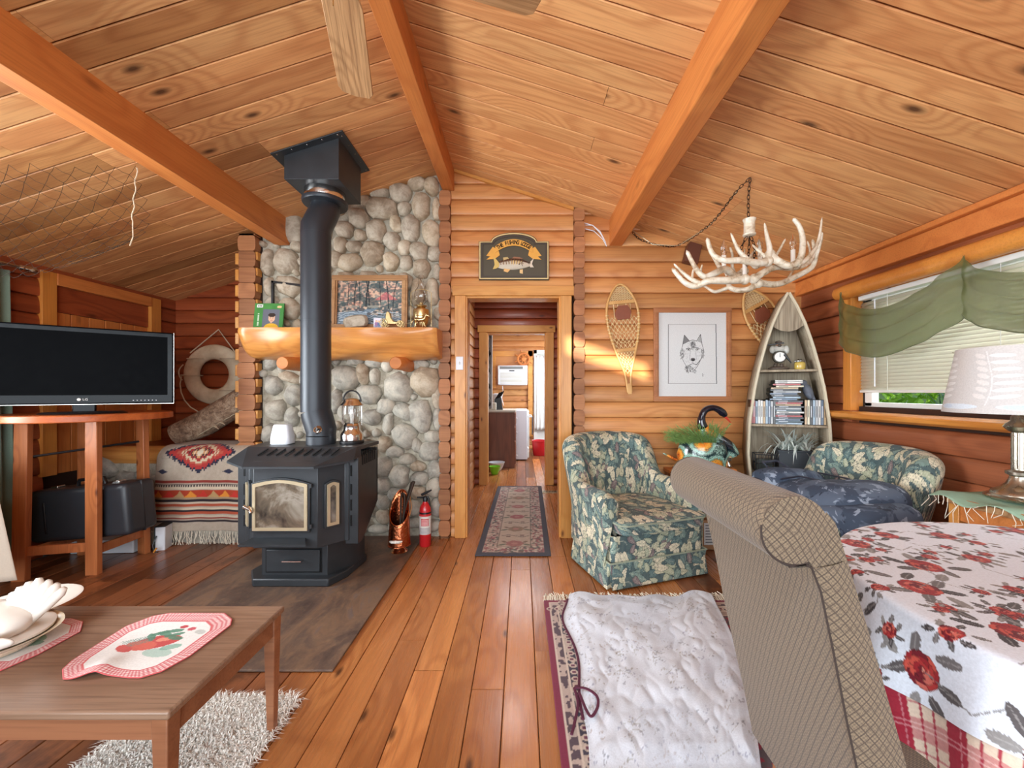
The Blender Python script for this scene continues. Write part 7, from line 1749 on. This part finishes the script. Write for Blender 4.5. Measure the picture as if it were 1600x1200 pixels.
# side profile of the back (x, z): scroll at the top, slanting down
def back_profile():
    out_ = []; cx, cz, R_ = .513, .975, .066
    n = 22
    pts = [(.700, .20), (.672, .34), (.640, .48), (.610, .62), (.585, .75), (.562, .86), (.545, .905)]      # rear face going up to the scroll
    arc = [(cx+R_*math.cos(a), cz+R_*math.sin(a)) for a in np.linspace(-1.05, -2*PI+.62, 26)]
    front = [(.587, .99), (.609, .92), (.645, .80), (.674, .70), (.708, .58), (.74, .46), (.77, .34), (.79, .20)]
    return pts+arc+front
bp_ = back_profile(); pr = [(x, z) for x, z in bp_]
P = np.zeros((26, len(pr)+1, 3))
for i in range(26):
    u = i/25; y = ya+(yb-ya)*u; e1 = min(u, 1-u)*(yb-ya); sh_ = .010*(1-min(1, e1/.012)**.5)
    cen = np.mean(pr, 0)
    for j, (x, z) in enumerate(pr+[pr[0]]):
        d = cen-np.array((x, z)); d = d/np.linalg.norm(d)
        P[i, j] = (x+d[0]*sh_*.5, y, z+d[1]*sh_*.5)
g = G(); g.grid(P, flip=True); 
bk = mk('backrest', g, M['lattice'], pc, ang=50)
for yy, fl, nm in ((ya, 1, 'a'), (yb, -1, 'b')):
    # end faces: scroll disc and slab side
    g = G(); cx, cz = .513, .975
    ring_ = [(cx+.064*math.cos(a), yy, cz+.064*math.sin(a)) for a in np.linspace(0, 2*PI, 33)[:-1]]
    g.add(ring_+[(cx, yy-fl*.010, cz)], [((i, (i+1) % 32, 32) if fl > 0 else ((i+1) % 32, i, 32)) for i in range(32)])
    slab = [(x, yy, z) for x, z in pr[:7]]+[(.535, yy, .93), (.57, yy, .985)]+[(x, yy, z) for x, z in pr[-8:]]
    left = [(x, z) for x, z in pr[:7]]; right = [(x, z) for x, z in pr[-7:]][::-1]
    vs = []; 
    for (a, b) in zip(left, right): 
        for q in range(5): k_ = q/4; vs.append((a[0]+(b[0]-a[0])*k_, yy-fl*.006*math.sin(PI*k_), a[1]+(b[1]-a[1])*k_))
    fs = [(i*5+q, i*5+q+1, (i+1)*5+q+1, (i+1)*5+q) for i in range(6) for q in range(4)]
    if fl < 0: fs = [f[::-1] for f in fs]
    g.add(vs, fs); g.add([(.545, yy, .905), (.612, yy, .91), (.587, yy, .99), (.57, yy, 1.01), (.53, yy, .93)], [(0, 1, 2, 3, 4) if fl > 0 else (4, 3, 2, 1, 0)])
    mk('side_panel', g, M['lattice'], bk, ang=50)
    if fl < 0: continue
    g = G(); g.tube([(x-.002, yy, z) for x, z in pr[:7]]+[(.53, yy, .912), (.50, yy, .907)], .0022, 6); g.tube([(cx+.065*math.cos(a), yy, cz+.065*math.sin(a)) for a in np.linspace(PI*.95, PI*1.62, 14)], .0022, 6)
    mk('seam_cord', g, plain('dark_seam', rgb(56, 44, 38), .9) if fl > 0 else bpy.data.materials['dark_seam'], bk)
g = G(); g.box((.93, .975, .43), (.44, .45, .12)); mk('seat', g, M['lattice'], pc, bev=.03, seg=4)
for x, y in ((.78, .78), (.78, 1.17), (1.12, .78), (1.12, 1.17)): g = G(); g.tube([(x, y, .38), (x-(.04 if x < 1 else 0), y, 0)], [.022, .014], 4); mk('leg', g, M['coffee_edge'], pc)

# ================================================================== round dining table, two cloths
TX, TY, TR, TZ = 1.455, .85, .595, .755
dt = thing('dining_table', 'round dining table hidden under two tablecloths', 'table', (TX, TY, 0))
g = G(); g.lathe([(TR-.01, TZ-.03), (TR, TZ-.02), (TR, TZ-.006), (TR-.01, TZ)], 64); mk('tabletop', g, M['frame_wood'], dt, world=False)
g = G(); g.lathe([(.05, .04), (.07, .1), (.05, .2), (.08, .4), (.05, .6), (.09, TZ-.04)], 20); mk('pedestal', g, M['frame_wood'], dt, world=False)
for a in range(4): g = G(); th_ = a*PI/2+.6; g.tube([(0, 0, .12), (.2*math.cos(th_), .2*math.sin(th_), .08), (.36*math.cos(th_), .36*math.sin(th_), .0)], [.04, .035, .02], 8); mk('foot', g, M['frame_wood'], dt, world=False)
# flower print on the flat cloth
NCV = 1100; cv = CV(NCV, NCV, (230, 236, 247)); SP_ = NCV/2.1; r = random.Random(31)
def rose(x, y, s, rot, deep):
    reds = [(186, 54, 52), (160, 34, 42), (206, 84, 70), (120, 24, 38), (214, 110, 96)]
    for i in range(7):
        a = rot+i*.9+r.uniform(-.25, .25); d = s*r.uniform(1.05, 1.9); lc = [(84, 78, 78), (110, 104, 104), (60, 54, 56), (140, 136, 134)][r.randint(0, 3)]; cx_, cy_ = x+d*math.cos(a), y+d*math.sin(a); la = a+r.uniform(-.6, .6)
        cv.ell(cx_, cy_, s*.62, s*.27, lc, la, .95); cv.line([(cx_-s*.55*math.cos(la), cy_-s*.55*math.sin(la)), (cx_+s*.5*math.cos(la), cy_+s*.5*math.sin(la))], 1.2, (176, 172, 170), .6)
    for k_, (rad_, m_) in enumerate(((1.0, 8), (.68, 6), (.36, 4))):
        for i in range(m_):
            a = rot+k_+i*6.28/m_; d = s*rad_*.62; c_ = reds[(i+deep+k_) % 5]
            cv.ell(x+d*math.cos(a), y+d*math.sin(a), s*.42*(1-.18*k_), s*.30*(1-.15*k_), tuple(q*.72 for q in c_), a+1.5, 1); cv.ell(x+d*1.06*math.cos(a), y+d*1.06*math.sin(a), s*.36*(1-.18*k_), s*.22*(1-.15*k_), c_, a+1.5, 1)
    cv.ell(x, y, s*.22, s*.2, (110, 22, 34)); cv.ell(x+s*.05, y-s*.05, s*.1, s*.08, (226, 140, 120))
pts_ = []
for _ in range(4000):
    x, y = r.uniform(150, NCV-150), r.uniform(150, NCV-150)
    if all((x-a)**2+(y-b)**2 > 84**2 for a, b in pts_): pts_.append((x, y))
for i, (x, y) in enumerate(pts_):
    s = r.uniform(17, 24); ro = r.uniform(0, 6.28); rose(x, y, s, ro, r.randint(0, 4))
    for q in range(3):
        a = ro+q*1.1; rose(x+s*2.1*math.cos(a)*(1+.2*q), y+s*2.1*math.sin(a)*(1+.2*q), s*r.uniform(.35, .6), ro+q, r.randint(0, 4))
    a = ro+3.6; cv.line([(x, y), (x+s*2.6*math.cos(a), y+s*2.6*math.sin(a)), (x+s*3.6*math.cos(a+.35), y+s*3.6*math.sin(a+.35))], 1.6, (130, 126, 126), .8)
def cloth(name, label, drop, colf, mat, zoff, seed, na=1000, ntop=150, nsk=110, r0=.002):
    e = thing(name, label, 'tablecloth', (TX, TY, TZ)); m_ = int(na*.7)
    a = np.concatenate([np.radians(np.linspace(135, 300, m_)), np.radians(np.linspace(300, 495, na-m_+1)[1:])])[:, None]; na = len(a)
    sT = np.linspace(r0, TR, ntop)[None, :]+0*a; q = np.linspace(0, 1, nsk+1)[1:][None, :]; dr_ = drop(a); d = q*dr_; be = .018
    fold = .5+.5*np.sin(a*9+seed+1.3*np.sin(a*2)); fold2 = np.sin(a*21+seed*2); w = np.minimum(d/be, 1.57); h_ = np.maximum(0, d-be*1.57)
    rS = TR+be*np.sin(w)*.9+zoff*np.minimum(1, d/.01)+h_*(.10+.16*fold)+.006*fold2*np.minimum(1, h_*8); zS = TZ+zoff-be*(1-np.cos(w))-h_*(.985-.02*fold)
    R_ = np.concatenate([sT, rS], 1); Z_ = np.concatenate([TZ+zoff+0*sT, zS], 1); S_ = np.concatenate([sT, TR+d], 1)
    P = np.stack([TX+R_*np.cos(a), TY+R_*np.sin(a), Z_], 2); C3 = colf(S_*np.cos(a), S_*np.sin(a)); g = G(); g.grid(P); mk('cloth', g, mat, e, col=C3.reshape(-1, 3), ang=0); return e
arr = cv.a
def cf(x, y):
    return arr[np.clip((NCV/2+y*SP_).astype(int), 0, NCV-1), np.clip((NCV/2+x*SP_).astype(int), 0, NCV-1)]
def plaid(x, y):
    c, s = math.cos(.35), math.sin(.35); u, v = x*c+y*s, -x*s+y*c; base = np.array((222, 200, 180))/255; R_ = np.array((156, 26, 48))/255
    fu, fv = (u % .135)/.135, (v % .135)/.135; W = np.where
    a = W(fv < .34, 1.0, W(((fv > .56) & (fv < .60)) | ((fv > .78) & (fv < .82)), .85, 0)); b = W(fu < .3, .5, W(((fu > .5) & (fu < .53)) | ((fu > .66) & (fu < .69)) | ((fu > .82) & (fu < .85)), .6, 0))
    al = (1-(1-a*.92)*(1-b*.7))[..., None]; wl = W((np.abs(fu-.15) < .012) | (np.abs(fu-.22) < .01) | (np.abs(fv-.1) < .01), .5, 0)[..., None]
    return (base*(1-al)+R_*al)*(1-wl)+np.array((.92, .82, .8))*wl
cloth('plaid_tablecloth', 'red and cream plaid tablecloth showing beneath the floral one', lambda a: .30+0*a, plaid, M['print'], .002, .4, ntop=6, nsk=170, r0=.5)
cloth('floral_tablecloth', 'white tablecloth printed with red roses and grey leaves', lambda a: .165-.03*np.cos(4*(a-3.75)), cf, M['print'], .006, .4, ntop=230, nsk=70)

# ================================================================== rug and sheet on the floor
cv = CV(380, 520, (96, 84, 90)); X, Y_ = cv.X, cv.Y; m = np.minimum(np.minimum(X, 379-X), np.minimum(Y_, 519-Y_)); n1 = vnoise(X/60, Y_/60, 14, 2); n2 = vnoise(X/60, Y_/60, 17, 6)
cv.put(m < 7, (128, 46, 70)); cv.put((m >= 7) & (m < 17), (186, 166, 156)); cv.put((m >= 7) & (m < 17) & (n1 > .55), (90, 74, 82)); cv.put((m >= 17) & (m < 30), (66, 62, 76)); cv.put((m >= 17) & (m < 30) & (n2 > .55), (186, 170, 158)); cv.put((m >= 30) & (m < 40) & (n1 > .45), (166, 148, 140)); cv.put((m >= 40) & (n2 > .6), (150, 50, 70))
for k_ in (7, 17, 29, 39): cv.put((m >= k_) & (m < k_+1.6), (206, 190, 176) if k_ % 4 else (50, 40, 50))
for k_ in range(52): yy = 6+k_*10; cv.ell(23.5, yy, 4.2, 3.6, (198, 180, 166)); cv.ell(23.5, yy, 2, 1.8, (110, 60, 80)); 
for k_ in range(40): xx = 6+k_*10; cv.ell(xx, 23.5, 3.6, 4.2, (198, 180, 166)); cv.ell(xx, 23.5, 1.8, 2, (110, 60, 80))
X0r, X1r, Y1r, Y0r = .13, 1.72, 2.335, .2
e = thing('oriental_rug', 'maroon bordered oriental rug with white fringe on the floor', 'rug', (.9, 1.3, 0)); sheet('pile', cv, lambda u, v: (X0r+(X1r-X0r)*u-.012*v*0, Y0r+(Y1r-Y0r)*v, .010+0*u), M['print'], e, solid=.009, ang=0)
g = G(); r = random.Random(6)
for i in range(330): x = X0r+(X1r-X0r)*i/329; g.tube([(x, Y1r-.01, .012), (x+r.uniform(-.01, .01), Y1r+.03, .012+r.uniform(0, .012)), (x+r.uniform(-.02, .02), Y1r+r.uniform(.05, .075), .006+r.uniform(0, .02))], .0025, 4)
tag(mk('fringe', g, bpy.data.materials['cream_yarn'], e), kind='stuff')
# crumpled sheet
cv = CV(200, 220, (220, 226, 236)); r = np.random.RandomState(2)
for i in range(240):
    x, y, q = r.uniform(0, 200), r.uniform(0, 220), r.rand(); c = [(140, 146, 170), (150, 146, 140), (120, 124, 136), (170, 160, 158)][i % 4]
    for k_ in range(5): cv.ell(x+r.randn()*3.2, y+r.randn()*2.4, r.uniform(.6, 1.8), r.uniform(.5, 1.1), c, r.rand()*3, .45)
    if i % 3 == 0: cv.line([(x, y), (x+r.randn()*7, y+r.randn()*6)], .7, (160, 162, 158), .5)
cv.put((vnoise(cv.X/200, cv.Y/220, 5, 9) > .62), (200, 208, 222), .35)
c0 = [floorpt(*p) for p in ((921, 1215), (1190, 1215), (1112, 936), (893, 938))]
def shp(u, v):
    f = lambda k_: (c0[0][k_]*(1-u)+c0[1][k_]*u)*(1-v)+(c0[3][k_]*(1-u)+c0[2][k_]*u)*v
    x, y = f(0), f(1); eu = np.minimum(u, 1-u); ev = np.minimum(v, 1-v)
    x = x+.006*np.sin(v*17)*(1-u)-.062*np.exp(-((v-.80)/.14)**2)*(1-u)+.05*np.sin(v*3.2)*u; y = y+.02*np.sin(u*9)*v+.015*np.sin(u*23)*v
    n = vnoise(u, v, 5, 3)*.016+np.abs(vnoise(u+v*.7, v-u*.4, 7, 5)-.5)*.022+np.abs(vnoise(u*1.3-v, v+u, 12, 7)-.5)*.010
    edge_ = np.clip(np.minimum(eu, ev)*12, 0.25, 1)
    return x, y, .018+n*edge_+.018*np.exp(-((v-1)*14)**2)*(.5+.5*np.sin(u*15))
e = thing('crumpled_sheet', 'rumpled white sheet with faint blue sprigs spread over the oriental rug', 'sheet', (.7, 1.6, .02)); sheet('cloth', cv, shp, M['cloth_print'] if 'cloth_print' in M else M['print'], e, solid=.002, ang=0)
mar = plain('maroon_ribbon', rgb(86, 34, 58), .7); g = G()
L_ = [tuple(float(q) for q in shp(np.array(0.0), np.array(v))) for v in np.linspace(.18, .96, 30)]; g.tube([(p[0]-.004, p[1], p[2]+.002) for p in L_], .006, 6, flat=.5); mk('edge_binding', g, mar, e)
g = G(); q0 = floorpt(897, 1088); q0 = (q0[0], q0[1], .035); pr_ = [q0]+[(floorpt(px, py)[0], floorpt(px, py)[1], .045) for px, py in ((915, 1093), (932, 1105), (934, 1122), (925, 1138), (917, 1130), (905, 1100))]
g.tube(smooth(pr_, 5), .006, 6, flat=.5); pr2 = [q0]+[(floorpt(px, py)[0], floorpt(px, py)[1], .028) for px, py in ((903, 1110), (898, 1140), (893, 1160))]; g.tube(smooth(pr2, 5), .006, 6, flat=.5); mk('tie_ribbon', g, mar, e)
# shaggy rug
sr = thing('shaggy_rug', 'small white shaggy rug on the floor under the coffee table corner', 'rug', (-1.15, 1.40, 0)); g = G(); g.box((-1.16, 1.30, .006), (.52, .56, .012)); mk('backing', g, plain('cream_backing', rgb(206, 198, 184), .9), sr)
g = G(); r = random.Random(17)
for i in range(17000):
    x, y = r.uniform(-1.43, -.89), r.uniform(1.02, 1.585); a = r.uniform(0, 2*PI)
    ln_ = r.uniform(.03, .065); dx, dy = math.cos(a)*ln_*.7, math.sin(a)*ln_*.7; w = .0017; h_ = r.uniform(.018, .034)
    px2, py2 = -math.sin(a)*w, math.cos(a)*w
    g.add([(x-px2, y-py2, .008), (x+px2, y+py2, .008), (x+dx*.6+px2, y+dy*.6+py2, h_), (x+dx*.6-px2, y+dy*.6-py2, h_), (x+dx*1.4, y+dy*1.4, h_*.75)], [(0, 1, 2, 3), (3, 2, 4)])
tag(mk('shag_pile', g, plain('white_shag', rgb(240, 236, 228), .9, var=.12, scale=9), sr, smooth=False), kind='stuff')

# ================================================================== coffee table and what lies on it
ZC = .45
ct = thing('coffee_table', 'low walnut coffee table with scratched top and tapered legs', 'coffee table', (-1.5, 1.22, 0))
x0c, x1c, y0c, y1c = -2.25, -.865, .975, 1.462
g = G(); g.ext([(x0c, y0c, ZC-.022), (x1c, y0c, ZC-.022), (x1c-.004, y1c, ZC-.022), (x0c, y1c, ZC-.022)], (0, 0, .022)); tp = mk('tabletop', g, M['coffee_wood'], ct, bev=.006, seg=3)
g = G(); g.bx(x0c+.03, x1c-.03, y0c+.02, y0c+.038, ZC-.085, ZC-.022); g.bx(x0c+.03, x1c-.03, y1c-.038, y1c-.02, ZC-.085, ZC-.022); mk('long_apron', g, M['coffee_edge'], ct)
for xx in (x1c-.035, x0c+.017): g = G(); g.bx(xx, xx+.018, y0c+.02, y1c-.02, ZC-.085, ZC-.022); o = mk('end_apron', g, M['coffee_edge'], ct)
for xx in (x1c-.032, x0c+.032):
    for yy in (y0c+.03, y1c-.03):
        g = G(); s = 1 if xx > -1.5 else -1; sy = 1 if yy > 1.2 else -1
        a, b = .021, .012; vs = [(xx-a, yy-a, ZC-.022), (xx+a, yy-a, ZC-.022), (xx+a, yy+a, ZC-.022), (xx-a, yy+a, ZC-.022)]+[(xx-b, yy-b, 0), (xx+b, yy-b, 0), (xx+b, yy+b, 0), (xx-b, yy+b, 0)]
        g.add(vs, [(0, 1, 2, 3), (7, 6, 5, 4), (0, 4, 5, 1), (1, 5, 6, 2), (2, 6, 7, 3), (3, 7, 4, 0)]); mk('leg', g, M['coffee_leg'] if 'coffee_leg' in M else M['coffee_edge'], ct, bev=.003)
def tpt(px, py, z=ZC): Y = (H-z)*F/(py-612); return ((px-815)*Y/F, Y, z)
def placemat(label, outl, hump, seed, motif):
    """octagonal placemat: border of gingham round a white field. outl: eight photo points on the table top"""
    n = 110; P3 = [tpt(*p) for p in outl]; C0 = np.mean(P3, 0); e = thing('placemat', label, 'placemat', tuple(C0), 0, 'placemats'); rings_ = 80; na = 420; P = np.zeros((na+1, rings_, 3)); C3 = np.zeros((na+1, rings_, 3)); m_ = len(P3)
    cvm = CV(120, 120, (228, 226, 222)); motif(cvm)
    per_ = [np.linalg.norm(np.array(P3[(i+1) % m_])-np.array(P3[i])) for i in range(m_)]; T = sum(per_)
    xs_ = [p[0] for p in P3]; ys_ = [p[1] for p in P3]; bx0_, bx1_, by0_, by1_ = min(xs_), max(xs_), min(ys_), max(ys_)
    for i in range(na+1):
        d = (i/na*T) % T; k_ = 0; cum_ = 0
        while d > per_[k_]+1e-9 and k_ < m_-1: d -= per_[k_]; cum_ += per_[k_]; k_ += 1
        p = np.array(P3[k_])*(1-d/per_[k_])+np.array(P3[(k_+1) % m_])*(d/per_[k_])
        for j in range(rings_):
            q = j/(rings_-1); w = C0*(1-q)+p*q; lift = .003+hump(w[0], w[1])
            P[i, j] = (w[0], w[1], ZC+lift)
            fx_, fy_ = (w[0]-bx0_)/(bx1_-bx0_), (w[1]-by0_)/(by1_-by0_)
            if q > .74:
                s1 = (cum_+d) % .0115/.0115 < .5; s2 = (q*.20) % .0115/.0115 < .5; c = np.array((196, 84, 92)) if s1 and s2 else (np.array((212, 140, 140)) if s1 or s2 else np.array((230, 206, 202)))
                if .74 < q < .76 or q > .975: c = np.array((206, 90, 92))
                C3[i, j] = c/255
            else: C3[i, j] = cvm.a[int((1-fy_)*119), int(fx_*119)]
    g = G(); g.grid(P); mk('cloth', g, M['print'], e, col=C3.reshape(-1, 3), solid=.0025, ang=0); return e
def veg(cv):
    cv.ell(60, 60, 24, 13, (190, 60, 56), -.3); cv.ell(50, 66, 17, 9, (206, 90, 70), .1); cv.ell(38, 72, 12, 5, (196, 70, 60), .5); cv.ell(66, 54, 8, 4, (226, 150, 120), -.3, .8)
    for x, y, a in ((58, 44, .3), (70, 46, -.5), (48, 50, .8), (64, 38, -.2), (76, 52, .2), (52, 42, -.6)): cv.ell(x, y, 9, 3.6, (64, 120, 92), a, .85)
    cv.ell(68, 30, 4.5, 4, (180, 44, 50)); cv.ell(80, 34, 4.5, 3.5, (190, 70, 80)); cv.ell(78, 78, 16, 7, (150, 184, 170), .15, .7); cv.ell(84, 68, 10, 5, (110, 160, 140), -.3, .7)
    for k_ in range(9): cv.line([(24+k_*2, 60+k_), (44+k_*1.5, 48+k_)], 1, (90, 130, 120), .7)
    cv.ell(94, 40, 7, 4, (150, 156, 150), .4, .5); cv.line([(98, 30), (108, 26)], 1, (120, 130, 126), .7)
placemat('fruit and vegetable placemat with red gingham border lying free on the coffee table', [(98, 1063), (97, 1048), (112, 1034), (197, 980), (239, 964), (264, 959.5), (351.5, 959.5), (363, 969), (361, 978), (298, 1026), (253, 1051), (219, 1061), (202, 1061), (174, 1058), (149, 1057), (126, 1062), (112, 1064)],
         lambda x, y: .016*math.exp(-((x-tpt(165, 1042)[0])/.035)**2-((y-tpt(165, 1046)[1])/.05)**2), 1, veg)
def veg2(cv):
    cv.ell(84, 50, 14, 9, (130, 170, 140), .4, .8); cv.ell(90, 62, 12, 7, (110, 156, 130), -.2, .8)
    for k_ in range(8): cv.line([(60+k_*2, 80), (78+k_*1.5, 44)], 1.2, (50, 110, 70), .8)
placemat('red gingham bordered placemat under the white hen dish', [(-60, 1052), (-40, 985), (60, 968), (112, 968), (130, 973), (126, 988), (60, 1024), (0, 1050)], lambda x, y: 0, 2, veg2)
# hen dish
HX, HY = -1.665, 1.205
e = thing('hen_dish', 'white ceramic hen dish with fan tail standing on the placemat', 'dish', (HX+.045, HY, ZC+.006))
M['ivory'] = plain('ivory_glaze', rgb(216, 200, 172), .25, var=.06, Coat_Weight=.3)
g = G(); g.lathe([(.105, 0), (.118, .006), (.135, .022), (.146, .034), (.158, .04), (.17, .042), (.165, .038), (.14, .025)], 64, (0, 0, 0), sy=.86); bs_ = mk('oval_base', g, M['ivory'], e, world=False, ang=50)
g = G(); g.lathe([(.150, .040), (.152, .048), (.13, .056), (.06, .062)], 64, (0, 0, 0), sy=.86); ld = mk('lid_rim', g, M['white_cer'], e, world=False, ang=50)
g = G(); g.ell((.02, -.02, .085), (.125, .085, .062), (0, -.1, 0), 40, 24); g.ell((-.10, -.02, .15), (.05, .045, .06))
for i, q in enumerate(g.v): k_ = mnoise.noise(Vector(q)*60)*.003; g.v[i] = (q[0], q[1]+k_, q[2]+k_)
mk('hen_body', g, M['white_cer'], e, world=False, ang=0)
g = G(); g.ell((.10, -.085, .062), (.085, .013, .026), (.5, -.12, .08)); mk('wing', g, M['white_cer'], e, world=False, ang=0)
g = G()
for i in range(7):
    a = 2.15-i*.21; L_ = .115-abs(i-3)*.006; g.tube([(.105, -.0, .07), (.125+L_*.5*math.cos(a), .004*i, .085+L_*.5*math.sin(a)), (.13+L_*.85*math.cos(a), .006*i, .09+L_*.85*math.sin(a)), (.13+L_*math.cos(a), .007*i, .09+L_*math.sin(a))], [.018, .016, .0155, .007], 12)
mk('fan_tail', g, M['white_cer'], e, world=False, ang=0)
# white platter with watermelon picture behind the hen
pc_ = tpt(70, 975); 
cv = CV(90, 90, (214, 222, 228)); cv.ell(45, 45, 30, 30, (30, 36, 48)); cv.ell(33, 40, 13, 9, (70, 130, 90), -.3); cv.poly([(20, 38), (44, 34), (42, 50), (26, 50)], (216, 84, 88)); cv.poly([(20, 38), (44, 34), (44, 37), (20, 41)], (220, 220, 170))
for k_ in range(8): cv.line([(30+k_*4, 60), (42+k_*4, 52)], 1, (150, 180, 170), .8)
e = thing('painted_plate', 'white plate with a watermelon picture behind the hen dish', 'plate', (-1.70, 1.36, ZC+.045))
g = G(); g.lathe([(.06, 0), (.08, .004), (.125, .014), (.138, .018), (.128, .02), (.08, .012), (.001, .0115)], 64); pl_ = mk('plate_body', g, M['white_cer'], e, world=False, ang=50)
def discp(u, v): a = 2*PI*u; rr3 = .085*v; return rr3*np.cos(a), rr3*np.sin(a), .0145+.012*np.clip(rr3-.068, 0, 1)*10*.12
P = np.zeros((61, 24, 3)); C3 = np.zeros((61, 24, 3))
for i in range(61):
    for j in range(24): a = 2*PI*i/60; q = .078*j/23; P[i, j] = (q*math.cos(a), q*math.sin(a), .0128); C3[i, j] = cv.a[int(45-q/.078*31*math.sin(a)), int(45+q/.078*31*math.cos(a))]
g = G(); g.grid(P); mk('plate_print', g, M['print_flat'], pl_, world=False, col=C3.reshape(-1, 3), ang=0)
e.rotation_euler = (0, 0, 0)
